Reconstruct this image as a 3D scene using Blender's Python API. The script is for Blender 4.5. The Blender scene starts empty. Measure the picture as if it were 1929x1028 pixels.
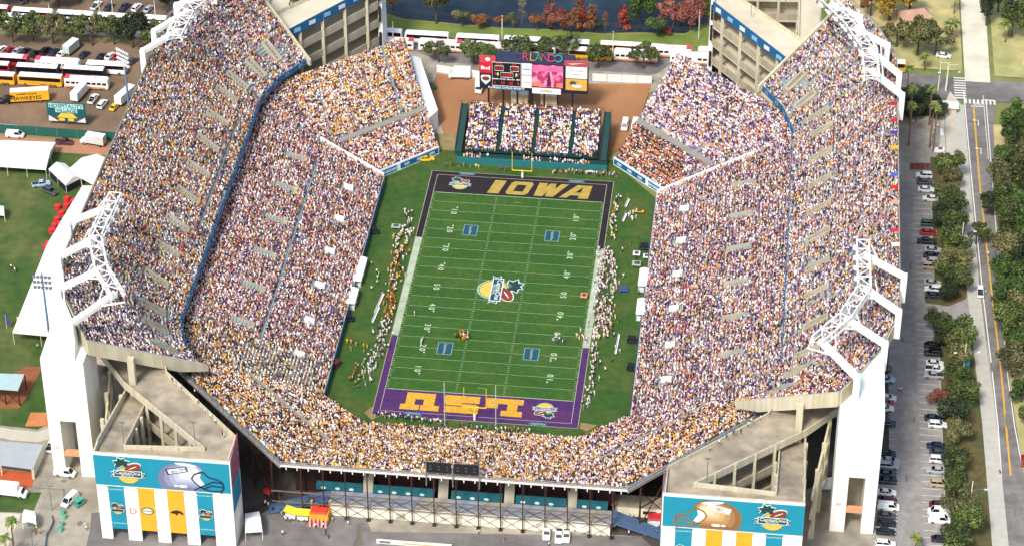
import bpy, math, random
import numpy as np
from mathutils import Vector, Matrix
random.seed(7); RNG = np.random.default_rng(7)
sc = bpy.context.scene; col = sc.collection
R = math.radians

# ------------------------------------------------------------ camera
CAMP = (67.6, -579.0, 418.39); AZ, PT, RL, FPX = -.1107, .6158, .0009, 5012.0
_f = np.array([math.sin(AZ)*math.cos(PT), math.cos(AZ)*math.cos(PT), -math.sin(PT)])
_r = np.array([math.cos(AZ), -math.sin(AZ), 0.]); _u = np.cross(_r, _f)
_r2 = math.cos(RL)*_r + math.sin(RL)*_u; _u2 = -math.sin(RL)*_r + math.cos(RL)*_u
cam = bpy.data.cameras.new('camera'); camo = bpy.data.objects.new('camera', cam); col.objects.link(camo)
cam.sensor_width = 36; cam.lens = 36*FPX/1929.; cam.clip_start = 5; cam.clip_end = 9000
camo.matrix_world = Matrix(((_r2[0], _u2[0], -_f[0], CAMP[0]), (_r2[1], _u2[1], -_f[1], CAMP[1]), (_r2[2], _u2[2], -_f[2], CAMP[2]), (0, 0, 0, 1)))
sc.camera = camo
def G(x, y, z=0.):
    """point of the world at height z that the photo shows at pixel (x, y): used to survey where things stand"""
    d = _f + (x-964.5)/FPX*_r2 - (y-514)/FPX*_u2
    t = (z-CAMP[2])/d[2]
    return (CAMP[0]+t*d[0], CAMP[1]+t*d[1], z)
# ------------------------------------------------------------ light
SUN_EL, SUN_AZ = R(50), R(200)      # azimuth clockwise from +Y: light comes from behind-left of the camera
w = bpy.data.worlds.new('World'); sc.world = w; w.use_nodes = True
nt = w.node_tree; sky = nt.nodes.new('ShaderNodeTexSky'); sky.sky_type = 'NISHITA'; sky.sun_disc = False
sky.sun_elevation = SUN_EL; sky.sun_rotation = SUN_AZ
sky.air_density = 1.0; sky.dust_density = 3.0; sky.ozone_density = 1.0
bg = nt.nodes['Background']; bg.inputs[1].default_value = 0.15
nt.links.new(sky.outputs[0], bg.inputs[0])
sl = bpy.data.lights.new('sun', 'SUN'); sl.energy = 2.5; sl.angle = R(11.0); sl.color = (1, .96, .9)
so = bpy.data.objects.new('sun', sl); col.objects.link(so)
sd = Vector((math.sin(SUN_AZ)*math.cos(SUN_EL), math.cos(SUN_AZ)*math.cos(SUN_EL), math.sin(SUN_EL)))
so.rotation_euler = sd.to_track_quat('Z', 'Y').to_euler(); so.location = (0, -300, 300)
vs = sc.view_settings; vs.view_transform = 'Standard'; vs.look = 'None'; vs.exposure = 0.5; vs.gamma = 1.0; vs.use_curve_mapping = False

# ------------------------------------------------------------ materials
def lin(c):
    if isinstance(c, str): c = tuple(int(c[i:i+2], 16)/255. for i in (0, 2, 4))
    return tuple(((v+.055)/1.055)**2.4 if v > .04045 else v/12.92 for v in c)
def mat(name, c, rough=.75, var=.12, scale=.35, metal=0., emit=0., c2=None, scale2=None, coat=0., detail=4, alpha=1., streak=False):
    """principled material whose colour wanders a little with a noise in object space; c2 = second colour of larger patches"""
    m = bpy.data.materials.new(name); m.use_nodes = True; n = m.node_tree; b = n.nodes['Principled BSDF']
    c = lin(c); b.inputs['Roughness'].default_value = rough; b.inputs['Metallic'].default_value = metal
    if coat: b.inputs['Coat Weight'].default_value = coat
    tc = n.nodes.new('ShaderNodeTexCoord')
    no = n.nodes.new('ShaderNodeTexNoise'); no.inputs['Scale'].default_value = scale; no.inputs['Detail'].default_value = detail
    if streak:
        mp_ = n.nodes.new('ShaderNodeMapping'); mp_.inputs['Scale'].default_value = (1, 1, .06); n.links.new(tc.outputs['Object'], mp_.inputs[0]); n.links.new(mp_.outputs[0], no.inputs['Vector'])
    else: n.links.new(tc.outputs['Object'], no.inputs['Vector'])
    src = None
    rgb = n.nodes.new('ShaderNodeRGB'); rgb.outputs[0].default_value = (*c, 1); src = rgb.outputs[0]
    if c2 is not None:
        no2 = n.nodes.new('ShaderNodeTexNoise'); no2.inputs['Scale'].default_value = scale2 or scale*.2; no2.inputs['Detail'].default_value = 5
        n.links.new(tc.outputs['Object'], no2.inputs['Vector'])
        rp = n.nodes.new('ShaderNodeValToRGB'); rp.color_ramp.elements[0].position = .42; rp.color_ramp.elements[1].position = .62
        n.links.new(no2.outputs['Fac'], rp.inputs[0])
        mx = n.nodes.new('ShaderNodeMix'); mx.data_type = 'RGBA'; mx.inputs[7].default_value = (*lin(c2), 1)
        n.links.new(rp.outputs[0], mx.inputs[0]); n.links.new(src, mx.inputs[6]); src = mx.outputs[2]
    mr = n.nodes.new('ShaderNodeMapRange'); mr.inputs[1].default_value = .3; mr.inputs[2].default_value = .7
    mr.inputs[3].default_value = 1-var; mr.inputs[4].default_value = 1+var
    n.links.new(no.outputs['Fac'], mr.inputs[0])
    vm = n.nodes.new('ShaderNodeVectorMath'); vm.operation = 'SCALE'
    n.links.new(src, vm.inputs[0]); n.links.new(mr.outputs[0], vm.inputs['Scale'])
    n.links.new(vm.outputs[0], b.inputs['Base Color'])
    if emit:
        b.inputs['Emission Strength'].default_value = emit; n.links.new(vm.outputs[0], b.inputs['Emission Color'])
    return m
def attrmat(name, rough=.85, tint=(1, 1, 1)):
    m = bpy.data.materials.new(name); m.use_nodes = True; n = m.node_tree; b = n.nodes['Principled BSDF']
    b.inputs['Roughness'].default_value = rough
    a = n.nodes.new('ShaderNodeAttribute'); a.attribute_name = 'Col'
    mx = n.nodes.new('ShaderNodeVectorMath'); mx.operation = 'MULTIPLY'; mx.inputs[1].default_value = tint
    n.links.new(a.outputs['Color'], mx.inputs[0]); n.links.new(mx.outputs[0], b.inputs['Base Color'])
    return m
MT = {}
def M(key):
    if key not in MT:
        MT[key] = mat('paint_'+key, key)
    return MT[key]

# ------------------------------------------------------------ objects
def tag(o, label=None, cat=None, group=None, kind=None):
    if label: o['label'] = label
    if cat: o['category'] = cat
    if group: o['group'] = group
    if kind: o['kind'] = kind
    return o
def thing(name, label, cat, loc=(0, 0, 0), rz=0., group=None, kind=None):
    o = bpy.data.objects.new(name, None); col.objects.link(o); o.location = loc; o.rotation_euler = (0, 0, rz); o.empty_display_size = .5
    return tag(o, label, cat, group, kind)
class MB:
    def __init__(s): s.v = []; s.f = []; s.m = []
    def add(s, vs, fs, mi=0):
        b = len(s.v); s.v += [tuple(map(float, p)) for p in vs]; s.f += [tuple(b+i for i in f) for f in fs]; s.m += [mi]*len(fs); return s
    def quad(s, a, b, c, d, mi=0): return s.add([a, b, c, d], [(0, 1, 2, 3)], mi)
    def poly(s, ps, mi=0): return s.add(ps, [tuple(range(len(ps)))], mi)
    def box(s, c, d, rz=0., mi=0, top=1., topy=None):
        """box with base centre c and size d; top scales the upper face"""
        cx, cy, cz = c; x, y, z = d[0]/2, d[1]/2, d[2]; ty = top if topy is None else topy
        ca, sa = math.cos(rz), math.sin(rz); vs = []
        for zz, kx, ky in ((0, 1, 1), (z, top, ty)):
            for sx, sy in ((-1, -1), (1, -1), (1, 1), (-1, 1)):
                px, py = sx*x*kx, sy*y*ky; vs.append((cx+px*ca-py*sa, cy+px*sa+py*ca, cz+zz))
        return s.add(vs, [(3, 2, 1, 0), (4, 5, 6, 7), (0, 1, 5, 4), (1, 2, 6, 5), (2, 3, 7, 6), (3, 0, 4, 7)], mi)
    def prism(s, base, top, mi=0):
        """closed solid between two polygons with the same number of points"""
        n = len(base); fs = [tuple(range(n))[::-1], tuple(range(n, 2*n))] + [(i, (i+1) % n, n+(i+1) % n, n+i) for i in range(n)]
        return s.add(list(base)+list(top), fs, mi)
    def flat(s, pts, z0, z1, mi=0): return s.prism([(p[0], p[1], z0) for p in pts], [(p[0], p[1], z1) for p in pts], mi)
    def beam(s, p, q, w, h, mi=0):
        """bar from p to q, w wide and h high, centred on the line"""
        p = Vector(p); q = Vector(q); d = (q-p).normalized()
        a = d.cross(Vector((0, 0, 1))); a = a.normalized() if a.length > 1e-4 else Vector((1, 0, 0)); b = a.cross(d).normalized()
        vs = [e+a*sx*w/2+b*sy*h/2 for e in (p, q) for sx, sy in ((-1, -1), (1, -1), (1, 1), (-1, 1))]
        return s.add(vs, [(3, 2, 1, 0), (4, 5, 6, 7), (0, 1, 5, 4), (1, 2, 6, 5), (2, 3, 7, 6), (3, 0, 4, 7)], mi)
    def cyl(s, p, q, r0, r1=None, n=8, mi=0):
        r1 = r0 if r1 is None else r1; p = Vector(p); q = Vector(q); d = (q-p).normalized()
        a = d.cross(Vector((0, 0, 1))); a = a.normalized() if a.length > 1e-4 else Vector((1, 0, 0)); b = a.cross(d).normalized()
        vs = [e+a*r*math.cos(2*math.pi*i/n)+b*r*math.sin(2*math.pi*i/n) for e, r in ((p, r0), (q, r1)) for i in range(n)]
        return s.add(vs, [tuple(range(n))[::-1], tuple(range(n, 2*n))] + [(i, (i+1) % n, n+(i+1) % n, n+i) for i in range(n)], mi)
    def build(s, name, mats, parent=None, label=None, smooth=False):
        me = bpy.data.meshes.new(name); me.from_pydata(s.v, [], s.f); mats = mats if isinstance(mats, (list, tuple)) else [mats]
        for m in mats: me.materials.append(m)
        me.polygons.foreach_set('material_index', s.m)
        if smooth: me.polygons.foreach_set('use_smooth', [True]*len(s.f))
        me.update(); o = bpy.data.objects.new(name, me); col.objects.link(o)
        if parent: o.parent = parent
        if label: o['label'] = label
        return o
def kids(o): return [c for c in bpy.data.objects if c.parent == o]
_kid = {}
def copy_tree(o, parent=None):
    c = o.copy(); col.objects.link(c)
    if parent: c.parent = parent
    if o.name not in _kid: _kid[o.name] = kids(o)
    for k in _kid[o.name]: copy_tree(k, c)
    return c
def relabel(o, label, group=None): o['label'] = label; (group and tag(o, group=group)); return o
def ground(name, pts, z, m, lift=.0, cell=None):
    """flat sheet of ground, corners in world metres"""
    mb = MB(); mb.poly([(p[0], p[1], z) for p in pts]); o = mb.build(name, m); tag(o, kind='structure'); return o
def gp(*pp): return [G(x, y)[:2] for x, y in pp]

def text_mesh(txt, size, m, parent, name, depth=.02, font_scale=(1, 1), align='CENTER', bold=0.):
    """lettering as real geometry lying in its own XY plane, thickness along +Z"""
    cu = bpy.data.curves.new(name, 'FONT'); cu.body = txt; cu.size = size; cu.align_x = align; cu.align_y = 'CENTER'; cu.extrude = depth/2; cu.offset = bold; cu.resolution_u = 3
    t = bpy.data.objects.new('tmp', cu); col.objects.link(t)
    dg = bpy.context.evaluated_depsgraph_get(); me = bpy.data.meshes.new_from_object(t.evaluated_get(dg)); col.objects.unlink(t); bpy.data.objects.remove(t)
    me.materials.clear(); me.materials.append(m); me.name = name
    me.transform(Matrix.Diagonal((font_scale[0], font_scale[1], 1, 1)))
    o = bpy.data.objects.new(name, me); col.objects.link(o); o.parent = parent
    return o
def facing(loc, right, up):
    """matrix putting local X along right, local Y along up"""
    r_ = Vector(right).normalized(); u_ = Vector(up).normalized(); n_ = r_.cross(u_)
    return Matrix(((r_[0], u_[0], n_[0], loc[0]), (r_[1], u_[1], n_[1], loc[1]), (r_[2], u_[2], n_[2], loc[2]), (0, 0, 0, 1)))

# the material book
asphalt = mat('asphalt', '6b6764', .9, .2, .3, c2='7d7975', scale2=.05, detail=9)
asphalt_lot = mat('lot_asphalt', '8c8985', .9, .18, .5, c2='9a9691', scale2=.06, detail=9)
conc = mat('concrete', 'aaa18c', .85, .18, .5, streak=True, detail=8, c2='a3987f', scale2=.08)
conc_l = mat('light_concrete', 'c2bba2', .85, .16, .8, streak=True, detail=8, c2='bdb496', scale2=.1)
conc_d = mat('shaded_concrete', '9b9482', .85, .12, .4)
plaza_m = mat('plaza_concrete', '9d9787', .85, .2, .3, c2='878072', scale2=.07, detail=9)
walk_m = mat('sidewalk_concrete', 'b5b2a6', .85, .08, .5)
deck_m = mat('ramp_deck_concrete', 'a69a84', .85, .22, .35, c2='8e8371', scale2=.16, detail=8)
white_m = mat('white_painted_steel', 'e8e9e4', .5, .03, .5)
whitewall = mat('white_painted_concrete', 'e9e8e0', .7, .07, .9, streak=True, detail=6)
seat_m = mat('grey_green_seating_concrete', '8f9a96', .8, .12, .6)
rust_m = mat('dark_red_steel', '3a1e1a', .6, .2, 2)
dark_m = mat('dark_steel', '26211f', .6, .1, 1)
blue_m = mat('blue_banner_cloth', '165a86', .6, .08, .5)
teal_m = mat('teal_banner_cloth', '0b87a0', .6, .03, .3)
tealsign = mat('teal_awning', '0a5560', .6, .06, .5)
bluefloor = mat('blue_painted_floor', '6f8fb8', .7, .1, .5)
cream_m = mat('cream_wall', 'e6e0c4', .8, .05, .4)
glass_m = mat('dark_window_glass', '14181d', .08, .05, 1)
tyre_m = mat('black_rubber', '151515', .8, .05, 3)
rim_m = mat('wheel_rim', 'b5b5b5', .35, .05, 3, metal=.8)
lamp_m = mat('headlight_glass', 'e2e2d8', .15, .02, 3)
tail_m = mat('tail_light_plastic', '9a1a1a', .3, .02, 3)
green_board = mat('green_bleacher_paint', '123a37', .6, .1, .6)
yellow_m = mat('yellow_paint', 'e8c21e', .5, .03, 1)
gold_m = mat('gold_field_paint', 'ab9444', .9, .10, .8, c2='a08638', scale2=.5)
wline = mat('white_field_paint', '93a882', .9, .3, 1.6, detail=6)
tent_m = mat('white_tent_fabric', 'f1f1ee', .6, .02, .5)
bark_m = mat('bark', '5b4a3c', .9, .25, 3)
palmbark = mat('palm_bark', '7d6152', .9, .25, 2)
metal_m = mat('galvanised_steel', '8d979c', .4, .08, 2, metal=.6)
dirt_m = mat('red_brown_dirt', 'a0714a', .95, .12, .12, c2='8c6040', scale2=.06, detail=8)
# ============================================================ GROUND
def ell0(n=16): return [(math.cos(6.2832*i/n), math.sin(6.2832*i/n)) for i in range(n)]
grass_base = mat('dry_grass', '6f7a45', .95, .18, .15, c2='877b4d', scale2=.02, detail=8)
lawn_m = mat('lawn', '36521a', .95, .26, .3, c2='586030', scale2=.06, detail=9)
bank_m = mat('bank_grass', '6d7c34', .95, .14, .2, c2='5d6f2c', scale2=.06, detail=8)
turf_m = mat('sideline_turf', '2c5012', .95, .22, .5, c2='43561c', scale2=.10, detail=8)
field_m = mat('playing_turf', '2a5110', .95, .18, .7, c2='375715', scale2=.09, detail=8)
lotdirt = mat('dirt_parking_ground', '7c6650', .95, .18, .15, c2='665642', scale2=.05, detail=8)
yard_m = mat('bare_park_ground', 'b8a972', .95, .2, .2, c2='9a9a62', scale2=.04, detail=8)
mulch_m = mat('strip_mulch', '5f5230', .95, .3, .6, c2='47552a', scale2=.15, detail=9)
water = mat('lake_water', '15222c', .4, .25, .35, c2='22333e', scale2=.05, detail=8)
track_m = mat('running_track', 'a8785c', .9, .08, .5)
brick_m = mat('brick_paving', '6e3b34', .9, .15, 1)
apron_m = mat('entrance_apron', 'bcb6a4', .85, .08, .3)
pale_m = mat('overexposed_road', 'd6d2bc', .9, .08, .25, c2='c4c0aa', scale2=.06)  # paleness is the side street's overexposure put into the colour
ground('terrain', [(-1500, -700), (1500, -700), (1500, 2500), (-1500, 2500)], -.30, grass_base)
ground('lake', [(-58, 146)] + gp((700, 14), (760, 34), (860, 44), (955, 52), (1040, 54), (1130, 62), (1200, 60), (1290, 62), (1345, 34)) + [(72, 172), (120, 190), (140, 600), (-300, 600), (-120, 190)], -.10, water)
ground('lake_bank', gp((-160, -30), (300, -30), (700, 26), (760, 38), (860, 47), (955, 55), (1040, 57), (1130, 65), (1200, 64), (1290, 66), (1345, 40), (1420, 12), (1560, -20), (1720, -20), (1700, 118), (1340, 100), (700, 66), (-160, 30)), -.09, bank_m)
ground('park_ground', [(108, 130), (127, 130), (127, 300), (70, 300), (70, 200)], -.05, yard_m)
ground('park_ground', [(136.6, 128), (400, 128), (400, 400), (136.6, 400)], -.05, yard_m)
ground('dirt_lot', [(-400, 125), (-400, 66), (-100, 66), (-100, 118), (-128, 118)], -.08, lotdirt)
ground('dirt_lot', [(-400, 170), (-400, 131), (-110, 131), (-110, 170)], -.07, lotdirt)
ground('road', [(-700, 121), (-700, 134), (-60, 131), (60, 131), (130, 125), (800, 127), (800, 112), (138, 113), (126, 113), (60, 116.5), (-60, 116.5), (-128, 121)], -.05, asphalt)
ground('avenue', [(126.8, 113.2), (126.8, 90), (128.5, 20), (131, -44), (132.6, -110), (133.5, -220), (142, -220), (139, -110), (136.8, -60), (134.7, -19), (135.2, 98), (136.2, 113)], -.04, mat('avenue_asphalt', '7d7975', .9, .18, .6, c2='6b6764', scale2=.12, detail=8))
ground('avenue', [(127.6, 124), (135.2, 124), (135.8, 420), (126.6, 420)], -.035, pale_m)
ground('road_shoulder', [(134.9, 100), (140, 100), (140, -200), (138.2, -110), (136.6, -60), (134.6, -19)], -.045, yard_m)
ground('roadside_verge', [(139.2, 110), (400, 110), (400, -260), (143, -260), (139.6, -60), (139, -19)], -.03, mulch_m)
ground('sidewalk', [(123.9, 110), (126.7, 110), (128.4, 20), (130.9, -44), (132.5, -110), (133.4, -220), (129.5, -220), (128.6, -110), (127.4, -44), (125, 18), (124.6, 60)], .05, walk_m)
uf_m = mat('shade_painted_underfloor', '4d4841', .9, .25, .3, c2='3b3732', scale2=.08, detail=8)  # ground darkened in colour to paint in the shade below the decks
for sg in (-1, 1): ground('stadium_shade_floor', [(sg*x_, y_) for x_, y_ in [(0, -96), (45, -96), (52, -104), (80, -98), (84, -74), (103, -60), (104, -56), (104, 72), (78, 112), (40, 106), (28, 74), (25.5, 66), (41, 51), (39.4, 48), (39.4, -53), (27, -63.4), (0, -63.4)][::sg]], -.015, uf_m)
ground('parking_lot', [(100, 66), (117.3, 66), (116.6, 6), (118.2, -62), (119.5, -220), (96, -220)], -.06, asphalt_lot)
ground('tree_strip', [(116.4, 80), (124.4, 80), (124.9, 10.5), (120, 6.5), (114, 7.5), (113.6, 10), (116.4, 10.5)], .02, mulch_m)
ground('tree_strip', [(117.2, 2), (120, .5), (125.6, -12), (127.4, -44), (128.6, -110), (129.5, -220), (119, -220), (117.3, -62)], .02, mulch_m)
ground('driveway', [(112, 10), (124, 10), (128.6, 17), (129.6, -8), (124.5, -1), (112, 2)], -.045, asphalt_lot)
ground('plaza', [(104, 112), (124, 112), (123.9, 66), (104, 66)], -.035, plaza_m)
ground('brick_crossing', gp((1714, 307), (1752, 307), (1752, 320), (1714, 320)), -.03, brick_m)
ground('corner_pavement', gp((1775, 205), (1790, 172), (1812, 200), (1815, 235), (1812, 330), (1765, 330)), -.028, apron_m)
ground('planting_bed', gp((1694, 165), (1735, 162), (1775, 200), (1780, 220), (1690, 218)), -.02, mulch_m)
ground('end_zone_dirt', gp((822, 138), (905, 152), (1115, 158), (1228, 158), (1192, 262), (1150, 292), (865, 278), (835, 250), (812, 180)), -.03, dirt_m)
ground('north_forecourt', gp((765, 90), (835, 118), (1235, 140), (1270, 118), (1250, 165), (1225, 175), (822, 146), (850, 260), (815, 250), (775, 150)), -.045, plaza_m)
ground('playing_surround', [(-39.3, 48), (-39.3, -53), (-27, -63.4), (27, -63.4), (39.3, -53), (39.3, 49), (26, 66), (25, 68), (-25, 68), (-27, 66), (-39, 52)], .0, turf_m)
ground('dirt_patch', gp((826, 252), (866, 250), (858, 300), (845, 312), (832, 300)), -.02, mat('worn_sand', '8a7b55', .95, .2, .4))
ground('corner_sand', gp((686, 776), (704, 764), (722, 780), (700, 790)), .006, mat('corner_sand_soil', '8b7448', .95, .2, .4))
ground('corner_sand', gp((1092, 806), (1094, 795), (1125, 800), (1106, 812)), .006, mat('corner_bare_soil', '8b7448', .95, .2, .4))
ground('south_plaza', [(-300, -66), (-88, -66), (-88, -60), (100, -60), (100, -300), (-300, -300)], -.055, plaza_m)
ground('service_road', gp((170, 995), (172, 965), (455, 930), (660, 905), (700, 1000), (1230, 1010), (1240, 1080), (150, 1080)), -.04, asphalt)
ground('running_track', [(-500, -53), (-106, -53), (-106, -60), (-500, -60)], -.035, track_m)
ground('lawn', [(-500, 56.5), (-104, 56.5), (-104, -53), (-500, -53)], -.045, lawn_m)
ground('running_track', [(-500, 62.5), (-112, 61), (-108, 54), (-500, 56.5)], -.033, track_m)
ground('grass_patch', gp((0, 745), (60, 690), (108, 700), (112, 790), (70, 808), (0, 800)), -.03, lawn_m)
ground('clay_pit', gp((58, 776), (106, 776), (106, 802), (47, 802)), -.02, mat('orange_clay', 'c07a4a', .95, .15, .4))
ground('clay_pit', gp((84, 697), (104, 697), (100, 718), (80, 718)), -.02, mat('pale_orange_clay', 'c08a5a', .95, .15, .4))
ground('red_infield', gp((0, 715), (50, 690), (80, 690), (52, 745), (36, 768), (0, 768)), -.025, mat('red_clay', '8e5636', .95, .15, .4))
ground('curved_path', gp((-20, 800), (25, 808), (70, 812), (118, 800), (118, 820), (70, 832), (20, 828), (-20, 818)), -.022, apron_m)
ground('grass_patch', gp((-40, 930), (78, 926), (62, 965), (-40, 962)), -.03, lawn_m)
ground('sand_strip', gp((-40, 964), (40, 966), (10, 1040), (-40, 1040)), -.045, apron_m)
# road markings: thin painted strips
def strip(name, pts, wd, m, z=-.02):
    mb = MB()
    for (a, b) in zip(pts[:-1], pts[1:]):
        a = Vector((a[0], a[1], 0)); b = Vector((b[0], b[1], 0)); n = (b-a).normalized().cross(Vector((0, 0, 1)))*wd/2
        mb.quad((*(a-n)[:2], z), (*(a+n)[:2], z), (*(b+n)[:2], z), (*(b-n)[:2], z))
    return tag(mb.build(name, m), kind='structure')
wpaint = mat('road_white_paint', 'e2e2d8', .8, .06, 1); ypaint = mat('road_yellow_paint', 'd8a52c', .8, .08, 1)
strip('road_edge_line', gp((1815, 170), (1832, 355), (1850, 540), (1868, 690), (1880, 800), (1896, 1028)), .28, wpaint)
strip('road_edge_line', gp((1858, 195), (1885, 540), (1896, 690), (1911, 800), (1926, 880)), .22, wpaint)
strip('road_centre_line', gp((1834, 200), (1845, 340), (1868, 550), (1886, 700), (1904, 895)), .42, ypaint)
strip('lane_line', gp((1852, 180), (1862, 300)), .15, wpaint)
cw = MB()
for i in range(9):
    p = G(1793+i*0, 134+i*8); cw.box((126.0, 125.6-i*1.45, -.024), (3.6, .55, .006))
for i in range(8): cw.box((127.5+i*1.22, 112.4-.0*i, -.024), (.5, 2.4, .006))
tag(cw.build('crosswalk', wpaint), kind='structure')
strip('stop_line', gp((1851, 188), (1875, 190)), .45, wpaint); strip('stop_line', gp((1829, 200), (1852, 201)), .45, wpaint)
def ground_word(name, txt, px, py, size, m):
    t = text_mesh(txt, size, m, None, name, .004, (1, 2.2)); x, y, _ = G(px, py); t.location = (x, y, -.012); return tag(t, kind='structure')
ground_word('road_lettering', 'ONLY', 1843, 196, 1.2, wpaint)
def arrow(px, py):
    x, y, _ = G(px, py); mb = MB(); mb.box((x, y, -.018), (.22, 3.2, .006)); mb.box((x-.5, y+1.5, -.018), (1.2, .22, .006)); mb.poly([(x-1.0, y+2.1, -.012), (x-1.7, y+1.5, -.012), (x-1.0, y+.9, -.012)])
    tag(mb.build('turn_arrow', wpaint), kind='structure')
for a in ((1843, 232), (1848, 285)): arrow(*a)
# parking bays
bay = MB()
for i in range(60):
    y = 58-i*2.62
    if not (0 < y < 11): bay.box((113.6+max(0, -y)*.008, y, -.05), (4.6, .12, .006))
    if y < -18: bay.box((102.6, y, -.05), (5.0, .12, .006))
tag(bay.build('parking_bay_lines', wpaint), kind='structure')
# seams of the plaza slabs and of the forecourt
jt = mat('slab_joint', '7e786b', .9, .1, 1); mb = MB()
for i in range(12): mb.box((-140+i*5, -96, -.052), (.12, 66, .004)) if i < 10 else None
for i in range(12): mb.box((-118, -70-i*5, -.0515), (50, .12, .004))
for i in range(6): mb.box((106+i*3, 89, -.032), (.1, 45, .004))
tag(mb.build('slab_joints', jt), kind='structure')
stain = mat('wet_stain', '6b6459', .7, .2, 1)
ground('damp_stain', gp((672, 984), (688, 984), (680, 1000), (684, 1025), (664, 1028), (672, 1005)), -.02, stain)
oil = mat('oil_and_tyre_marks', '726e6a', .85, .2, 2); rs_ = random.Random(3)
for px, py, a_, b_ in ((1876, 800, .5, 3.5), (1896, 790, .5, 4), (1868, 690, .45, 3), (1888, 930, .7, 3.2), (1912, 960, .7, 3.5), (1862, 600, .4, 3), (1846, 380, .4, 3), (1700, 640, .6, 1.6), (1715, 500, .5, 2.5), (1722, 790, .5, 1.4), (1708, 900, .5, 2.2), (1000, 1012, 2.2, .7), (560, 1010, 1.6, .9), (120, 905, 1.2, .8), (150, 985, 1.0, 1.4), (1760, 270, .8, .4), (1735, 235, .7, .35), (1735, 255, .7, .35)):
    x_, y_, _ = G(px, py); ground('tyre_stain', [(x_+.5*a_*c_*(1+.5*rs_.random()), y_+.6*b_*d_*(1+.5*rs_.random())) for c_, d_ in ell0()], -.0145-.001*rs_.random(), oil)
# kerbs
kb = MB()
for a, b in (((126.75, 110), (128.45, 20)), ((128.45, 17), (128.45, 16)), ((129.7, -8), (130.95, -44)), ((130.95, -44), (132.55, -110)), ((132.55, -110), (133.45, -220)), ((116.4, 66), (116.4, 10.5)), ((117.2, 2), (117.3, -62)), ((117.3, -62), (119, -220))):
    kb.beam((a[0], a[1], -.02), (b[0], b[1], -.02), .18, .2)
tag(kb.build('kerb', walk_m), kind='structure')

# ============================================================ THE FIELD MARKINGS
HX, HY, GY, BD = 24.38, 54.86, 45.72, 1.83
def sheet(name, x0, y0, x1, y1, z, m): return ground(name, [(x0, y0), (x1, y0), (x1, y1), (x0, y1)], z, m)
black_p = mat('black_field_paint', '1c1519', .95, .15, .8, c2='221a20', scale2=.3)
purple_p = mat('purple_field_paint', '40205a', .95, .22, 1.2, c2='502555', scale2=.2)
pale_p = mat('pale_sideline_paint', 'a6b49a', .95, .10, .5, c2='96a78a', scale2=.3)
mow_a = mat('mown_turf_light', '2c5512', .95, .18, .7, c2='3a5a18', scale2=.09, detail=8)
Q = 22.86
sheet('playing_field', -HX, -GY, HX, GY, .02, field_m)
for i in range(10):
    sheet('mown_band', -HX, -GY+i*9.144, HX, -GY+i*9.144+4.572, .026, mow_a)
sheet('end_zone', -HX, GY, HX, HY, .026, black_p); sheet('end_zone', -HX, -HY, HX, -GY, .026, purple_p)
def frame(name, y0, y1, m):
    mb = MB(); s = 1 if y1 > 0 else -1; a, b = (y0, HY) if s > 0 else (-HY, y1)
    for x0 in (-HX-BD, HX): mb.quad((x0, a, .022), (x0+BD, a, .022), (x0+BD, b, .022), (x0, b, .022))
    if name == 'n': mb.quad((-HX-BD, HY, .022), (HX+BD, HY, .022), (HX+BD, HY+BD, .022), (-HX-BD, HY+BD, .022))
    if name == 's': mb.quad((-HX-BD, -HY-BD, .022), (HX+BD, -HY-BD, .022), (HX+BD, -HY, .022), (-HX-BD, -HY, .022))
    return tag(mb.build('field_border', m), kind='structure')
frame('n', Q, HY, black_p); frame('s', -HY, -Q, purple_p)
mb = MB()
for x0 in (-HX-BD, HX): mb.quad((x0, -Q, .022), (x0+BD, -Q, .022), (x0+BD, Q, .022), (x0, Q, .022))
tag(mb.build('field_border', pale_p), kind='structure')
ln = MB(); z = .036
def L(x0, y0, x1, y1, wd=.12, mbx=None):
    a = Vector((x0, y0, z)); b = Vector((x1, y1, z)); n = (b-a).normalized().cross(Vector((0, 0, 1)))*wd/2; (mbx or ln).quad(a-n, a+n, b+n, b-n)
for i in range(0, 21): L(-HX, -GY+i*4.572, HX, -GY+i*4.572, .11 if i % 20 else .26)
for i in range(101):
    y = -GY+i*.9144
    for x in (-HX, HX-.75): L(x, y, x+.75, y, .13)
    if i % 5:
        for x in (-6.45, 5.8): L(x, y, x+.65, y, .14)
tag(ln.build('yard_lines', wline), kind='structure')
bl = MB(); z = .034
tan = mat('outline_paint', 'a09a86', .95, .1, 1)
for s in (-1, 1):
    L(s*HX, -HY, s*HX, HY, .16, bl); L(s*(HX+BD), -HY-BD, s*(HX+BD), HY+BD, .16, bl); L(-HX, s*HY, HX, s*HY, .16, bl); L(-HX-BD, s*(HY+BD), HX+BD, s*(HY+BD), .16, bl)
tag(bl.build('field_outline', tan), kind='structure')
L2 = MB(); z = .036; L(-1, -GY+2.74, 1, -GY+2.74, .12, L2); L(-1, GY-2.74, 1, GY-2.74, .12, L2); tag(L2.build('try_lines', wline), kind='structure')
numpaint = mat('number_paint', 'b7c4a6', .9, .2, 1.5)
for k in range(-4, 5):
    n = 50-abs(k)*10; y = k*9.144
    for s in (-1, 1):
        t = text_mesh(str(n), 2.35, numpaint, None, 'yard_number', .004, (.95, 1), bold=.03)
        for v in t.data.vertices: v.co.x += (.28 if v.co.x > 0 else -.28)
        rt = (0, s, 0); up = (-s, 0, 0)
        t.matrix_world = facing((s*17.3, y, .036), rt, up); tag(t, kind='structure')
        if k:
            a = MB(); g = 1 if k > 0 else -1; a.poly([(s*16.6-.3, y+g*1.7, .036), (s*16.6+.3, y+g*1.7, .036), (s*16.6+.05, y+g*2.5, .036)][::g])
            tag(a.build('yard_arrow', numpaint), kind='structure')
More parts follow.
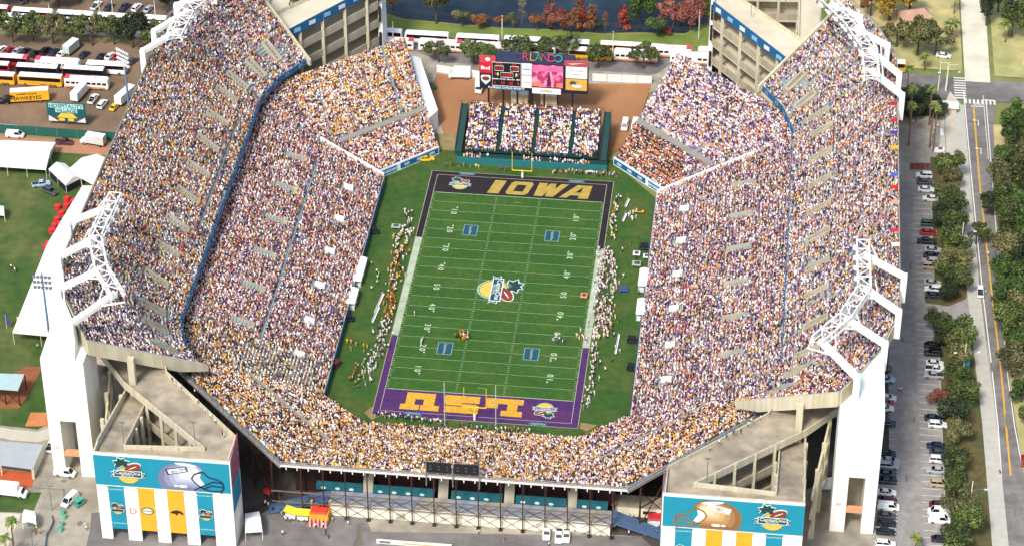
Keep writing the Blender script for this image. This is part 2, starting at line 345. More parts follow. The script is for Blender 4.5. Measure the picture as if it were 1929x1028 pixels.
# block letters of the end zones, on a 0..w by 0..h grid
def letters(name, shapes, x0, y0, sx, sy, m, shear=0., flip=False, z=.04):
    mb = MB()
    for k_, poly in enumerate(shapes):
        ps = [(p[0]+shear*p[1], p[1]) for p in poly]
        if flip: ps = [(-p[0], -p[1]) for p in ps]
        mb.poly([(x0+p[0]*sx, y0+p[1]*sy, z+.0012*k_) for p in ps])
    return tag(mb.build(name, m), kind='structure')
def rect(a, b, c, d): return [(a, b), (c, b), (c, d), (a, d)]
I_ = [rect(.0, 0, 4, 1.6), rect(1.0, 1.6, 3, 4.4), rect(0, 4.4, 4, 6)]
iowa = [rect(0, 0, 3.4, 6)]
iowa += [[(6, 0), (11, 0), (11.8, .8), (10.2, 1.5), (6.6, 1.5), (5.2, .8)], [(5.2, .8), (7.2, 1.5), (7.2, 4.5), (5.2, 5.2)], [(5.2, 5.2), (7.2, 4.5), (10, 4.5), (11.8, 5.2), (11, 6), (6, 6)], [(10, 1.4), (11.8, .8), (11.8, 5.2), (10, 4.5)]]
iowa += [[(13.2, 6), (13.9, 0), (16.4, 0), (15.7, 6)], [(13.9, 0), (16.4, 0), (18.3, 6), (16.6, 6)], [(16.6, 6), (18.3, 6), (19.6, 0), (17.3, 0)], [(17.3, 0), (19.6, 0), (22.0, 6), (19.8, 6)]]
iowa += [[(21.4, 0), (23.6, 0), (27.2, 6), (24.6, 6)], [(27.0, 0), (30, 0), (29, 6), (26.6, 6)], [(24, 1.2), (27.6, 1.2), (27.5, 2.6), (24.8, 2.6)]]
letters('end_zone_letters', iowa, -9.2, 46.9, .96, 1.13, gold_m, shear=.30)
lsu = [rect(0, 4.3, 5.4, 6.2), rect(1.4, 1.9, 4.0, 4.3), rect(0, 0, 9.6, 1.9), rect(6.4, 1.9, 9.6, 3.6)]
lsu += [rect(11.2, 0, 20.2, 2.5), rect(15.6, 2.5, 20.2, 2.9), rect(11.8, 2.9, 20.2, 3.3), rect(11.2, 3.3, 19.6, 3.6), rect(11.2, 3.6, 15.6, 3.9), rect(11.2, 3.9, 19.9, 6.2)]
lsu += [rect(22.6, 0, 30.0, 2.3), rect(22.6, 2.3, 25.4, 4.3), rect(27.6, 2.3, 30.0, 4.3), rect(21.2, 4.3, 26.0, 6.2), rect(26.3, 4.3, 31.2, 6.2)]
letters('end_zone_letters', lsu, 11.6, -46.7, 1.0, 1.14, mat('bright_gold_field_paint', 'cc9a2c', .9, .2, 1.2), flip=True)

# ============================================================ THE BOWL EMBLEM (palm, ball, ribbon, sun)
E_W = mat('emblem_white', 'd3dbd2', .8, .03, 1); E_T = mat('emblem_dark_teal', '0b4254', .8, .05, 1); E_Y = mat('emblem_yellow', 'd8b24c', .8, .05, 1)
E_B = mat('emblem_ball_brown', '80351e', .8, .06, 1); E_G = mat('emblem_palm_green', '0f3b3a', .8, .05, 1); E_R = mat('emblem_rim_green', '3f8a74', .8, .05, 1)
def ell(cx, cy, rx, ry, a0=0, a1=360, n=28, rot=0):
    o = []
    for i in range(n+1 if a1-a0 < 360 else n):
        a = R(a0+(a1-a0)*i/n); x, y = rx*math.cos(a), ry*math.sin(a); o.append((cx+x*math.cos(R(rot))-y*math.sin(R(rot)), cy+x*math.sin(R(rot))+y*math.cos(R(rot))))
    return o
def palm_shape(cx, cy, r, fat=1.):
    out = []
    for a, k in ((-25, .95), (25, 1.0), (70, .9), (115, 1.0), (160, 1.05), (205, .9)):
        d = Vector((math.cos(R(a)), math.sin(R(a)))); n = Vector((-d.y, d.x)); c = Vector((cx, cy))
        out.append([tuple(c), tuple(c+d*r*k*.5-n*r*.2*fat), tuple(c+d*r*k), tuple(c+d*r*k*.55+n*r*.2*fat)])
    return out
def emblem(name, mtx, s, parent=None, words=True, dz=.004, label=None):
    """flat printed emblem 2*s wide: returned as one object with coloured faces, lettering as its child"""
    mb = MB(); lay = [0]
    def put(poly, mi):
        lay[0] += 1; zz = dz*lay[0]; mb.poly([(x*s, y*s, zz) for x, y in poly], mi)
    put(ell(0, -.16, .67, .66), 0); put(ell(.27, .36, .53, .31, rot=28), 0)
    for p in palm_shape(-.32, .6, .53, 1.7): put(p, 0)
    put(ell(0, -.16, .64, .63), 5); put(ell(0, -.16, .58, .57), 3)
    for p in palm_shape(-.32, .6, .48, 1.35): put(p, 4)
    put(ell(.27, .36, .49, .265, rot=28), 2)
    put(ell(.3, .4, .26, .03, rot=28), 0)
    put([(-.98, -.3), (-.62, -.22), (-.62, .14), (-.98, .06), (-.84, -.12)], 0); put([(.98, -.3), (.62, -.22), (.62, .14), (.98, .06), (.84, -.12)], 0)
    put([(-.94, -.27), (-.62, -.19), (-.62, .1), (-.94, .03), (-.8, -.12)], 1); put([(.94, -.27), (.62, -.19), (.62, .1), (.94, .03), (.8, -.12)], 1)
    put(rect(-.8, -.27, .8, .2), 0); put(rect(-.75, -.225, .75, .155), 1)
    o = mb.build(name, [E_W, E_T, E_B, E_Y, E_G, E_R], parent, label); o.matrix_world = mtx
    if words:
        t = text_mesh('CapitalOne', s*.3, E_W, o, 'lettering', .004, (1, 1), bold=.004*s); t.matrix_local = Matrix.Translation((0, .025*s, dz*(lay[0]+2)))
        t = text_mesh('BOWL', s*.16, E_W, o, 'lettering', .004, (1.6, 1)); t.matrix_local = Matrix.Translation((0, -.15*s, dz*(lay[0]+2)))
    return o
def ground_emblem(px, py, s, rt, up, z=.05):
    x, y, _ = G(px, py); e = emblem('field_emblem', facing((x, y, z), rt, up), s, None, True, .002); tag(e, kind='structure')
    return e
ground_emblem(937, 546, 6.6, (0, 1, 0), (-1, 0, 0)).name = 'midfield_emblem'
bpy.data.objects['midfield_emblem'].matrix_world = facing((*G(937, 546)[:2], .05), (0, -1, 0), (1, 0, 0))
ground_emblem(867, 347, 3.4, (1, 0, 0), (0, 1, 0)); ground_emblem(1026, 771, 3.4, (-1, 0, 0), (0, -1, 0))
sq = mat('field_blue_paint', '154a5c', .95, .1, 1)
for i, (px, py) in enumerate(((886, 434), (1040, 445), (838, 656), (1001, 667))):
    x, y, _ = G(px, py); mb = MB(); mb.box((x, y, .040), (4.0, 5.2, .003), mi=0); mb.box((x, y, .046), (3.6, 4.8, .003), mi=1)
    o = mb.build('sponsor_square', [mat('square_rim_paint', '6f9a94', .9, .1, 1), sq]); tag(o, kind='structure')
    t = text_mesh('CapitalOne', .95, numpaint, o, 'lettering', .003); t.matrix_world = facing((x, y, .053), (0, -1, 0), (1, 0, 0))
for px, py, flip in ((880, 328, 1), (1086, 342, 1), (777, 778, -1), (1013, 798, -1)):
    x, y, _ = G(px, py); mb = MB(); mb.box((x, y, .040), (4.6, 1.2, .003)); o = mb.build('border_sign', mat('border_sign_paint', '2c5f78', .9, .1, 1)); tag(o, kind='structure')
    t = text_mesh('CapitalOne', .8, numpaint, o, 'lettering', .003); t.matrix_world = facing((x, y, .046), (flip, 0, 0), (0, flip, 0))
# ============================================================ STANDS
# a bay of seating: front edge A-B at height z0, rear edge D-C at height z1 (A below D, B below C), n rows
class Bay:
    def __init__(s, A, B, C, D, z0, z1, n): s.A, s.B, s.C, s.D, s.z0, s.z1, s.n = map(lambda q: q, (Vector(A), Vector(B), Vector(C), Vector(D), z0, z1, n))
    def p(s, u, t):
        a = s.A.lerp(s.D, t); b = s.B.lerp(s.C, t); q = a.lerp(b, u); return Vector((q.x, q.y, s.z0+(s.z1-s.z0)*t))
    def steps(s, mb, mi=0, t0=0., t1=1.):
        n = s.n
        for i in range(int(t0*n), int(round(t1*n))):
            a, b = s.p(0, i/n), s.p(1, i/n); c, d = s.p(1, (i+1)/n), s.p(0, (i+1)/n); h = (s.z1-s.z0)/n
            a1, b1 = Vector((a.x, a.y, a.z+h)), Vector((b.x, b.y, b.z+h))
            mb.quad(a, b, b1, a1, mi); mb.quad(a1, b1, c, d, mi)
    def under(s, mb, th, mi=0):
        a, b, c, d = s.p(0, 0), s.p(1, 0), s.p(1, 1), s.p(0, 1); o = Vector((0, 0, -th))
        mb.quad(d+o, c+o, b+o, a+o, mi); mb.quad(a+o, b+o, b, a, mi); mb.quad(b+o, c+o, c, b, mi); mb.quad(c+o, d+o, d, c, mi); mb.quad(d+o, a+o, a, d, mi)
# a spectator: seated figure of 28 corners (lap and legs, torso, head)
def sitter():
    v = []; f = []; part = []
    def hull(c, d, top, tx, kind):
        b = len(v); x, y, z = d[0]/2, d[1]/2, d[2]
        for zz, k, off in ((0, 1, 0), (z, top, tx)):
            for sx, sy in ((-1, -1), (1, -1), (1, 1), (-1, 1)): v.append((c[0]+sx*x*k, c[1]+sy*y*k+off, c[2]+zz)); part.append(kind)
        f.extend([tuple(b+i for i in q) for q in ((4, 5, 6, 7), (0, 1, 5, 4), (1, 2, 6, 5), (2, 3, 7, 6), (3, 0, 4, 7))])
    hull((0, -.24, .0), (.36, .34, .55), .95, .16, 2)    # legs and lap, +Y is the back
    hull((0, .06, .40), (.48, .36, .60), .84, 0, 0)      # torso
    hull((0, .03, 1.02), (.23, .25, .25), .8, 0, 1)      # head
    return np.array(v), np.array(f), np.array(part)
SV, SF, SP = sitter()
class Crowd:
    def __init__(s): s.pos = []; s.ang = []; s.c = []; s.h = []
    def fill(s, bay, pal, occ=.95, t0=0., t1=1., u0=0., u1=1., holes=(), patches=(), pitch=.52, aisle=9.5, aw=1.1, jit=.2):
        """pal(u, t) -> list of (shirt, weight)"""
        n = bay.n
        for i in range(n):
            t = (i+.5)/n
            if not (t0 <= t <= t1): continue
            a, b = bay.p(0, i/n), bay.p(1, i/n); a2, b2 = bay.p(0, (i+1)/n), bay.p(1, (i+1)/n)
            a = (a+a2)/2; b = (b+b2)/2; zz = bay.z0+(bay.z1-bay.z0)*(i+1)/n
            Ln = (b-a).length; m = max(1, int(Ln/pitch)); d = (b-a)/Ln
            back = Vector((-d.y, d.x, 0)); mid = (bay.p(.5, 1)-bay.p(.5, 0))
            if back.dot(mid) < 0: back = -back
            ang = math.atan2(-back.x, back.y)
            k = RNG.random((m, 5))
            for j in range(m):
                q = (j+.5)*pitch
                if aisle and (q + 0.) % aisle < aw: continue
                if k[j, 0] > occ: continue
                x = a.x+d.x*(q+(k[j, 1]-.5)*jit*2); y = a.y+d.y*(q+(k[j, 1]-.5)*jit*2)
                if patches and any(hx0 < x < hx1 and hy0 < y < hy1 for hx0, hx1, hy0, hy1 in patches) and random.random() < .62: continue
                if any(hx0 < x < hx1 and hy0 < y < hy1 for hx0, hx1, hy0, hy1 in holes): continue
                o = (k[j, 2]-.5)*jit*2.6
                s.pos.append((x+back.x*o, y+back.y*o, zz-.02)); s.ang.append(ang+(k[j, 3]-.5)*.5); s.h.append(.86+.36*k[j, 4]*k[j, 4]+.1*k[j, 1])
                if j and s.c and random.random() < .2: s.c.append(s.c[-1]); continue
                s.c.append(pick(pal(x, y, t, q)))
        return s
    def build(s, name, label, group='spectators in the stands'):
        P = np.array(s.pos); n = len(P); A = np.array(s.ang); H = np.array(s.h); nv = len(SV)
        ca, sa = np.cos(A)[:, None], np.sin(A)[:, None]
        X = SV[None, :, 0]*1.02; Y = SV[None, :, 1]; Z = SV[None, :, 2]*H[:, None]
        lean = (RNG.random((n, 1))-.5)*.16; Xs = X+lean*Z; wx = .95+.2*RNG.random((n, 1)); Xs = Xs*wx
        V = np.stack([P[:, 0:1]+Xs*ca-Y*sa, P[:, 1:2]+Xs*sa+Y*ca, P[:, 2:3]+Z+0*X], -1).reshape(-1, 3)
        F = (SF[None]+(np.arange(n)*nv)[:, None, None]).reshape(-1, 4)
        me = bpy.data.meshes.new(name); me.vertices.add(len(V)); me.vertices.foreach_set('co', V.astype(np.float32).ravel())
        me.loops.add(F.size); me.loops.foreach_set('vertex_index', F.astype(np.int32).ravel())
        me.polygons.add(len(F)); me.polygons.foreach_set('loop_start', (np.arange(len(F))*4).astype(np.int32)); me.polygons.foreach_set('loop_total', np.full(len(F), 4, np.int32))
        C = np.array(s.c)                                    # shirt colour
        r = RNG.random((n, 4))
        skin = np.array([lin('c99877'), lin('b98563'), lin('8a5a3e'), lin('5c3a29')])[np.minimum((r[:, 0]**2*4).astype(int), 3)]
        hair = np.array([lin('2a1c14'), lin('4d3524'), lin('9a7a4c'), lin('181412'), lin('f0efea'), lin('e0a32a'), lin('3b2265'), lin('e8e8e8')])[(r[:, 1]*8).astype(int)]
        headc = np.where(r[:, 2:3] < .62, hair, skin)
        legs = np.array([lin('56566a'), lin('26262a'), lin('a3957a'), lin('c9bca0'), lin('7d7490'), lin('a5a0ac')])[(r[:, 3]*6).astype(int)]
        allc = np.zeros((n, nv, 4), np.float32); allc[..., 3] = 1
        for k, src in ((0, C), (1, headc), (2, legs)): allc[:, SP == k, :3] = src[:, None, :]
        at_ = me.attributes.new('Col', 'FLOAT_COLOR', 'POINT'); at_.data.foreach_set('color', allc.ravel())
        me.materials.append(crowd_m); me.update(calc_edges=True)
        o = bpy.data.objects.new(name, me); col.objects.link(o)
        tag(o, label, 'crowd', group, 'stuff'); return o
crowd_m = attrmat('clothing_and_skin', .85)
WH = ['f2f1ee', 'e4e2e0', 'cfc8c8', 'f4efe8', 'd8cfc4']; GO = ['e4ab3c', 'd89c34', 'ecc052', 'c68f3c', 'e8b45c']; OR = ['cf7434', 'c4652c', 'd98a4a']
PU = ['4a2f74', '5b3c86', '39255c', '6f5496']; MA = ['7a2f36', '8c3a40', '5c2630']; DK = ['17161a', '222026', '2b2a33', '33302f']; BL = ['3a4a6a', '6a7890', '98a2b0']
PK = ['c78f92', 'd3a5a6', 'b7787c']; LV = ['b8a6bc', '9c8aa6', 'ccbccc']; GY_ = ['8c8b8a', '6d6c6c', 'aaa8a4']; RD = ['b02a2c', 'c23a35']; GN = ['3f6a58', '6b9486']
WP = ['f0e6e6', 'e4d6d8', 'd6c0c4', 'f2eae8']; SKN = ['b98b78', 'a8786a', 'c9a594', '8f6a5c']
LIN = {id(l): [lin(c) for c in l] for l in (WP, SKN, WH, GO, OR, PU, MA, DK, BL, PK, LV, GY_, RD, GN)}
def mix(*a):
    tot = sum(w_ for _, w_ in a); out = []; acc = 0
    for l, w_ in a: acc += w_/tot; out.append((acc, LIN[id(l)]))
    return out
def pick(m):
    r = random.random()
    for acc, l in m:
        if r <= acc: return random.choice(l)
    return m[-1][1][0]
m_upW = mix((WH, 26), (GO, 16), (OR, 11), (MA, 11), (SKN, 10), (DK, 19), (PU, 6), (LV, 6), (GY_, 8), (BL, 3), (RD, 2))
m_upWn = mix((WP, 28), (PK, 18), (MA, 16), (OR, 10), (GO, 6), (DK, 16), (PU, 6), (LV, 6), (RD, 2), (GY_, 4))
m_upWs = mix((WH, 40), (PU, 22), (LV, 12), (DK, 14), (MA, 4), (GO, 3), (BL, 4))
m_loW = mix((WP, 33), (MA, 17), (PK, 20), (SKN, 7), (PU, 13), (GO, 5), (OR, 4), (DK, 17), (LV, 7), (BL, 3), (RD, 3))
m_loWs = mix((WH, 34), (GO, 24), (OR, 6), (DK, 24), (PU, 4), (MA, 4), (GY_, 4))
m_S = mix((WH, 29), (GO, 31), (DK, 28), (OR, 5), (PU, 3), (LV, 4), (GY_, 3))
m_SE = mix((WP, 32), (PU, 24), (LV, 9), (GO, 14), (DK, 22), (MA, 3))
m_loE = mix((WP, 30), (PU, 26), (LV, 17), (SKN, 8), (MA, 9), (PK, 9), (GO, 5), (OR, 5), (DK, 19), (RD, 4), (BL, 2))
m_upE = mix((SKN, 8), (WP, 29), (PU, 19), (LV, 12), (GO, 8), (OR, 5), (DK, 19), (MA, 6), (PK, 6), (BL, 5), (RD, 3), (GY_, 5))
m_NW = mix((SKN, 8), (WH, 27), (GO, 27), (OR, 8), (DK, 16), (LV, 5), (PU, 5), (MA, 4), (PK, 4))
m_NE = mix((WP, 36), (PU, 22), (LV, 17), (PK, 12), (GO, 8), (DK, 14), (OR, 4), (MA, 3))
m_BA = mix((WH, 36), (PU, 24), (GO, 12), (DK, 18), (LV, 8), (OR, 5))
m_band = mix((['e8e0c8'], 1)) if False else None
LIN[id(WH)] = [lin(c) for c in WH]
CR = ['e9dfc6', 'efe7d4', 'd9cdb2']; LIN[id(CR)] = [lin(c) for c in CR]
m_bandW = mix((CR, 8), (GY_, 2), (DK, 3)); TN = ['c06a3a', 'b4582e']; LIN[id(TN)] = [lin(c) for c in TN]; m_bandE = mix((TN, 8), (DK, 3))
m_DKr = mix((DK, 5), (MA, 1), (CR, 1))

def railing(mb, pts, h=1.0, post=2.0, w_=.06, mi=0):
    """posts and two rails along a line of 3D points"""
    for a, b in zip(pts[:-1], pts[1:]):
        a = Vector(a); b = Vector(b); Ln = (b-a).length; n = max(1, int(Ln/post))
        for k in (h, h*.5): mb.beam(a+Vector((0, 0, k)), b+Vector((0, 0, k)), w_, w_, mi)
        for i in range(n+1): q = a.lerp(b, i/n); mb.beam(q, q+Vector((0, 0, h)), w_, w_, mi)
def wall(mb, a, b, z0a, z0b, h, th, mi=0):
    a = Vector((a[0], a[1], 0)); b = Vector((b[0], b[1], 0)); n = (b-a).normalized().cross(Vector((0, 0, 1)))*th/2
    mb.prism([(*(a-n)[:2], z0a), (*(a+n)[:2], z0a), (*(b+n)[:2], z0b), (*(b-n)[:2], z0b)], [(*(a-n)[:2], z0a+h), (*(a+n)[:2], z0a+h), (*(b+n)[:2], z0b+h), (*(b-n)[:2], z0b+h)], mi)

# ------------------------------------------------------------ upper decks
UF = [(67, -66), (73, -57.5), (76.3, -47), (76.3, 61), (73, 73), (67, 83.5)]
UR = [(89.5, -85), (98, -70), (103.3, -53), (103.3, 69), (98, 86), (89.5, 101)]
UZ0, UZ1 = 18.0, 38.0
def tier_z(x): return UZ0+(abs(x)-76.3)/27.0*20
def upper_deck(s, side, crowd_lbl):
    nm = 'upper_grandstand'
    T = thing(nm, 'tall upper seating deck of the stadium on the %s side of the field' % side, 'grandstand', (s*90, 8, 0), group='upper decks of the stadium')
    P = lambda o: (setattr(o, 'matrix_parent_inverse', Matrix.Translation((-s*90, -8, 0))), o)[1]
    bays = []
    for i in range(5):
        bays.append(Bay((s*UF[i][0], UF[i][1]), (s*UF[i+1][0], UF[i+1][1]), (s*UR[i+1][0], UR[i+1][1]), (s*UR[i][0], UR[i][1]), UZ0, UZ1, 32))
    mb = MB()
    for b in bays: b.steps(mb)
    P(mb.build('seating_tier', seat_m, T))
    mb = MB()
    for b in bays: b.under(mb, 1.4)
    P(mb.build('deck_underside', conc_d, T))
    # blue fascia with badges along the front
    fa = MB()
    for i in range(5): wall(fa, (s*(UF[i][0]-.3), UF[i][1]), (s*(UF[i+1][0]-.3), UF[i+1][1]), UZ0-1.1, UZ0-1.1, 1.7, .25)
    fo = P(fa.build('fascia', blue_m, T))
    bmats = [mat('badge_pale_blue', '8fb6c8', .6), E_T]
    for i in range(5):
        a = Vector((s*(UF[i][0]-.5), UF[i][1])); b = Vector((s*(UF[i+1][0]-.5), UF[i+1][1])); n = max(1, int((b-a).length/4.5))
        d = (b-a).normalized()
        for k in range(n):
            q = a.lerp(b, (k+.5)/n); bd = MB()
            for w_, o_ in ((1.5, 0), (.9, .03)): bd.beam((q.x-d.x*w_/2, q.y-d.y*w_/2, UZ0-.2), (q.x+d.x*w_/2, q.y+d.y*w_/2, UZ0-.2), .06+o_, w_*.5, mi=0 if w_ > 1.2 else 1)
            bd.build('badge', bmats, fo)
    # ends: sloping concrete side beams, pointed at the front; rear parapet
    for k, (f, r, d) in enumerate(((UF[0], UR[0], -1), (UF[5], UR[5], 1))):
        mb = MB(); f = Vector((s*f[0], f[1])); r = Vector((s*r[0], r[1])); dr = (r-f).normalized(); n = Vector((dr.y, -dr.x)); n = n if n.y*d > 0 else -n
        f2 = f-dr*1.6
        q = lambda c, z, o: (c.x+n.x*o, c.y+n.y*o, z)
        ins = [q(f2, 16.9, 0), q(f2, 18.9, 0), q(r, 39.3, 0), q(r, 35.0, 0), q(f+dr*6, 20.0, 0)]; out = [q(f2, 16.9, .7), q(f2, 18.9, .7), q(r, 39.3, .7), q(r, 35.0, .7), q(f+dr*6, 20.0, .7)]
        if (d > 0) == (s > 0): ins, out = out, ins
        mb.prism(ins, out); P(mb.build('end_beam', conc_l, T))
    mb = MB()
    for i in range(5): wall(mb, (s*(UR[i][0]+.15), UR[i][1]), (s*(UR[i+1][0]+.15), UR[i+1][1]), 35.5, 35.5, 3.9, .35)
    P(mb.build('rear_parapet', conc_l, T))
    mb = MB(); railing(mb, [(s*(UR[i][0]), UR[i][1], 39.2) for i in range(6)], .8, 3.0, .08); P(mb.build('rear_railing', metal_m, T))
    # cross aisle along the lower third with its rail
    mb = MB()
    yrs = (-46, 60)
    xx = s*80.6; zz = tier_z(80.6)+.7
    wall(mb, (xx, yrs[0]), (xx, yrs[1]), zz-.9, zz-.9, .7, .9); P(mb.build('cross_aisle', conc_l, T)) if False else None
    mb = MB(); railing(mb, [(s*(79.0 if s < 0 else 76.6), -10 if s < 0 else -46, tier_z(79 if s < 0 else 76.8)+.3), (s*(79.0 if s < 0 else 76.6), 46, tier_z(79 if s < 0 else 76.8)+.3)], .9, 2.4, .09); P(mb.build('aisle_railing', metal_m, T))
    # stair openings
    holes = []
    def z_on(bays_, X, Y_):
        best = (1e9, 0)
        for b in bays_:
            for ti in range(0, 81):
                for ui in range(0, 41):
                    q = b.p(ui/40, ti/80); dd = (q.x-X)**2+(q.y-Y_)**2
                    if dd < best[0]: best = (dd, q.z)
        return best[1]
    ys = [52.3, 39.5, 26.2, 13.2, .2, -13.2, -25.2, -38.2]
    spots = [(83.8, y, 0.) for y in ys] + [(82.2, -49.6, -.2), (80, -57.0, -.5), (79.0, 70.4, .42), (76.0, 79.5, .6), (82.6, 61.5, .12), (75.8, -65.5, -.75)]
    for x, y, rz in spots:
        mb = MB(); c, sn = math.cos(rz*s), math.sin(rz*s)
        z0 = tier_z(80.8)-.9+(0 if abs(rz) < .2 else (x-83.8)*0); Lx, Ly = 6.6, 2.3
        zc = tier_z(x) if -46 < y < 60 else z_on(bays, s*x, y)
        def tp(lx, ly, lz): return (s*x+(lx*c-ly*sn), y+(lx*sn+ly*c), lz)
        # two cheek walls that follow the slope, an upper and a lower cross wall, and the sunk steps between them
        sl_ = .735; Lx, Ly = 6.0, 2.5
        def zz_(lx): return zc+lx*s*s*sl_*(1 if s > 0 else -1)
        for sy in (-1, 1):
            o0, o1 = sy*Ly/2, sy*(Ly/2-.55); e = (-Lx/2, Lx/2)
            a = [tp(e[0], o0, zz_(e[0])-1.6), tp(e[1], o0, zz_(e[1])-1.6), tp(e[1], o1, zz_(e[1])-1.6), tp(e[0], o1, zz_(e[0])-1.6)]
            mb.prism(a, [(p[0], p[1], p[2]+2.9) for p in a])
        for xe in (-Lx/2, Lx/2):
            x2 = xe+(.5 if xe < 0 else -.5); a = [tp(xe, -Ly/2+.55, zz_(xe)-1.6), tp(xe, Ly/2-.55, zz_(xe)-1.6), tp(x2, Ly/2-.55, zz_(x2)-1.6), tp(x2, -Ly/2+.55, zz_(x2)-1.6)]
            mb.prism(a, [(p[0], p[1], p[2]+2.8) for p in a])
        n_ = 8
        for q in range(n_):
            xa_ = -Lx/2+.5+(Lx-1)*q/n_; xb_ = xa_+(Lx-1)/n_; hz = zz_((xa_+xb_)/2)+.1
            mb.poly([tp(xa_, -Ly/2+.55, hz), tp(xb_, -Ly/2+.55, hz), tp(xb_, Ly/2-.55, hz), tp(xa_, Ly/2-.55, hz)], 1)
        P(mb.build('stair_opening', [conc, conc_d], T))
        holes.append((min(s*(x-3.7), s*(x+3.7)), max(s*(x-3.7), s*(x+3.7)), y-1.6-abs(rz)*1.5, y+1.6+abs(rz)*1.5))
    # columns and raker frames below
    for k, y in enumerate((-44, -30, -16, -2, 12, 26, 40, 54)):
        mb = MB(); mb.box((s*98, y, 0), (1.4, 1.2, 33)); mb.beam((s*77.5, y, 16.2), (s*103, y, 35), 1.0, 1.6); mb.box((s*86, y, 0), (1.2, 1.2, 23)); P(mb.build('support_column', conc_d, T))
    for (x, y, h) in ((80.6, -79.6, 30.5), (92, -76, 31), (78, 90, 27), (90, 92, 33)):
        mb = MB(); mb.box((s*x, y, 0), (1.6, 1.4, h)); P(mb.build('support_column', conc_l, T))
    mb = MB(); mb.flat([(s*78, -56), (s*78, 70), (s*101, 66), (s*101, -54)], 15.8, 16.6); mb.flat([(s*80, -56), (s*80, 70), (s*101, 66), (s*101, -54)], 8, 8.5); P(mb.build('concourse_floor', conc, T))
    # crowd
    C = Crowd(); rg_ = random.Random(5+s); pt = []
    for _ in range(26 if s > 0 else 12):
        px_, py_ = rg_.uniform(79, 99), rg_.uniform(-60, 85); pt.append((min(s*px_, s*(px_+5)), max(s*px_, s*(px_+5)), py_, py_+rg_.uniform(1.2, 2.4)))
    for i, b in enumerate(bays):
        if s < 0: pal = lambda x, y, t, q: (m_upWs if y < -52+8*math.sin(x) else m_upWn if y > 62+random.random()*10 else m_upW)
        else: pal = lambda x, y, t, q: m_upE
        holes_ = holes + ([(-79.4, -78.7, -10, 46)] if s < 0 else [])
        def run(t0, t1, occ): C.fill(b, pal, occ, t0, t1, holes=holes_, patches=pt, aisle=9.6 if i == 2 else 8.5, aw=.9)
        run(0, 1., .96 if s < 0 else .93)
    C.build('crowd', crowd_lbl)
    return T
upper_deck(-1, 'left', 'dense crowd filling the left upper deck, mostly gold, white and dark shirts')
upper_deck(1, 'right', 'dense crowd filling the right upper deck, mostly white, purple and grey shirts')

# ------------------------------------------------------------ lower bowl
BOWL = thing('lower_grandstand', 'lower bowl of stadium seating wrapping round three sides of the field with white parapets', 'grandstand', (0, 0, 0))
def Bw(A, B, C_, D, z0, z1, n): return Bay(A, B, C_, D, z0, z1, n)
SL = 15.0
b_W = Bw((-39, 49), (-39.2, -53), (-82, -54), (-82, 66), 1.6, 15.2, 50)
b_E = Bw((39.2, -53), (39, 49), (82, 66), (82, -54), 1.6, 15.2, 50)
b_SW = Bw((-39.2, -53), (-26.6, -63.3), (-41.5, -97), (-82, -54), 1.6, 15., 44)
b_S = Bw((-26.6, -63.3), (26.6, -63.3), (41.5, -97), (-41.5, -97), 1.6, 15., 44)
b_SE = Bw((26.6, -63.3), (39.2, -53), (82, -54), (41.5, -97), 1.6, 15., 44)
b_NW = Bw((-25.8, 66), (-41.2, 51), (-77.5, 73.5), (-41, 106), 1.8, 14.6, 48)
b_NE = Bw((41.2, 51), (25.8, 66), (41, 106), (77.5, 73.5), 1.8, 14.6, 48)
b_NWg = Bw((-41.2, 51), (-39.2, 49.4), (-82, 66.2), (-77.5, 73.5), 1.8, 14.8, 48)
b_NEg = Bw((39.2, 49.4), (41.2, 51), (77.5, 73.5), (82, 66.2), 1.8, 14.8, 48)
lo = [('W', b_W), ('E', b_E), ('SW', b_SW), ('S', b_S), ('SE', b_SE), ('NW', b_NW), ('NE', b_NE), ('g', b_NWg), ('g', b_NEg)]
mb = MB()
for k, b in lo: b.steps(mb)
mb.build('seating_tier', seat_m, BOWL)
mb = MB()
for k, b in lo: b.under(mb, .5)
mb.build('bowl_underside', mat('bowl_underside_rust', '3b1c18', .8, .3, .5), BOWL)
# front wall of the bowl and its blue banner on the two long sides
fw = MB(); ring = [(-41.2, 51), (-39, 49), (-39.2, -53), (-26.6, -63.3), (26.6, -63.3), (39.2, -53), (39, 49), (41.2, 51)]
for a, b in zip(ring[:-1], ring[1:]): wall(fw, a, b, 0, 0, 2.2, .3)
fw.build('front_wall', conc, BOWL)
bn = MB(); wall(bn, (-38.75, 47), (-38.9, -52), .3, .3, 2.2, .12); bn.build('blue_wall_banner', blue_m, BOWL); bn = MB(); wall(bn, (38.8, -50), (38.7, 47), .3, .3, 2.0, .12); bn.build('blue_wall_banner', blue_m, BOWL)
for s in (-1, 1):
    a, b = Vector((s*41.0, 50.7)), Vector((s*25.5, 65.8)); mb = MB(); wall(mb, a, b, 0, 0, 2.6, .35); w_ = mb.build('end_wall_panel', mat('panel_white%d' % s, 'dfe2e0', .6), BOWL)
    for (f0, f1) in ((.02, .30), (.36, .98)):
        mb = MB(); p = a.lerp(b, f0); q = a.lerp(b, f1); n = Vector((s*-1., -1.)).normalized()*.25; wall(mb, p+n, q+n, .5, .5, 1.7, .1); o = mb.build('blue_panel', blue_m, w_)
        for k in range(3):
            c = p.lerp(q, (k+.5)/3)+n*1.4; mb2 = MB(); d = (q-p).normalized(); mb2.beam((c.x-d.x*.9, c.y-d.y*.9, 1.35), (c.x+d.x*.9, c.y+d.y*.9, 1.35), .08, .8); mb2.build('panel_badge', M('9cc3d4'), w_)
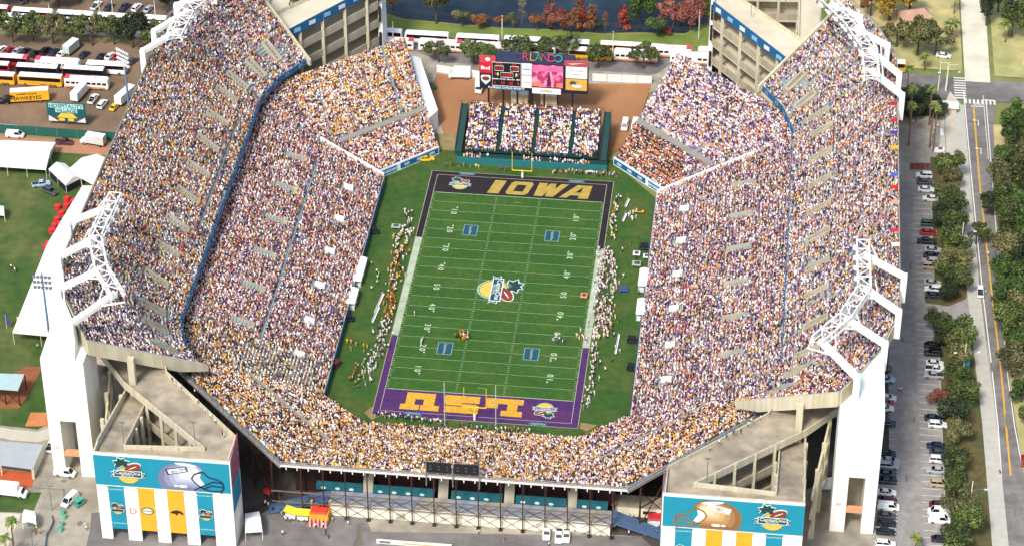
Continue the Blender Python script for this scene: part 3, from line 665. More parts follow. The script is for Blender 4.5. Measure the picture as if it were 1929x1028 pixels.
# white parapets at the north ends of the side stands
for s in (-1, 1):
    mb = MB(); A = Vector((s*39, 49)); B = Vector((s*82, 66)); L_ = .45 if s < 0 else .62
    n = 14
    for i in range(n):
        p = A.lerp(B, L_*i/n); q = A.lerp(B, L_*(i+1)/n); zp = 1.6+13.6*L_*i/n; zq = 1.6+13.6*L_*(i+1)/n; wall(mb, p, q, zp-.2, zq-.2, 1.7, .5)
    mb.build('white_parapet', whitewall, BOWL)
for s in (-1, 1):
    mb = MB(); n = 10
    for i in range(n):
        p = Vector((s*39.4, -53.1)).lerp(Vector((s*82, -54.1)), .05+.6*i/n); q = Vector((s*39.4, -53.1)).lerp(Vector((s*82, -54.1)), .05+.6*(i+1)/n); zf = lambda v: 1.6+13.6*(abs(v.x)-39.2)/42.8; wall(mb, p, q, zf(p), zf(q), .75 if s > 0 else .55, .25)
    mb.build('pale_divider', conc_l if s < 0 else whitewall, BOWL)
# the NW white stair hall beside the corner stand
mb = MB(); mb.prism([(-29.8, 75, 0), (-27.6, 80, 0), (-36.2, 104, 0), (-39.5, 102, 0)], [(-29.8, 75, 6), (-27.6, 80, 6), (-36.2, 104, 9), (-39.5, 102, 11.5)]); mb.build('white_end_wall', whitewall, BOWL)
# aisles: the corner cross aisles and ring aisle
def tilt_strip(bay, t, wd, mi, mb, u0=0., u1=1., up=.35, n=6):
    for i in range(n):
        ua = u0+(u1-u0)*i/n; ub = u0+(u1-u0)*(i+1)/n; dt = wd/(bay.p(.5, 1)-bay.p(.5, 0)).length/2
        a, b, c, d = bay.p(ua, t-dt), bay.p(ub, t-dt), bay.p(ub, t+dt), bay.p(ua, t+dt); zz = bay.p(0, t+dt).z+up
        mb.prism([(p.x, p.y, zz-.6) for p in (a, b, c, d)], [(p.x, p.y, zz) for p in (a, b, c, d)], mi)
grey_aisle = mat('grey_aisle', '8d897f', .85, .1, .4)
for b, t_, w_, ua, ub in ((b_NW, .345, 2.2, 0., 1.), (b_NE, .345, 2.2, 0., 1.), (b_SW, .45, 1.5, .0, 1.), (b_SE, .45, 1.5, .0, 1.)): mb = MB(); tilt_strip(b, t_, w_, 0, mb, ua, ub); mb.build('cross_aisle', grey_aisle, BOWL)
rail_m = mat('blue_grey_rail', '6d86a0', .5)
for b in (b_NW, b_NE): mb = MB(); railing(mb, [b.p(0.02, .385)+Vector((0, 0, .2)), b.p(.98, .385)+Vector((0, 0, .2))], 1.0, 1.6, .1); mb.build('aisle_railing', rail_m, BOWL)
mb = MB()
for s, b in ((-1, b_W), (1, b_E)):
    x = 57 if s < 0 else 82
railing(mb, [(-57.2, 46, 7.6), (-57.2, -40, 7.6)], .9, 2.2, .12)
mb.build('aisle_railing', rail_m, BOWL)
# white camera shelters and sunk stairways of the side stands
holesL = []
for s in (-1, 1):
    for y in (38, 22.2, 6.4, -9.5, -25.6, -40.5):
        x = s*47.3; z = 1.6+13.6*(8.3/43); mb = MB(); mb.prism([(x-1.3, y-.6, z), (x+1.3, y-.6, z), (x+1.3, y+.6, z), (x-1.3, y+.6, z)], [(x-1.3, y-.6, z+1.4-s*.3), (x+1.3, y-.6, z+1.4+s*.3), (x+1.3, y+.6, z+1.4+s*.3), (x-1.3, y+.6, z+1.4-s*.3)])
        mb.build('white_shelter', whitewall, BOWL); holesL.append((x-2.0, x+2.0, y-1.5, y+1.3))
    for y in (45.3, 29.6, 13.6, -2.6, -18, -34):
        if s < 0: y -= .6
        x = s*63.1; z = 1.6+13.6*(24/43); mb = MB()
        for sy in (-1, 1): mb.prism([(x-3, y+sy*1.2-.15, z-1), (x+3, y+sy*1.2-.15, z-1), (x+3, y+sy*1.2+.15, z-1), (x-3, y+sy*1.2+.15, z-1)], [(x-3, y+sy*1.2-.15, z+.6-s*.9), (x+3, y+sy*1.2-.15, z+.6+s*.9), (x+3, y+sy*1.2+.15, z+.6+s*.9), (x-3, y+sy*1.2+.15, z+.6-s*.9)])
        mb.box((x, y, z-.7), (6, 2.2, .35)); mb.build('stair_opening', [conc], BOWL); holesL.append((x-3.4, x+3.4, y-1.5, y+1.5))
# a few wider gaps: radial stairs of the south stand
mb = MB()
for b, us in ((b_S, (.18, .345, .5, .655, .83)), (b_SW, (.98,)), (b_SE, (.02,))):
    for u in us:
        a, c = b.p(u, 0.02), b.p(u, .98); mb.beam(a+Vector((0, 0, .42)), c+Vector((0, 0, .42)), .9, .12)
mb.build('radial_stairs', conc, BOWL)
Wc = Crowd()
Wc.fill(b_W, lambda x, y, t, q: (m_loWs if (y < -38 and random.random() < .8) or (y < -46) else m_loW), .94, .01, .97, holes=holesL + [(-57.6, -56.8, -40, 46), (-60.4, -41, -53, -41)], aisle=7.8, aw=.7)
Wc.build('crowd', 'dense crowd in the left lower stand, white, maroon and pink shirts')
# marching band in cream uniforms sits in close ranks at the south end of the left lower stand
Bc = Crowd(); Bc.fill(b_W, lambda x, y, t, q: m_bandW, .9, .05, .5, holes=[(-90, 0, -40.5, 90), (-41, 0, -60, 60)], pitch=.62, aisle=0, jit=.02)
Bc.build('marching_band', 'marching band in cream uniforms seated in straight ranks in the left lower stand', 'seated marching bands')
Ec = Crowd(); Ec.fill(b_E, lambda x, y, t, q: m_loE, .95, .01, .97, holes=holesL, aisle=7.8, aw=.7)
Ec.build('crowd', 'dense crowd in the right lower stand, white, purple and lilac shirts')
Sc = Crowd()
pS = lambda x, y, t, q: (m_SE if x > 12+random.random()*26 - (8 if t > .5 else -4) and random.random() < .7 else m_S)
for t0_, t1_ in ((.01, .425), (.475, .97)): Sc.fill(b_SW, lambda x, y, t, q: m_loWs if x > -52 else m_S, .96, t0_, t1_, aisle=8.6, aw=.6, holes=[])
Sc.fill(b_S, pS, .96, .01, .985, aisle=0); [Sc.fill(b_SE, lambda x, y, t, q: m_SE if (t < .5 or random.random() < .35) else m_S, .96, t0_, t1_, aisle=8.6, aw=.6) for t0_, t1_ in ((.01, .425), (.475, .97))]
Sc.build('crowd', 'dense crowd in gold, white and black in the curved near stand closest to the camera')
Nc = Crowd(); Nc.fill(b_NW, lambda x, y, t, q: m_NW, .96, .375, .98, aisle=8, aw=.6); Nc.fill(b_NW, lambda x, y, t, q: (m_NW if random.random() < .5 else m_loW), .96, .01, .32, aisle=0); Nc.fill(b_NWg, lambda x, y, t, q: m_loW, .95, .02, .97, aisle=0)
Nc.build('crowd', 'crowd mostly in gold and white in the far left corner stand below the ramp')
Nd = Crowd(); Nd.fill(b_NE, lambda x, y, t, q: m_NE, .96, .37, .98, aisle=8, aw=.6); Nd.fill(b_NEg, lambda x, y, t, q: m_NE, .95, .02, .97, aisle=0); Nd.fill(b_NE, lambda x, y, t, q: m_NE, .96, .01, .31, u0=0, aisle=8, holes=[(25, 46, 55, 90)])
Nd.build('crowd', 'crowd mostly in white and purple in the far right corner stand')
Ne = Crowd(); Ne.fill(b_NE, lambda x, y, t, q: (m_bandE if int(t*48) % 2 else m_DKr), .95, .01, .31, pitch=.55, aisle=0, jit=.03, holes=[(46, 80, 40, 70)])
Ne.build('marching_band', 'marching band in orange and black rows in the far right corner stand', 'seated marching bands')
# ============================================================ RAMP BUILDINGS at the four corners
pale_deck = mat('overexposed_deck_concrete', 'cfc6ae', .85, .14, .3, c2='bfb59c', scale2=.15, detail=8)  # floor of the far halls, lightened in colour to look overexposed
def ramp_building(sx, sy, label, banners=None):
    """triangular pedestrian ramp hall; sy=-1 stands south of the field, sy=+1 is its mirror about y=8"""
    T = thing('ramp_building', label, 'ramp tower', (0, 0, 0), group='pedestrian ramp halls at the stadium corners')
    Y = lambda y: y if sy < 0 else 16-y
    p2 = lambda x, y: (sx*x, Y(y))
    HS, HN = 25.2, 22.6
    outer = [(50.8, -110.6, HS), (82.4, -110.6, HS), (82.6, -80.5, HN), (73.3, -75.2, HN), (50.8, -101.2, HS)]
    inner = [(57.3, -106.2, HS), (76.0, -107.6, HS), (75.4, -87.9, HN+.8)]
    ring_o = [outer[0], outer[1], outer[2], outer[3], outer[4]]
    def V3(p, dz=0): return (*p2(p[0], p[1]), p[2]+dz)
    HX_ = (82.6, -80.5, HN); W0, W1, W2, W3 = (76.0, -107.4, HS), (82.4, -107.4, HS), (82.4, -77, 18.6), (76.6, -77, 18.6)
    def tri_deck(mb, dz, th=.7, mi=0):
        for q in ((outer[0], outer[1], W1, W0, inner[0]), (outer[0], inner[0], outer[4]), (outer[4], inner[0], HX_, outer[3]), (W0, W1, W2, W3)):
            q = [V3(p, dz) for p in q]; mb.prism([(a[0], a[1], a[2]-th) for a in q], list(q), mi)
    def par(mb, a, b, h, th, mi=0, inset=0.):
        a = Vector(a); b = Vector(b); d = (b-a); d.z = 0; d.normalize(); n = Vector((-d.y, d.x, 0))*th/2
        ps = [a-n, a+n, b+n, b-n]; mb.prism([(p.x, p.y, p.z-.9) for p in ps], [(p.x, p.y, p.z+h) for p in ps], mi)
    for k, dz in enumerate((0, -6.2, -12.4, -18.6)):
        mb = MB(); tri_deck(mb, dz-(.9 if k else 0)); 
        mb.build('ramp_floor', deck_m if sy < 0 else pale_deck, T)
        mb = MB(); O = [V3(p, dz) for p in ring_o]; I = [V3(p, dz) for p in inner]
        for a, b in ((0, 1), (3, 4), (4, 0)): par(mb, O[a], O[b], 1.15, .3)
        mb.build('parapet', conc_l if k == 0 else conc, T)
        mb = MB(); par(mb, O[1], V3(W1, dz), 1.6, .4); par(mb, V3(W1, dz), V3(W2, dz), 2.0, .4); mb.build('side_parapet', conc_l if k == 0 else conc, T)
        mb = MB(); par(mb, I[0], I[1], 1.15, .35); par(mb, I[0], V3(HX_, dz), 1.15, .35); par(mb, I[1], V3(W3, dz), 1.15, .35); mb.build('well_parapet', conc_l if k == 0 else conc, T)
    # columns round the light well and along the outer sides
    for a in range(3):
        A = Vector(inner[a]); B = Vector(inner[(a+1) % 3]); n = 4 if a else 3
        for i in range(n):
            q = A.lerp(B, (i+.02)/n); mb = MB(); x, y = p2(q.x, q.y); q.z -= (1.8 if a == 1 else 0); mb.box((x, y, 0), (.7, .7, q.z+.9)); mb.build('column', conc_l, T)
    for a, b, n in ((1, 2, 4), (3, 4, 4)):
        A = Vector(outer[a]); B = Vector(outer[b])
        for i in range(n):
            q = A.lerp(B, (i+.5)/n); mb = MB(); x, y = p2(q.x, q.y); mb.box((x, y, 0), (.9, .9, q.z-.5)); mb.build('column', conc_l, T)
    # link ramp up to the concourse below the upper deck
    mb = MB(); a = V3(HX_); b = V3(outer[3]); yc = Y(-64); c = (sx*77, yc, 21.5); d = (sx*93, Y(-66), 21.5)
    mb.prism([(q[0], q[1], q[2]-.7) for q in (a, b, c, d)], [a, b, c, d]); mb.build('link_ramp', deck_m, T)
    mb = MB(); par(mb, a, d, 1.2, .3); par(mb, b, c, 1.2, .3); mb.build('parapet', conc_l, T)
    if sy < 0:
        for zb in (3.5, 9.5, 15.5):
            mb = MB(); mb.beam((sx*84.6, Y(-96), zb), (sx*88.2, Y(-72), zb+4.5), .5, 1.5); mb.build('side_ramp_beam', conc_l, T)
        for yy in (-92, -82, -73): mb = MB(); mb.box((sx*(84.9+(yy+96)*.14), Y(yy), 0), (.9, .9, 21)); mb.build('column', conc_l, T)
    # outer wall with tall slots
    yw = Y(-110.9); zt = HS-9.2 if sy < 0 else 0
    fs = 1 if sy > 0 else -1
    if sy < 0:
        xs = [50.6, 53.6, 57.0, 60.6, 64.0, 67.4, 70.8, 74.2, 77.6, 82.7] if False else None
        slots = [(55.0, 58.8), (61.9, 65.9), (69.0, 72.9), (76.2, 80.0)]
        if sx > 0: slots = [(53.5, 57.4), (60.6, 64.4), (67.6, 71.3), (74.4, 78.2)]
        solid = []; last = 50.5
        for a_, b_ in slots: solid.append((last, a_)); last = b_
        solid.append((last, 82.7))
        mb = MB()
        for a_, b_ in solid: mb.box((sx*(a_+b_)/2, yw+.25, 0), (b_-a_, .5, 16.2))
        mb.box((sx*66.6, yw+.25, 16.2), (32.2, .5, 9.9))
        mb.build('slotted_wall', whitewall, T)
        mb = MB(); mb.box((sx*66.6, yw-.12, 16.9), (32.2, .2, 8.7)); sign = mb.build('sign_board', teal_m, T)
        # emblem and helmet
        ex = sx*(74.6 if sx < 0 else 75.6); hx = sx*(60.2 if sx < 0 else 61.2); 
        emblem('bowl_emblem', facing((ex, yw-.26, 21.2), (1, 0, 0), (0, 0, 1)), 4.3, sign, True, .02)
        helmet(sign, hx, yw-.26, 21.0, -sx if sx > 0 else 1, sx)
        for i, (a_, b_) in enumerate(slots):
            x = sx*(a_+b_)/2; wd = b_-a_-.1; teal = (i in (0, 3)); oval = (i == (2 if sx < 0 else 1))
            mb = MB(); mb.box((x, yw-.02, 3.4), (wd, .08, 12.9)); mb.box((x, yw-.08, 16.2), (wd+.5, .12, .25))
            h = mb.build('hanging_banner', teal_m if teal else mat('gold_banner%d' % i, 'e6a428', .6, .03, .4), T, 'teal hanging banner with the bowl emblem' if teal else 'gold hanging banner with a team badge')
            if teal:
                emblem('bowl_emblem', facing((x, yw-.1, 9.6), (1, 0, 0), (0, 0, 1)), 1.95, h, False, .02)
                for zz, tx in ((15.6, 'CapitalOneBowl'), (5.2, 'CapitalOneBowl')):
                    t = text_mesh(tx, .52, E_W, h, 'lettering', .02); t.matrix_world = facing((x, yw-.12, zz), (1, 0, 0), (0, 0, 1))
            else:
                mb = MB(); r_ = 1.25
                if oval:
                    mb.poly([(x+px*1.5, yw-.12, 9.6+py*1.1) for px, py in ell(0, 0, 1, 1)]); mb.poly([(x+px*1.25, yw-.16, 9.6+py*.85) for px, py in ell(0, 0, 1, 1)], 1)
                    t = text_mesh('TEN' if False else 'IOWA', .8, dark_m, h, 'lettering', .02); t.matrix_world = facing((x, yw-.2, 9.6), (1, 0, 0), (0, 0, 1)); 
                else:
                    mb.poly([(x+px*1.6, yw-.12, 9.6+py*1.0) for px, py in [(-1, -.1), (-.7, .6), (0, .95), (.6, .7), (1, 0), (.9, -.6), (.55, -.1), (.1, .1), (.2, -.4), (-.1, -.75), (-.3, -.2)]])
                mb.build('badge', [dark_m, E_W], h)
        if sx < 0:
            t = text_mesh('D', 2.6, mat('door_letter_orange', 'd9885a', .7, .05), T, 'gate_letter', .03); t.matrix_world = facing((-74.5, yw-.2, 9.2), (1, 0, 0), (0, 0, 1))
        # side return with pictures at the inner end
        mb = MB(); mb.box((sx*50.4, yw+4.6, 0), (.3, 9.4, 26.0)); side = mb.build('side_wall', whitewall, T)
        mb = MB(); mb.box((sx*50.2, yw+4.4, 10.5), (.16, 8.0, 7.5)); mb.build('side_banner', teal_m, side)
        mb = MB(); mb.prism([(sx*50.15-.1, yw+.4, 17.9), (sx*50.15+.1, yw+.4, 17.9), (sx*50.15+.1, yw+8.6, 17.9), (sx*50.15-.1, yw+8.6, 17.9)], [(sx*50.15-.1, yw+.4, 26.6), (sx*50.15+.1, yw+.4, 26.6), (sx*50.15+.1, yw+8.6, 28.0), (sx*50.15-.1, yw+8.6, 28.0)])
        mb.build('picture_banner', mat('crowd_picture%d' % sx, '6c5a78', .7, .5, .8, c2='b03f3a', scale2=.7), side)
    else:
        # the back building shows its field side: blue banner with badges along the hypotenuse
        A = Vector(V3(outer[3])); B = Vector(V3(outer[4])); mb = MB(); d = (B-A); d.normalize(); n = Vector((sx*-1., -1., 0)).normalized()*.3
        ps = [A+n, B+n]; q = [(ps[0].x, ps[0].y, A.z-1.5), (ps[1].x, ps[1].y, B.z-1.5), (ps[1].x+n.x, ps[1].y+n.y, B.z-1.5), (ps[0].x+n.x, ps[0].y+n.y, A.z-1.5)]
        mb.prism(q, [(a_[0], a_[1], a_[2]+3.0) for a_ in q]); bl_ = mb.build('blue_banner', blue_m, T)
        for i in range(6):
            c = A.lerp(B, (i+.5)/6)+n*2.3; mb = MB(); mb.beam((c.x-d.x*1.2, c.y-d.y*1.2, c.z), (c.x+d.x*1.2, c.y+d.y*1.2, c.z), .1, 1.3); mb.build('banner_badge', [M('7fb4cf'), E_W][i % 2], bl_)
        mb = MB(); mb.box((sx*66.6, Y(-111.1), 0), (32.4, .5, HS+1.4)); mb.build('back_wall', conc_l, T)
        mb = MB(); mb.box((sx*50.3, Y(-106), 0), (1.5, 9.0, 27.6), top=.7); 
        pyl = mb.build('white_pylon', white_m, T)
        for zz in (7, 16, 23):
            mb = MB(); mb.box((sx*50.3, Y(-101.4), zz-3), (.7, .3, 5.2)); mb.build('pylon_slot', dark_m, pyl)
    # lamp posts on the roof deck
    for (x, y) in ((60, -103.6), (76.6, -105.6)) if sy < 0 else ((62, -96.), (72, -100)):
        gx, gy = p2(x, y)
        L_ = thing('deck_lamp_post', 'slim lamp post on the top deck of a corner ramp hall', 'lamp post', (gx, gy, HS), group='lamp posts on the ramp decks')
        mb = MB(); mb.cyl((0, 0, 0), (0, 0, 6.4), .11, .08); mb.build('pole', metal_m, L_); mb = MB(); mb.beam((-.7, 0, 6.3), (.7, 0, 6.3), .3, .2); mb.build('lamp_head', metal_m, L_)
    return T
silver = mat('printed_silver', 'a9b0c4', .5, .06, .3); goldh = mat('printed_gold', 'c49a5c', .5, .08, .3); white_p = mat('printed_white', 'eeeeea', .6, .02); navy_p = mat('printed_navy', '1d2a4c', .6, .05)
silver_d = mat('printed_dark_silver', '6e7592', .5, .06, .3); gold_d = mat('printed_brown', '8c6a42', .5, .08, .3)
def helmet(parent, x0, yy, zc, d, sx):
    """printed picture of a football helmet, facing +d"""
    d = 1 if sx < 0 else -1; s = 4.1; d *= 1.28
    base, dark = (silver, silver_d) if sx < 0 else (goldh, gold_d)
    def put(mb, poly, lay, mi): mb.poly([(x0+d*px*s, yy-lay*.02, zc+py*s) for px, py in (poly if d > 0 else poly[::-1])], mi)
    mb = MB()
    shell = [(-1.25, -.98), (-1.42, -.4), (-1.38, .2), (-1.1, .72), (-.6, 1.02), (0, 1.1), (.45, .98), (.72, .6), (.55, .35), (.2, .2), (.18, -.2), (.5, -.62), (.42, -.98)]
    put(mb, shell, 1, 1)
    for q_ in range(6): f_ = .96-.13*q_; put(mb, [(px*f_+.0-.30*(1-f_)*(-1), (py-.1)*f_+.1+.35*(1-f_)) for px, py in shell], 1.15+.15*q_, 3+q_)
    put(mb, ell(-.3, -.68, .2, .1), 3.2, 2); put(mb, ell(-.62, -.68, .1, .08), 3, 2); put(mb, ell(-.1, .92, .5, .1, rot=-8), 3, 2)
    put(mb, [(.2, .2), (.55, .35), (.5, .0), (.72, -.5), (.5, -.62), (.18, -.2)], 3, 2)
    sh_ = ('6e7592', '848ba6', '9aa1b8', 'b0b6c8', 'c6cad6', 'd8dbe2') if sx < 0 else ('85603a', '9c7446', 'b08856', 'c49e6c', 'd6b488', 'e4c8a2')
    mb.build('helmet_picture', [base, dark, white_p]+[mat('print_%s' % c_, c_, .6, .03) for c_ in sh_], parent)
    mb = MB()
    def line(pts, w_=.085):
        for a, b in zip(pts[:-1], pts[1:]): mb.beam((x0+d*a[0]*s, yy-.12, zc+a[1]*s), (x0+d*b[0]*s, yy-.12, zc+b[1]*s), .04, w_*s)
    line([(.62, .5), (.25, .25), (.12, -.05), (.3, -.4), (.62, -.75), (.95, -.9)]); line([(.62, .5), (.9, .1), (1.25, .0), (1.5, -.2), (1.55, -.6), (1.4, -1.0)]); line([(.2, -.9), (.6, -.55), (1.1, -.2), (1.5, -.25)]); line([(.62, -.75), (1.0, -.5), (1.5, -.55)]); line([(.95, -.9), (1.42, -.85)])
    mb.build('face_mask_picture', navy_p if sx < 0 else gold_d, parent)
    mb = MB()
    if sx < 0:
        put(mb, [(-.95, .1), (.0, .42), (-.08, .82), (-1.05, .5)], 4, 1); put(mb, [(-.88, .18), (-.08, .46), (-.14, .74), (-.96, .46)], 5, 0)
    else:
        put(mb, [(-.85, .15), (.15, .5), (.05, .85), (-.95, .55)], 4, 0)
    mb.build('decal_picture', [white_p, navy_p], parent)
    a = math.atan2(.33, .95)*(1 if sx < 0 else -1); cx = x0+d*(-.5)*s
    t = text_mesh('BIG TEN' if sx < 0 else 'SEC', 1.0 if sx < 0 else 1.3, navy_p, parent, 'lettering', .02, bold=.01); t.matrix_world = facing((cx+.05*s*d, yy-.14, zc+.47*s), (math.cos(a), 0, math.sin(a)), (-math.sin(a), 0, math.cos(a)))
ramp_building(-1, -1, 'near left concrete ramp hall with teal sign board showing a silver helmet')
ramp_building(1, -1, 'near right concrete ramp hall with teal sign board showing a gold helmet')
ramp_building(-1, 1, 'far left concrete ramp hall behind the corner crowd, with a blue banner and white pylon')
ramp_building(1, 1, 'far right concrete ramp hall with a blue banner behind the corner crowd')

# ============================================================ LIFT TOWERS
pale_green = mat('pale_green_white_roof', 'dfe8df', .6, .03, .3)
for s in (-1, 1):
    T = thing('lift_tower', 'tall white lift tower with a doorway slot standing behind the %s upper deck' % ('left' if s < 0 else 'right'), 'tower', (0, 0, 0), group='white lift towers')
    x0, x1, y0, y1 = 89.6, 100.0, -89.0, -78.0
    mb = MB()
    X = lambda x: s*x
    def bx(a, b, c, d, e, f, mi=0): mb.box((s*(a+b)/2, (c+d)/2, e), (abs(b-a), abs(d-c), f-e), mi=mi)
    bx(x0, 93.1, y0, y1, 0, 35.2); bx(97.0, x1, y0, y1, 0, 35.2); bx(93.1, 97.0, y0, y1, 17, 35.2)
    mb.build('tower_wall', whitewall, T)
    mb = MB(); base = [(X(x0+2.1), y0+.3, 35.2), (X(x1), y0+.02, 35.2), (X(x1), -67, 35.2), (X(92.6), -80, 35.2)]; top = [(X(x0+2.1), y0+.35, 35.6), (X(x1), y0+.1, 35.6), (X(x1-.5), -68.5, 40.2), (X(92.8), -81.5, 40.2)]
    if s < 0: base.reverse(); top.reverse()
    mb.prism(base, top); mb.build('sloping_roof', pale_green, T)
    mb = MB(); mb.box((s*95.05, -88.2, 6.0), (3.9, 1.2, 1.3)); mb.build('door_lintel_sign', mat('orange_lintel%d' % s, 'd99a72', .8, .1), T)
    for zj in (8, 16, 24, 31): jb = MB(); jb.box((s*94.8, y0-.012, zj), (10.3, .03, .1)) if zj > 17 else (jb.box((s*91.35, y0-.012, zj), (3.45, .03, .1)), jb.box((s*98.5, y0-.012, zj), (2.95, .03, .1))); jb.build('panel_joint', M('b9b8b0'), T)
    mb = MB(); mb.box((s*95.05, -79.2, 0), (3.9, .3, 17)); mb.build('inner_stair_wall', conc_d, T)
    t = text_mesh('EXIT' if False else '40', 1.2, mat('orange_number%d' % s, 'd9885a', .7, .05), T, 'wall_number', .03); t.matrix_world = facing((s*98.4 if s < 0 else 91.2, y0-.05, 8.6), (1, 0, 0), (0, 0, 1))
# ============================================================ FLOODLIGHT GANTRIES
def gantry(sx, sy, label):
    Y = lambda y: y if sy < 0 else 16-y
    T = thing('floodlight_gantry', label, 'floodlight gantry', (0, 0, 0), group='white floodlight gantries over the upper decks')
    P = lambda x, y, z: Vector((sx*x, Y(y), z))
    if sy < 0:
        line = [P(93.8, -33.5, 46), P(94.4, -53, 46.), P(89.8, -65.5, 46.), P(83.4, -75.6, 46.)]
        roots = [P(94.1, -38, 45.6), P(94.4, -52, 45.6), P(89.8, -64.8, 45.6), P(84.2, -74.3, 45.6)]
        corn = [P(104.2, -42.2, 42.4), P(102.8, -57.2, 42.4), P(99.5, -70.4, 42.4), P(93.0, -84.0, 42.4)]
    else:
        P = lambda x, y, z: Vector((sx*x, y, z)); line = [P(96.0, 45.2, 46), P(95.3, 60, 46), P(90.2, 74, 46), P(82.0, 89, 46), P(74, 103, 46)]
        roots = [P(95.6, 50.5, 45.6), P(95.2, 61.5, 45.6), P(91.0, 72.8, 45.6), P(84, 85.5, 45.6)]
        corn = [P(104.4, 42.6, 42.4), P(103.7, 53.5, 42.4), P(100.6, 68.8, 42.4), P(93, 84, 42.4)]
    feet = [Vector((c.x, c.y, 35.5)) for c in corn]
    mb = MB(); W_, H_ = (3.0 if sy < 0 else 4.0), 1.8
    for a, b in zip(line[:-1], line[1:]):
        d = (b-a).normalized(); n = Vector((-d.y, d.x, 0))*W_/2; up = Vector((0, 0, H_/2)); Ln = (b-a).length; m = max(3, int(Ln/3.4))
        for sg in (-1, 1):
            for su in (-1, 1): mb.beam(a+n*sg+up*su, b+n*sg+up*su, .36, .36)
        for i in range(m):
            p = a.lerp(b, i/m); q = a.lerp(b, (i+1)/m)
            mb.beam(p+n+up, q-n+up, .2, .2) if i % 2 else mb.beam(p-n+up, q+n+up, .2, .2); mb.beam(p-n+up, p+n+up, .2, .2)
            mb.beam(p+n+up, q+n-up, .13, .13); mb.beam(p-n+up, q-n-up, .13, .13); mb.beam(p+n-up, q-n-up, .13, .13)
    mb.build('lattice_truss', white_m, T)
    for r_, c, f in zip(roots, corn, feet):
        mb = MB(); mb.beam(r_, c+Vector((0, 0, .4)), 1.6, 1.1); mb.beam(c+Vector((0, 0, 1)), f, 1.5, 1.7)
        mb.build('cantilever_arm', white_m, T)
        mb = MB(); d = (c-r_); side = Vector((-d.y, d.x, 0)).normalized()*5
        mb.beam(r_+d*.02+side*.9, r_+d*.42, .3, .3); mb.beam(r_+d*.02-side*.9, r_+d*.42, .3, .3); mb.build('strut', white_m, T)
    for a, b in zip(line[:-1], line[1:]):
        d = (b-a).normalized(); n = Vector((-d.y, d.x, 0)); n = n if n.x*sx < 0 else -n; m = int((b-a).length/2.0)
        for i in range(m):
            p = a.lerp(b, (i+.5)/m)+n*2.0
            mb = MB(); mb.box((p.x, p.y, p.z-1.2), (.7, .9, .8), rz=math.atan2(n.y, n.x), top=.8); mb.build('floodlight', metal_m if i % 2 else white_m, T)
gantry(-1, -1, 'near left white lattice floodlight gantry on four arms over the upper deck crowd')
gantry(1, -1, 'near right white lattice floodlight gantry on four arms over the upper deck crowd')
gantry(-1, 1, 'far left white lattice floodlight gantry at the top left of the upper deck')
gantry(1, 1, 'far right white lattice floodlight gantry at the top of the right upper deck')

# ============================================================ STEELWORK AND ROOMS BEHIND THE NEAR STAND
mb = MB(); RY = -97.2
mb.beam((-41.5, RY, 14.85), (41.5, RY, 14.85), .35, .4); mb.build('rear_edge_beam', mat('pale_beam', 'dcd2ca', .6, .06), BOWL)
mb = MB(); [mb.box((x_, RY-.3, 14.1), (.22, .4, 1.0)) for x_ in np.linspace(-40, 40, 31)]; mb.build('beam_brackets', white_m, BOWL)
for s in (-1, 1):
    mb = MB(); mb.beam((s*41.5, RY, 14.6), (s*82, -54.2, 14.6), .35, .9); mb.build('rear_edge_beam', mat('grey_beam%d' % s, '9a938c', .6, .06), BOWL)
mb = MB(); railing(mb, [(-41.5, RY-.1, 15.0), (41.5, RY-.1, 15.0)], 1.2, 2.65, .09); mb.build('rear_railing', mat('pink_grey_rail', 'b59c96', .6, .06), BOWL)
mb = MB(); railing(mb, [(41.5, RY-.1, 15.0), (82, -54.3, 15.0)], 1.3, 2.8, .12); railing(mb, [(-41.5, RY-.1, 15.0), (-82, -54.3, 15.0)], 1.3, 2.8, .12); mb.build('rear_railing', metal_m, BOWL)
cols = [-36.6+5.33*i for i in range(15)]
for x in cols:
    mb = MB(); mb.box((x, RY-.3, 0), (.26, .26, 14.6)); mb.box((x, RY-.3, 0), (.9, .9, .4)); mb.build('steel_column', rust_m, BOWL)
for a, b in zip(cols[:-1], cols[1:]):
    mb = MB()
    for z0_, z1_ in ((.2, 4.0), (4.0, 7.2)):
        mb.beam((a, RY-.3, z0_), (b, RY-.3, z1_), .1, .1); mb.beam((a, RY-.3, z1_), (b, RY-.3, z0_), .1, .1)
    mb.build('cross_brace', rust_m, BOWL)
mb = MB(); mb.beam((-44, RY-.3, 7.2), (38.5, RY-.3, 7.2), .25, .25); mb.beam((-44, RY-.3, 4.0), (38.5, RY-.3, 4.0), .2, .2); mb.build('girder', mat('grey_girder', '6f665f', .6, .1), BOWL)
for s in (-1, 1):
    for k in range(7):
        for j, off in enumerate((0, 8, 17)):
            t = (k+.5)/7; x = 41.5+(82-41.5)*t; y = -97+(43)*t; x -= off*.707; y += off*.707; h = 14.4-off*.38
            if x < 41 and j: continue
            mb = MB(); mb.box((s*x, y, 0), (.45, .45, h-.8)); mb.build('steel_column', rust_m, BOWL)
        a = Vector((s*(41.5+40.5*(k+.5)/7), -97+43*(k+.5)/7, 0)); b = Vector((s*(41.5+40.5*(k+1.5)/7), -97+43*(k+1.5)/7, 0))
        if k < 6:
            mb = MB(); mb.beam(a+Vector((0, 0, 1)), b+Vector((0, 0, 12)), .2, .2); mb.beam(a+Vector((0, 0, 12)), b+Vector((0, 0, 1)), .2, .2); mb.beam(a+Vector((0, 0, 7)), b+Vector((0, 0, 7)), .25, .25); mb.build('cross_brace', rust_m, BOWL)
for x in np.linspace(-38, 38, 15):
    for y, h in ((-90, 11.0), (-82, 7.8)):
        mb = MB(); mb.box((x, y, 0), (.35, .35, h)); mb.build('steel_column', rust_m, BOWL)
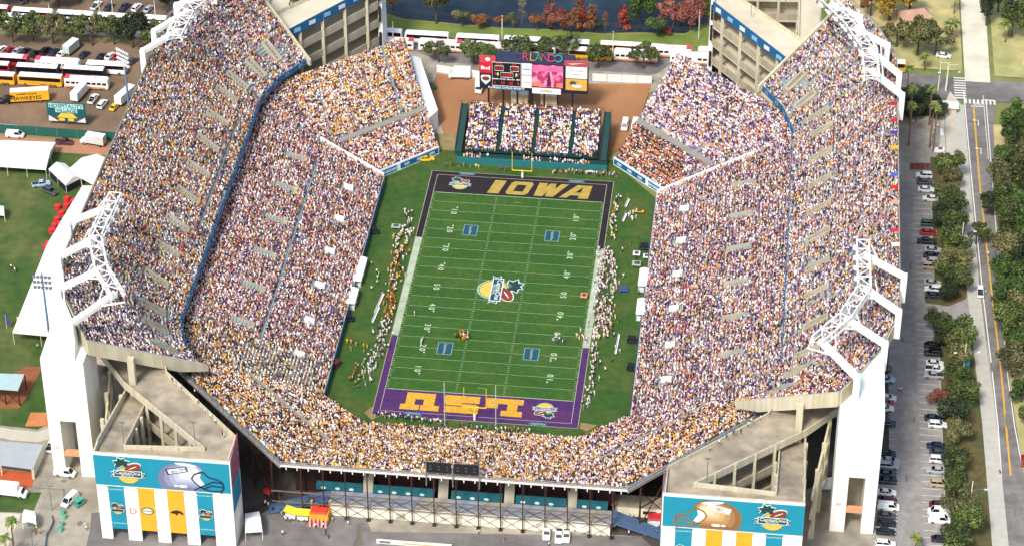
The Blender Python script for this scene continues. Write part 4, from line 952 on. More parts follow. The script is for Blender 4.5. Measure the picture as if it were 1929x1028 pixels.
# cream rooms with a blue roof walk, teal awnings and stairs
T = thing('concession_building', 'long low cream building with a blue roof walk under the near stand', 'building', (0, 0, 0))
mb = MB(); mb.box((3.8, -94.5, 0), (67.5, 4.2, 4.0)); mb.build('wall', mat('bright_cream_wall', 'f1ecd6', .8, .05, .4), T)
mb = MB(); mb.box((3.8, -94.6, 4.0), (68.2, 4.6, .18)); mb.build('roof_walk', mat('blue_grey_floor', '8a93a3', .7, .12, .4, c2='9a9488', scale2=.15), T)
mb = MB(); mb.prism([(-40, -88.2, 0), (38, -88.2, 0), (38, -87.6, 0), (-40, -87.6, 0)], [(-40, -88.2, 11.0), (38, -88.2, 11.0), (38, -87.6, 11.2), (-40, -87.6, 11.2)]); mb.build('shade_backing_wall', mat('shade_painted_siding', '2e1512', .85, .3, .5), T)  # wall put in dark: its colour carries the interior shade behind the awnings
for i, x in enumerate((-12.9, 0.8, 30)): mb = MB(); mb.box((x, -96.62, 0), (2.2, .15, 2.4)); mb.build('shutter_door', M('bdb8a4'), T)
for x in (-2.6, 12, 20.5): mb = MB(); mb.box((x, -96.62, 1.0), (1.4, .12, 1.3)); mb.build('wall_panel', M('cfcab8'), T)
for a, b in ((-34, -22.8), (-20.2, -5.2), (-1.2, 11.2), (14.4, 26.6), (29.2, 36.6)):
    m_ = MB(); m_.prism([(a, -92.6, 4.5), (b, -92.6, 4.5), (b, -91.2, 4.8), (a, -91.2, 4.8)], [(a, -92.5, 5.7), (b, -92.5, 5.7), (b, -91.2, 6.1), (a, -91.2, 6.1)])
    aw = m_.build('teal_awning', tealsign, T)
    for k in range(int((b-a)/3.2)):
        mb = MB(); cx = a+1.8+k*3.4; mb.poly([(cx+.6*px, -92.62, 5.15+.42*py) for px, py in ell(0, 0, 1, 1, n=14)]); mb.build('awning_badge', M('b8d6c8'), aw)
for x in (-21.5, -3.2, 12.8, 27.9):
    mb = MB(); mb.prism([(x-1.2, -92.3, 4.2), (x+1.2, -92.3, 4.2), (x+1.2, -88.5, 9.4), (x-1.2, -88.5, 9.4)], [(x-1.2, -92.3, 4.5), (x+1.2, -92.3, 4.5), (x+1.2, -88.5, 9.8), (x-1.2, -88.5, 9.8)]); mb.build('stair_flight', conc_d, T)
for s, xa in ((-1, -30.2), (1, 37.8)):
    mb = MB(); xb = xa+s*15; ps = [(xa, -96.4, 4.0), (xa, -91.5, 4.0), (xb, -94.5, .3), (xb, -98, .3)]
    if s < 0: ps = ps[::-1]
    mb.prism([(p[0], p[1], p[2]-.3) for p in ps], ps); mb.build('access_ramp', mat('blue_ramp%d' % s, '4a6484', .7, .12, .6), T)
T = thing('ticket_kiosk', 'small cream kiosk with a dark hatch under the right end of the near stand', 'kiosk', (44, -87, 0)); mb = MB(); mb.box((0, 0, 0), (13, 4, 3.0)); mb.build('wall', cream_m, T); mb = MB(); mb.box((2.5, -2.05, 1.1), (3.2, .1, .9)); mb.build('hatch', dark_m, T); mb = MB(); mb.box((0, 0, 3.0), (13.4, 4.4, .2)); mb.build('roof', conc, T)
# scoreboard seen from behind on the near stand
T = thing('rear_scoreboard', 'pair of black scoreboard panels seen from behind on the rail of the near stand', 'scoreboard', (0, RY-.6, 15.5))
for x in (-3.2, 3.3): mb = MB(); mb.box((x, 0, 1.4), (5.9, .6, 2.7)); o = mb.build('panel', M('101014'), T); o2 = MB(); [o2.box((x+dx, -.32, 2.4+dz), (.5, .05, .12)) for dx in (-2, 0, 2) for dz in (0, .9)]; o2.build('vent', metal_m, o)
for x in (-6.3, .05, 6.4): mb = MB(); mb.box((x, .05, -3), (.25, .25, 8.2)); mb.build('post', metal_m, T)

# ============================================================ END ZONE BLEACHERS
T = thing('temporary_bleachers', 'dark green temporary bleachers behind the far end zone packed with fans', 'bleachers', (0, 0, 0))
b_T = Bay((-17.8, 65.2), (20.6, 65.2), (20.6, 80.5), (-17.8, 80.5), 2.2, 8.4, 20)
mb = MB(); b_T.steps(mb); b_T.under(mb, .3); mb.build('seating_tier', green_board, T)
mb = MB(); mb.box((1.9, 63.3, 1.2), (43.5, 3.6, .25)); mb.build('front_walkway', green_board, T)
mb = MB(); mb.box((2.1, 61.4, 0), (43.6, .2, 2.3)); mb.build('front_skirt', mat('teal_skirt', '1c6a6c', .7, .08, .5), T)
for x in (-19.6, 22.4):
    mb = MB(); mb.prism([(x-1.0, 64.5, 1.2), (x+1.0, 64.5, 1.2), (x+1.0, 81, 1.2), (x-1.0, 81, 1.2)], [(x-1.0, 64.5, 2.2), (x+1.0, 64.5, 2.2), (x+1.0, 81, 8.2), (x-1.0, 81, 8.2)]); mb.build('side_stairs', green_board, T)
    mb = MB(); railing(mb, [(x-1.0, 64.5, 2.2), (x-1.0, 81, 8.2)], 1.1, 1.2, .1); railing(mb, [(x+1.0, 64.5, 2.2), (x+1.0, 81, 8.2)], 1.1, 1.2, .1); mb.build('side_railing', green_board, T)
mb = MB(); railing(mb, [(-18, 65, 2.2), (21, 65, 2.2)], 1.1, 1.2, .07); railing(mb, [(-18, 80.8, 8.4), (21, 80.8, 8.4)], 1.2, 1.5, .08); mb.build('railing', green_board, T)
for x in np.linspace(-17, 20, 9): mb = MB(); mb.box((x, 80.4, 0), (.2, .2, 8.2)); mb.beam((x, 80.4, 7.5), (x, 67, .3), .14, .14); mb.build('scaffold_leg', dark_m, T)
C = Crowd(); C.fill(b_T, lambda x, y, t, q: m_BA, .97, .02, 1., aisle=0, pitch=.6, jit=.16, holes=[(-8.9, -7.7, 60, 90), (1.4, 2.5, 60, 90), (12.3, 13.4, 60, 90)])
b_f = Bay((-18, 62.3), (21, 62.3), (21, 64.2), (-18, 64.2), 1.2, 1.2001, 2)
C.fill(b_f, lambda x, y, t, q: m_BA, .7, aisle=0, pitch=.75, jit=.2, holes=[(-10.5, -2, 60, 65), (19, 24, 60, 65)])
C.build('crowd', 'crowd in white, purple and gold on the green bleachers behind the far end zone')

# ============================================================ MAIN SCOREBOARD
T = thing('scoreboard', 'large dark scoreboard with coloured ORLANDO lettering, a pink video screen and advertising panels', 'scoreboard', (0, 0, 0))
SY = 91.0
navy = mat('navy_board', '1a1f33', .6, .08, .3)
xa, xb = -16.6, 15.6
mb = MB(); mb.box(((xa+xb)/2, SY+1.0, 7.6), (xb-xa, 2.0, 9.6)); mb.build('board', navy, T)
mb = MB(); mb.prism([(-11.6, SY, 17.2), (11.6, SY, 17.2), (11.6, SY+2, 17.2), (-11.6, SY+2, 17.2)], [(-11.6, SY+.3, 19.6), (11.6, SY+.3, 19.6), (11.6, SY+2, 19.6), (-11.6, SY+2, 19.6)]); mb.build('header', mat('header_blue_grey', '2b3350', .6, .08, .3), T)
def panel(name, x0, x1, z0, z1, m, lift=.12, parent=T): mb = MB(); mb.box(((x0+x1)/2, SY-lift/2-.01, z0), (x1-x0, lift, z1-z0)); return mb.build(name, m, parent)
def word(txt, x, z, size, m, parent=T, lift=.2, sc_=(1, 1), bold=0.): t = text_mesh(txt, size, m, parent, 'lettering', .06, sc_, bold=bold); t.matrix_world = facing((x, SY-lift, z), (1, 0, 0), (0, 0, 1)); return t
red_p = mat('red_panel', 'c9202e', .5, .04); led = mat('red_led_digits', 'd02a1c', .5, .02, emit=.6)
p = panel('red_cap_panel', xa, -11.8, 16.6, 19.0, mat('pinkish_red_panel', 'c4474f', .5, .05)); mb = MB(); mb.poly([(-14.1+.75*a_, SY-.2, 17.8+.6*b_) for a_, b_ in ell(0, 0, 1, 1)]); mb.build('round_badge', white_p, p)
p = panel('red_sponsor_panel', xa, -12.9, 13.0, 16.6, red_p); word('Chief' if False else 'Bud', -14.8, 14.8, 1.8, white_p, p, sc_=(1, .9), bold=.04)
p = panel('shield_panel', xa, -12.9, 7.8, 12.9, navy); mb = MB(); mb.poly([(-14.7+1.5*a_, SY-.2, 10.8+1.6*b_) for a_, b_ in [(-1, .6), (-.8, 1), (.8, 1), (1, .6), (.9, -.2), (0, -1.1), (-.9, -.2)]]); mb.poly([(-14.7+1.1*a_, SY-.25, 11.2+.7*b_) for a_, b_ in ell(0, 0, 1, 1)], 1); mb.build('shield', [E_W, E_B], p)
p = panel('digit_panel', -12.7, -4.3, 9.0, 17.0, M('0c0a12'), .2)
fr = MB()
def rectframe(x0, x1, z0, z1, w_=.14):
    for a, b in (((x0, z0), (x1, z0)), ((x1, z0), (x1, z1)), ((x1, z1), (x0, z1)), ((x0, z1), (x0, z0))): fr.beam((a[0], SY-.28, a[1]), (b[0], SY-.28, b[1]), .06, w_)
rectframe(-12.7, -4.3, 9.0, 17.0); rectframe(-12.0, -9.4, 14.2, 15.8); rectframe(-7.4, -4.9, 14.2, 15.8); rectframe(-10.2, -6.6, 12.0, 13.6); fr.build('panel_frame', white_m, p)
for tx, x, z, s_ in (('7:14', -10.7, 15, 1.1), ('14:00', -6.1, 15, 1.0), ('15:00', -8.4, 12.8, 1.3), ('3', -11.9, 13.0, 1.3), ('7', -4.9, 13.0, 1.3), ('1', -12.0, 10.0, 1.3), ('10', -9.7, 10.0, 1.3), ('20', -7.2, 10.0, 1.3), ('4', -5.1, 10.0, 1.3), ('IOWA', -10.7, 16.4, .8), ('LSU', -6.2, 16.4, .8)): word(tx, x, z, s_, led, p, .3)
for tx, x in (('DOWN', -11.8), ('TO GO', -9.7), ('BALL ON', -7.3), ('QTR', -5.1)): word(tx, x, 11.3, .55, white_p, p, .3, bold=.02)
mb = MB(); [mb.poly([(cx+.35*a_, SY-.3, 13.0+.6*b_) for a_, b_ in ell(0, 0, 1, 1, n=14)]) for cx in (-11.1, -5.6)]; mb.build('timeout_lamps', M('b9c48a'), p)
p = panel('white_ad_panel', -4.1, -1.1, 13.2, 17.0, white_p); word('Orlando', -2.6, 15.1, .75, M('3d7fb0'), p, bold=.015)
p = panel('white_ad_panel', -4.1, -1.1, 8.7, 12.9, white_p, ); word('Florida', -2.6, 10.6, .62, M('9c8f80'), p)
word('FLORIDA CITRUS SPORTS', -8.6, 8.2, .95, white_p, T, .15, bold=.015); panel('title_strip', -12.7, -4.2, 7.5, 8.9, blue_m, .08)
def screen_mat():
    m = bpy.data.materials.new('video_picture'); m.use_nodes = True; n = m.node_tree; b = n.nodes['Principled BSDF']
    tc = n.nodes.new('ShaderNodeTexCoord'); no = n.nodes.new('ShaderNodeTexNoise'); no.inputs['Scale'].default_value = .55; no.inputs['Detail'].default_value = 3
    mp = n.nodes.new('ShaderNodeMapping'); mp.inputs['Scale'].default_value = (1, 1, .7); n.links.new(tc.outputs['Object'], mp.inputs[0]); n.links.new(mp.outputs[0], no.inputs['Vector'])
    r = n.nodes.new('ShaderNodeValToRGB'); e = r.color_ramp.elements; e[0].position = .3; e[0].color = (*lin('6a2038'), 1); e[1].position = .48; e[1].color = (*lin('a83a5c'), 1)
    x = e.new(.56); x.color = (*lin('d97aa0'), 1); x = e.new(.72); x.color = (*lin('e896a8'), 1)
    n.links.new(no.outputs['Fac'], r.inputs[0]); n.links.new(r.outputs[0], b.inputs['Emission Color']); b.inputs['Emission Strength'].default_value = .35; n.links.new(r.outputs[0], b.inputs['Base Color']); b.inputs['Roughness'].default_value = .4
    return m
pink = mat('screen_pink', 'c0608a', .4, .15, .5, emit=.35); 
p = panel('video_screen', -1.0, 8.2, 9.4, 16.8, screen_mat(), .2)
mb = MB(); mb.box((3.6, SY-.26, 14.8), (9.1, .05, 1.9)); mb.build('screen_sky', pink, p)
mb = MB(); mb.box((.4, SY-.26, 9.6), (2.6, .05, 1.3)); mb.box((7.2, SY-.26, 9.6), (1.9, .05, 1.3)); mb.build('screen_ground', mat('screen_orange', 'dd6a4a', .4, .1, .5, emit=.5), p)
mb = MB(); mb.prism([(3.4, SY-.26, 9.9), (4.7, SY-.26, 9.9), (4.7, SY-.3, 9.9), (3.4, SY-.3, 9.9)], [(3.7, SY-.26, 13.6), (4.4, SY-.26, 13.6), (4.4, SY-.3, 13.6), (3.7, SY-.3, 13.6)]); mb.poly([(4.0+.35*a_, SY-.3, 14.2+.5*b_) for a_, b_ in ell(0, 0, 1, 1, n=12)]); mb.build('screen_figure', mat('screen_maroon', '5c2440', .4, .1, emit=.3), p)
p = panel('white_title_strip', -.9, 7.6, 7.0, 8.9, white_p); word('GATORADE' if False else 'FLORIDA', 3.3, 7.95, .9, M('c79a3a'), p, bold=.02)
p = panel('pink_corner_panel', 8.5, xb, 17.0, 18.9, mat('pink_red_panel', 'b34a58', .5, .1)); mb = MB(); mb.poly([(12+3*a_, SY-.2, 18.0+.7*b_) for a_, b_ in [(-.9, -.3), (-.3, -.5), (.9, .5), (-.2, -.1)]]); mb.build('white_streak', white_p, p)
p = panel('white_ad_panel', 9.0, xb-.3, 12.9, 16.8, white_p); word('The Orlando', 12.1, 15.6, .8, M('9a9a98'), p); word('Sentinel', 12.1, 14.3, .8, M('9a9a98'), p)
p = panel('yellow_ad_panel', 9.0, xb-.3, 8.8, 12.6, mat('pale_gold_panel', 'd6a94e', .5, .04)); mb = MB()
for q in palm_shape(0, 0, 1.0): mb.poly([(11.2+1.3*a_, SY-.2, 11.2+1.1*b_) for a_, b_ in q])
mb.poly([(12.4+1.6*a_, SY-.22, 10.3+.55*b_) for a_, b_ in ell(0, 0, 1, 1, rot=-20)], 1); mb.build('ad_picture', [E_T, E_W], p)
for i, (ch, c) in enumerate(zip('ORLANDO', ('474a78', 'c4475c', 'd9a02c', '4f9a62', 'b0446c', 'cf4a5a', '4aa5a2'))):
    word(ch, -4.9+i*1.95, 19.4, 3.5, mat('letter_'+c, c, .5, .04), T, .4, sc_=(.95, 1.1), bold=-.02)
for x in (-14.0, -9.6, -5.4, 2.6, 6.6, 11.0): mb = MB(); mb.box((x, SY+1, 0), (.55, .55, 8)); mb.build('support_post', dark_m, T)
mb = MB(); mb.box((-1.3, SY+1, 0), (1.3, 1.2, 8)); mb.build('support_post', dark_m, T)
for x in (-5.3, 3.6):
    T2 = thing('service_hut', 'pale cream equipment hut behind the scoreboard posts, %s of two' % ('left' if x < 0 else 'right'), 'hut', (x, 97.5, 0), group='huts behind the scoreboard'); mb = MB(); mb.box((0, 0, 0), (5.0, 3.4, 3.0)); mb.build('wall', M('cfc9a8'), T2); mb = MB(); mb.box((0, 0, 3.0), (5.2, 3.6, .2)); mb.build('roof', M('dcd8be'), T2)

# ============================================================ GOAL POSTS AND NET POLES
for (px, py, s, lb) in ((893, 784, -1, 'near'), (985, 327, 1, 'far')):
    x, y, _ = G(px, py); y = s*(HY+1.2); x = 0
    T = thing('goal_post', 'yellow goal post with a white padded base at the %s end zone' % lb, 'goal post', (x, y, 0), group='goal posts')
    mb = MB(); mb.cyl((0, 0, 1.9), (0, 0, 2.6), .16, .14); mb.cyl((0, 0, 2.6), (0, -s*1.2, 3.05), .14, .12); mb.build('gooseneck', yellow_m, T)
    mb = MB(); mb.cyl((0, 0, 0), (0, 0, 1.9), .34, .34, 10); mb.build('post_padding', white_m, T)
    mb = MB(); mb.cyl((-2.82, -s*1.2, 3.05), (2.82, -s*1.2, 3.05), .13); mb.build('crossbar', yellow_m, T)
    for sx in (-1, 1): mb = MB(); mb.cyl((sx*2.82, -s*1.2, 3.05), (sx*2.82, -s*1.2, 9.15), .1); mb.build('upright', yellow_m, T)
polep = mat('pale_green_pole', 'a9b8a4', .5, .05)
for i, (px, py) in enumerate(((838, 801), (934, 806))):
    x, y, _ = G(px, py); T = thing('net_pole', 'tall pale pole for the kicking net %s of the near goal post' % ('left', 'right')[i], 'net pole', (x, y, 0), group='kicking net poles'); mb = MB(); mb.cyl((0, 0, 0), (0, 0, 13.6), .16, .13); mb.build('pole', polep, T); mb = MB(); mb.cyl((0, 0, 0), (0, 0, .3), .4); mb.build('foot_plate', metal_m, T)
# ============================================================ TREES
def leafmat(name, cols):
    m = bpy.data.materials.new(name); m.use_nodes = True; n = m.node_tree; b = n.nodes['Principled BSDF']; b.inputs['Roughness'].default_value = .7
    a = n.nodes.new('ShaderNodeAttribute'); a.attribute_name = 'Col'
    oi = n.nodes.new('ShaderNodeObjectInfo'); hs = n.nodes.new('ShaderNodeHueSaturation')
    mr = n.nodes.new('ShaderNodeMapRange'); mr.inputs[3].default_value = .8; mr.inputs[4].default_value = 1.25
    n.links.new(oi.outputs['Random'], mr.inputs[0]); n.links.new(mr.outputs[0], hs.inputs['Value']); n.links.new(a.outputs['Color'], hs.inputs['Color']); n.links.new(hs.outputs[0], b.inputs['Base Color'])
    return m
leaf_m = leafmat('leaves', None)
PALS = {'oak': ['465424', '384620', '56682c', '2a381a', '64743a', '4e4c28'], 'dark': ['24331d', '2f3d22', '1c2a18', '3b4427'], 'olive': ['5e6036', '706e42', '4a4e2c', '7e784e', '42462a'], 'red': ['8a3426', '702a20', '9c4430', '5c281e'],
        'orange': ['8a5630', '744628', '9a683c', '5c3e26'], 'yellow': ['b08a24', 'c39d2f', '8f7424', 'a3852c', '6d6a28'], 'pine': ['3a5522', '4a6428', '2c421c', '59702f'], 'grey': ['8a7c68', '9b8e7a', '6f6454'], 'pinkred': ['885044', '74443c', '965c4a', '5e3c34'], 'palm': ['55702e', '6b8238', '3d5524', '8a8a4a']}
_cr = {}
def crown_mesh(kind, pal, seed):
    k = (kind, pal, seed)
    if k in _cr: return _cr[k]
    rg = np.random.default_rng(seed*13+len(kind)); blobs = []
    if kind == 'round':
        for i in range(16): a = rg.random()*6.28; r = rg.random()**.5*.62; blobs.append((r*math.cos(a), r*math.sin(a), .15+rg.random()*.75-.35*r, .26+.16*rg.random()))
    elif kind == 'spread':
        for i in range(20): a = rg.random()*6.28; r = rg.random()**.5*.82; blobs.append((r*math.cos(a), r*math.sin(a), .25+rg.random()*.35-.25*r, .16+.14*rg.random()))
    elif kind == 'cone':
        for i in range(34): z = rg.random()*.96; a = rg.random()*6.28; r = .40*(1-z)**.7*rg.random()**.5+.02; blobs.append((r*math.cos(a), r*math.sin(a), z*2.1-.45, .26*(1-z*.75)))
    elif kind == 'tall':
        for i in range(18): z = rg.random(); a = rg.random()*6.28; r = .45*(1-z*.5)*rg.random(); blobs.append((r*math.cos(a), r*math.sin(a), z*1.7, .26+.12*rg.random()))
    elif kind == 'sparse':
        for i in range(14): z = rg.random(); a = rg.random()*6.28; r = .3*(1-z*.6)*rg.random(); blobs.append((r*math.cos(a), r*math.sin(a), z*1.6, .22+.1*rg.random()))
    N = {'round': 3600, 'spread': 2800, 'cone': 3600, 'tall': 3400, 'sparse': 900}[kind]
    bl = np.array(blobs); w_ = bl[:, 3]**2; idx = rg.choice(len(bl), N, p=w_/w_.sum()); d = rg.normal(size=(N, 3)); d /= np.linalg.norm(d, axis=1)[:, None]
    rad = bl[idx, 3]*(.55+.5*rg.random(N)); c = bl[idx, :3]+d*rad[:, None]*np.array([1, 1, .8])
    s = (.034+.042*rg.random(N))[:, None]*(.6 if kind == 'sparse' else 1)
    nrm = d+rg.normal(size=(N, 3))*.7; nrm /= np.linalg.norm(nrm, axis=1)[:, None]
    t = np.cross(nrm, rg.normal(size=(N, 3))); t /= np.linalg.norm(t, axis=1)[:, None]; b = np.cross(nrm, t)
    V = np.stack([c-t*s, c-b*s*.7, c+t*s, c+b*s*.7], 1).reshape(-1, 3); F = np.arange(4*N).reshape(-1, 4)
    me = bpy.data.meshes.new('crown'); me.vertices.add(len(V)); me.vertices.foreach_set('co', V.astype(np.float32).ravel()); me.loops.add(F.size); me.loops.foreach_set('vertex_index', F.astype(np.int32).ravel())
    me.polygons.add(N); me.polygons.foreach_set('loop_start', (np.arange(N)*4).astype(np.int32)); me.polygons.foreach_set('loop_total', np.full(N, 4, np.int32))
    P = np.array([lin(x) for x in PALS[pal]]); bc = rg.choice(len(P), len(bl)); pc = np.where(rg.random(N) < .6, bc[idx], rg.choice(len(P), N)); C = np.ones((N, 4, 4), np.float32); C[..., :3] = P[pc][:, None, :]
    at_ = me.attributes.new('Col', 'FLOAT_COLOR', 'POINT'); at_.data.foreach_set('color', C.reshape(-1)); me.materials.append(leaf_m); me.update(calc_edges=True); _cr[k] = me; return me
_tk = {}
def trunk_mesh(kind, seed):
    k = (kind, seed)
    if k in _tk: return _tk[k]
    rg = random.Random(seed); mb = MB(); top = {'round': .25, 'spread': .3, 'cone': 1.5, 'tall': 1.2, 'sparse': 1.3}[kind]
    p = Vector((0, 0, -.9)); r = .07; zs = [-.9, -.4, 0., top*.5, top]; q0 = p
    for i in range(1, 5):
        q = Vector((rg.uniform(-.04, .04), rg.uniform(-.04, .04), zs[i])); r1 = r*.75; mb.cyl(q0, q, r, r1, 7); q0 = q; r = r1
    for i in range(7):
        a = rg.random()*6.28; z = rg.uniform(-.25, top*.8); e = Vector((math.cos(a)*rg.uniform(.3, .6), math.sin(a)*rg.uniform(.3, .6), z+rg.uniform(.2, .6))); s_ = Vector((0, 0, z)); m_ = s_.lerp(e, .5)+Vector((0, 0, .06)); mb.cyl(s_, m_, .028, .02, 5); mb.cyl(m_, e, .02, .008, 5)
    o = mb.build('trunk', bark_m); me = o.data; bpy.data.objects.remove(o); _tk[k] = me; return me
KIND_LBL = {}
tree_n = 0
def tree(px, py, r, kind='round', pal='oak', where='', name=None, world=None, lift=None, group=None, h=1.):
    """px,py = the foot of the trunk in the photo"""
    global tree_n; tree_n += 1
    x, y, _ = world if world else G(px, py); seed = tree_n % 4
    t = thing(name or {'cone': 'conifer_tree', 'tall': 'pine_tree', 'sparse': 'bare_tree'}.get(kind, 'broadleaf_tree'), where, 'tree', (x, y, 0), random.random()*6.28, group)
    c = bpy.data.objects.new('crown', crown_mesh(kind, pal, seed)); k = bpy.data.objects.new('trunk', trunk_mesh(kind, seed))
    sx_, sy_, sz_ = random.uniform(.84, 1.2), random.uniform(.84, 1.2), random.uniform(.88, 1.15)
    for o in (c, k): col.objects.link(o); o.parent = t; o.scale = (r*sx_, r*sy_, r*h*sz_); o.location = (0, 0, r*h*(.9 if kind != 'sparse' else .9))
    c.location.z += 0
    if kind == 'round' and lift: 
        for o in (c, k): o.location.z = r*lift
    return t
strip_lbl = 'leafy green tree in the row between the car park and the avenue'
for i, (x, y, r, p) in enumerate(((1785, 330, 5.4, 'oak'), (1793, 352, 4.6, 'olive'), (1780, 378, 4.2, 'yellow'), (1790, 408, 5., 'oak'), (1768, 420, 3.6, 'dark'), (1792, 446, 4.8, 'oak'), (1796, 478, 4.8, 'oak'), (1792, 512, 5., 'olive'), (1798, 545, 5, 'oak'), (1782, 562, 3.6, 'dark'), (1764, 622, 4.4, 'oak'), (1774, 645, 3.6, 'dark'), (1803, 655, 5.2, 'oak'), (1808, 690, 4.6, 'olive'), (1800, 725, 4.8, 'oak'), (1806, 762, 4.6, 'oak'), (1796, 800, 5.2, 'dark'), (1800, 832, 4.4, 'olive'), (1798, 885, 4.4, 'oak'), (1796, 925, 4.4, 'oak'), (1802, 975, 5., 'olive'), (1824, 1005, 5.4, 'oak'), (1796, 1035, 5., 'oak'))):
    tree(x, y+8, r*.98, 'round', p if p != 'yellow' else 'olive', strip_lbl, group='trees in the car park strip')
tree(1768, 765, 3.0, 'round', 'pinkred', 'small reddish tree overhanging the parking bays')
tree(1838, 460, 3.8, 'spread', 'oak', 'spreading green tree standing on the sidewalk beside the avenue lamp post')
for (x, y, r, k, p) in ((1893, 262, 4.8, 'tall', 'pine'), (1908, 235, 4.4, 'tall', 'pine'), (1912, 300, 5, 'round', 'oak'), (1878, 345, 5.2, 'round', 'olive'), (1915, 350, 5.6, 'tall', 'oak'), (1868, 388, 4.2, 'spread', 'dark'), (1905, 420, 6, 'round', 'oak'), (1930, 455, 6, 'tall', 'pine'), (1898, 490, 6, 'round', 'olive'), (1922, 540, 6.2, 'round', 'oak'), (1893, 560, 5, 'round', 'pine'), (1905, 610, 6.2, 'round', 'oak'), (1930, 650, 6, 'tall', 'oak'), (1908, 690, 5.2, 'round', 'olive'), (1925, 738, 3.8, 'round', 'pine'), (1938, 790, 4.2, 'round', 'oak')):
    tree(x, y+18, r, k, p, 'large green tree on the verge beyond the right side of the avenue', group='trees on the far verge of the avenue')
tree(1903, 315, 2.2, 'round', 'red', 'small red-leaved shrub among the verge trees beyond the avenue', name='red_shrub')
for (x, y, r) in ((1712, 196, 4.4), (1738, 205, 4.8), (1722, 216, 4.0), (1756, 214, 4.4), (1768, 218, 3.4), (1702, 216, 3.6)):
    tree(x, y+6, r, 'round', 'dark', 'dense dark evergreen in the planting bed near the street corner', group='dark evergreens at the street corner', lift=.6)
for (x, y, r) in ((826, 118, 4.6), (893, 122, 4.8), (928, 124, 4.4), (972, 112, 4.6), (1016, 112, 4.4), (1064, 108, 4.8), (1127, 128, 5.0), (1212, 130, 5.2)):
    tree(x, y, r, 'spread', 'oak', 'green street tree in front of the parked buses behind the scoreboard', group='street trees behind the far end zone')
for (x, y, r, p) in ((24, 80, 5.4, 'oak'), (62, 78, 5.4, 'oak'), (100, 82, 5.2, 'olive'), (140, 80, 5.0, 'oak'), (174, 86, 5.6, 'olive'), (215, 84, 5.4, 'oak'), (250, 90, 6.2, 'dark'), (285, 92, 5.4, 'oak')):
    tree(x, y, r, 'spread', p, 'spreading tree on the kerb between the bus rows at the upper left', group='trees along the upper left road', h=1.15)
for (x, y, r, p) in ((10, 12, 5, 'dark'), (50, 8, 5, 'oak'), (110, 12, 6, 'dark'), (150, 6, 5, 'oak'), (318, 30, 6, 'dark'), (350, 22, 5, 'oak')):
    tree(x, y, r, 'round', p, 'dark green tree behind the buses at the top left edge', group='trees at the top left edge')
for a in ((822, 44, 6.4, 'round', 'olive', 'large olive green tree leaning over the lake shore', 1.3), (903, 50, 3.2, 'round', 'orange', 'low orange-brown bush on the lake shore, the wider of two', .7), (946, 51, 2.8, 'round', 'orange', 'low orange-brown bush on the lake shore, the right one of two', .7), (983, 46, 3.6, 'sparse', 'grey', 'tall bare grey tree on the lake shore', 1.1),
          (1004, 52, 2.4, 'sparse', 'pinkred', 'small bare pinkish tree next to the red lakeside trees', 1.), (1036, 54, 4.6, 'cone', 'pinkred', 'tall dull red conical tree at the left of the red lakeside group', 1.05), (1060, 58, 3.6, 'round', 'red', 'round russet tree in the lakeside group', 1.1), (1086, 59, 3.9, 'cone', 'orange', 'orange and green conical tree in the middle of the lakeside group', 1.1), (1096, 58, 3.8, 'cone', 'red', 'red conical tree beside the orange one in the lakeside group', 1.1), (1112, 59, 3.8, 'cone', 'orange', 'brown-orange conical tree at the right of the lakeside group', 1.), (1124, 60, 3.0, 'round', 'dark', 'dark low bush beside the lakeside conical trees', .7),
          (1140, 62, 2.8, 'sparse', 'orange', 'thin tan tree right of the lakeside group', 1.), (1174, 58, 3.9, 'cone', 'red', 'bright red pointed tree standing alone on the lake shore', .95), (1205, 50, 5.4, 'round', 'pine', 'big green tree with pale limbs right of the lone red tree', 1.2), (1238, 68, 4.6, 'round', 'pine', 'low bushy green tree below the big lakeside tree', .8), (1268, 52, 5.4, 'spread', 'pinkred', 'spreading rusty red tree on the lake bank', 1.), (1300, 56, 4.8, 'spread', 'pinkred', 'rusty red tree nearest the far right ramp hall', 1.), (1256, 66, 2.2, 'round', 'red', 'small crimson shrub under the rusty lakeside tree', .7), (1336, 48, 4.8, 'tall', 'pine', 'bright green tree beside the far right ramp hall', 1.),
          (740, 24, 3.8, 'round', 'orange', 'orange tree by the white pylon on the lake shore', 1.1), (1295, 30, 4.5, 'tall', 'pinkred', 'pinkish red tree behind the rusty ones by the lake', 1.2), (1404, 22, 5, 'round', 'pine', 'green tree behind the far right ramp hall', 1.), (1478, 12, 5.0, 'spread', 'red', 'dark red tree above the far right ramp hall', 1.), (1510, 10, 5.0, 'spread', 'red', 'dark red tree at the top edge left of the right gantry', 1.),
          (1640, 30, 4.5, 'spread', 'orange', 'brownish tree left of the golden tree', 1.), (1675, 38, 7.2, 'round', 'yellow', 'large golden yellow tree at the top right', 1.), (1712, 30, 6.4, 'round', 'yellow', 'golden tree behind the large golden one', 1.), (1688, 88, 5.0, 'spread', 'olive', 'grey-green tree beside the right gantry arms', 1.), (1728, 104, 6.6, 'spread', 'olive', 'wide grey-green tree on the lawn by the street corner', 1.2), (1762, 104, 5.4, 'spread', 'olive', 'grey-green tree right of the wide one by the street corner', 1.1), (1700, 50, 2.5, 'round', 'dark', 'dark clipped bush below the golden tree', .6),
          (1858, 48, 5.4, 'round', 'dark', 'dark green tree right of the side street at the top', 1.3), (1905, 70, 6.0, 'round', 'oak', 'large green tree at the top right corner', 1.2), (1926, 40, 6.0, 'tall', 'oak', 'tall green tree at the top right frame edge', 1.), (1880, 22, 5.5, 'tall', 'oak', 'tall green tree at the top behind the corner palms', 1.)):
    tree(a[0], a[1], a[2], a[3], a[4], a[5], h=a[6])
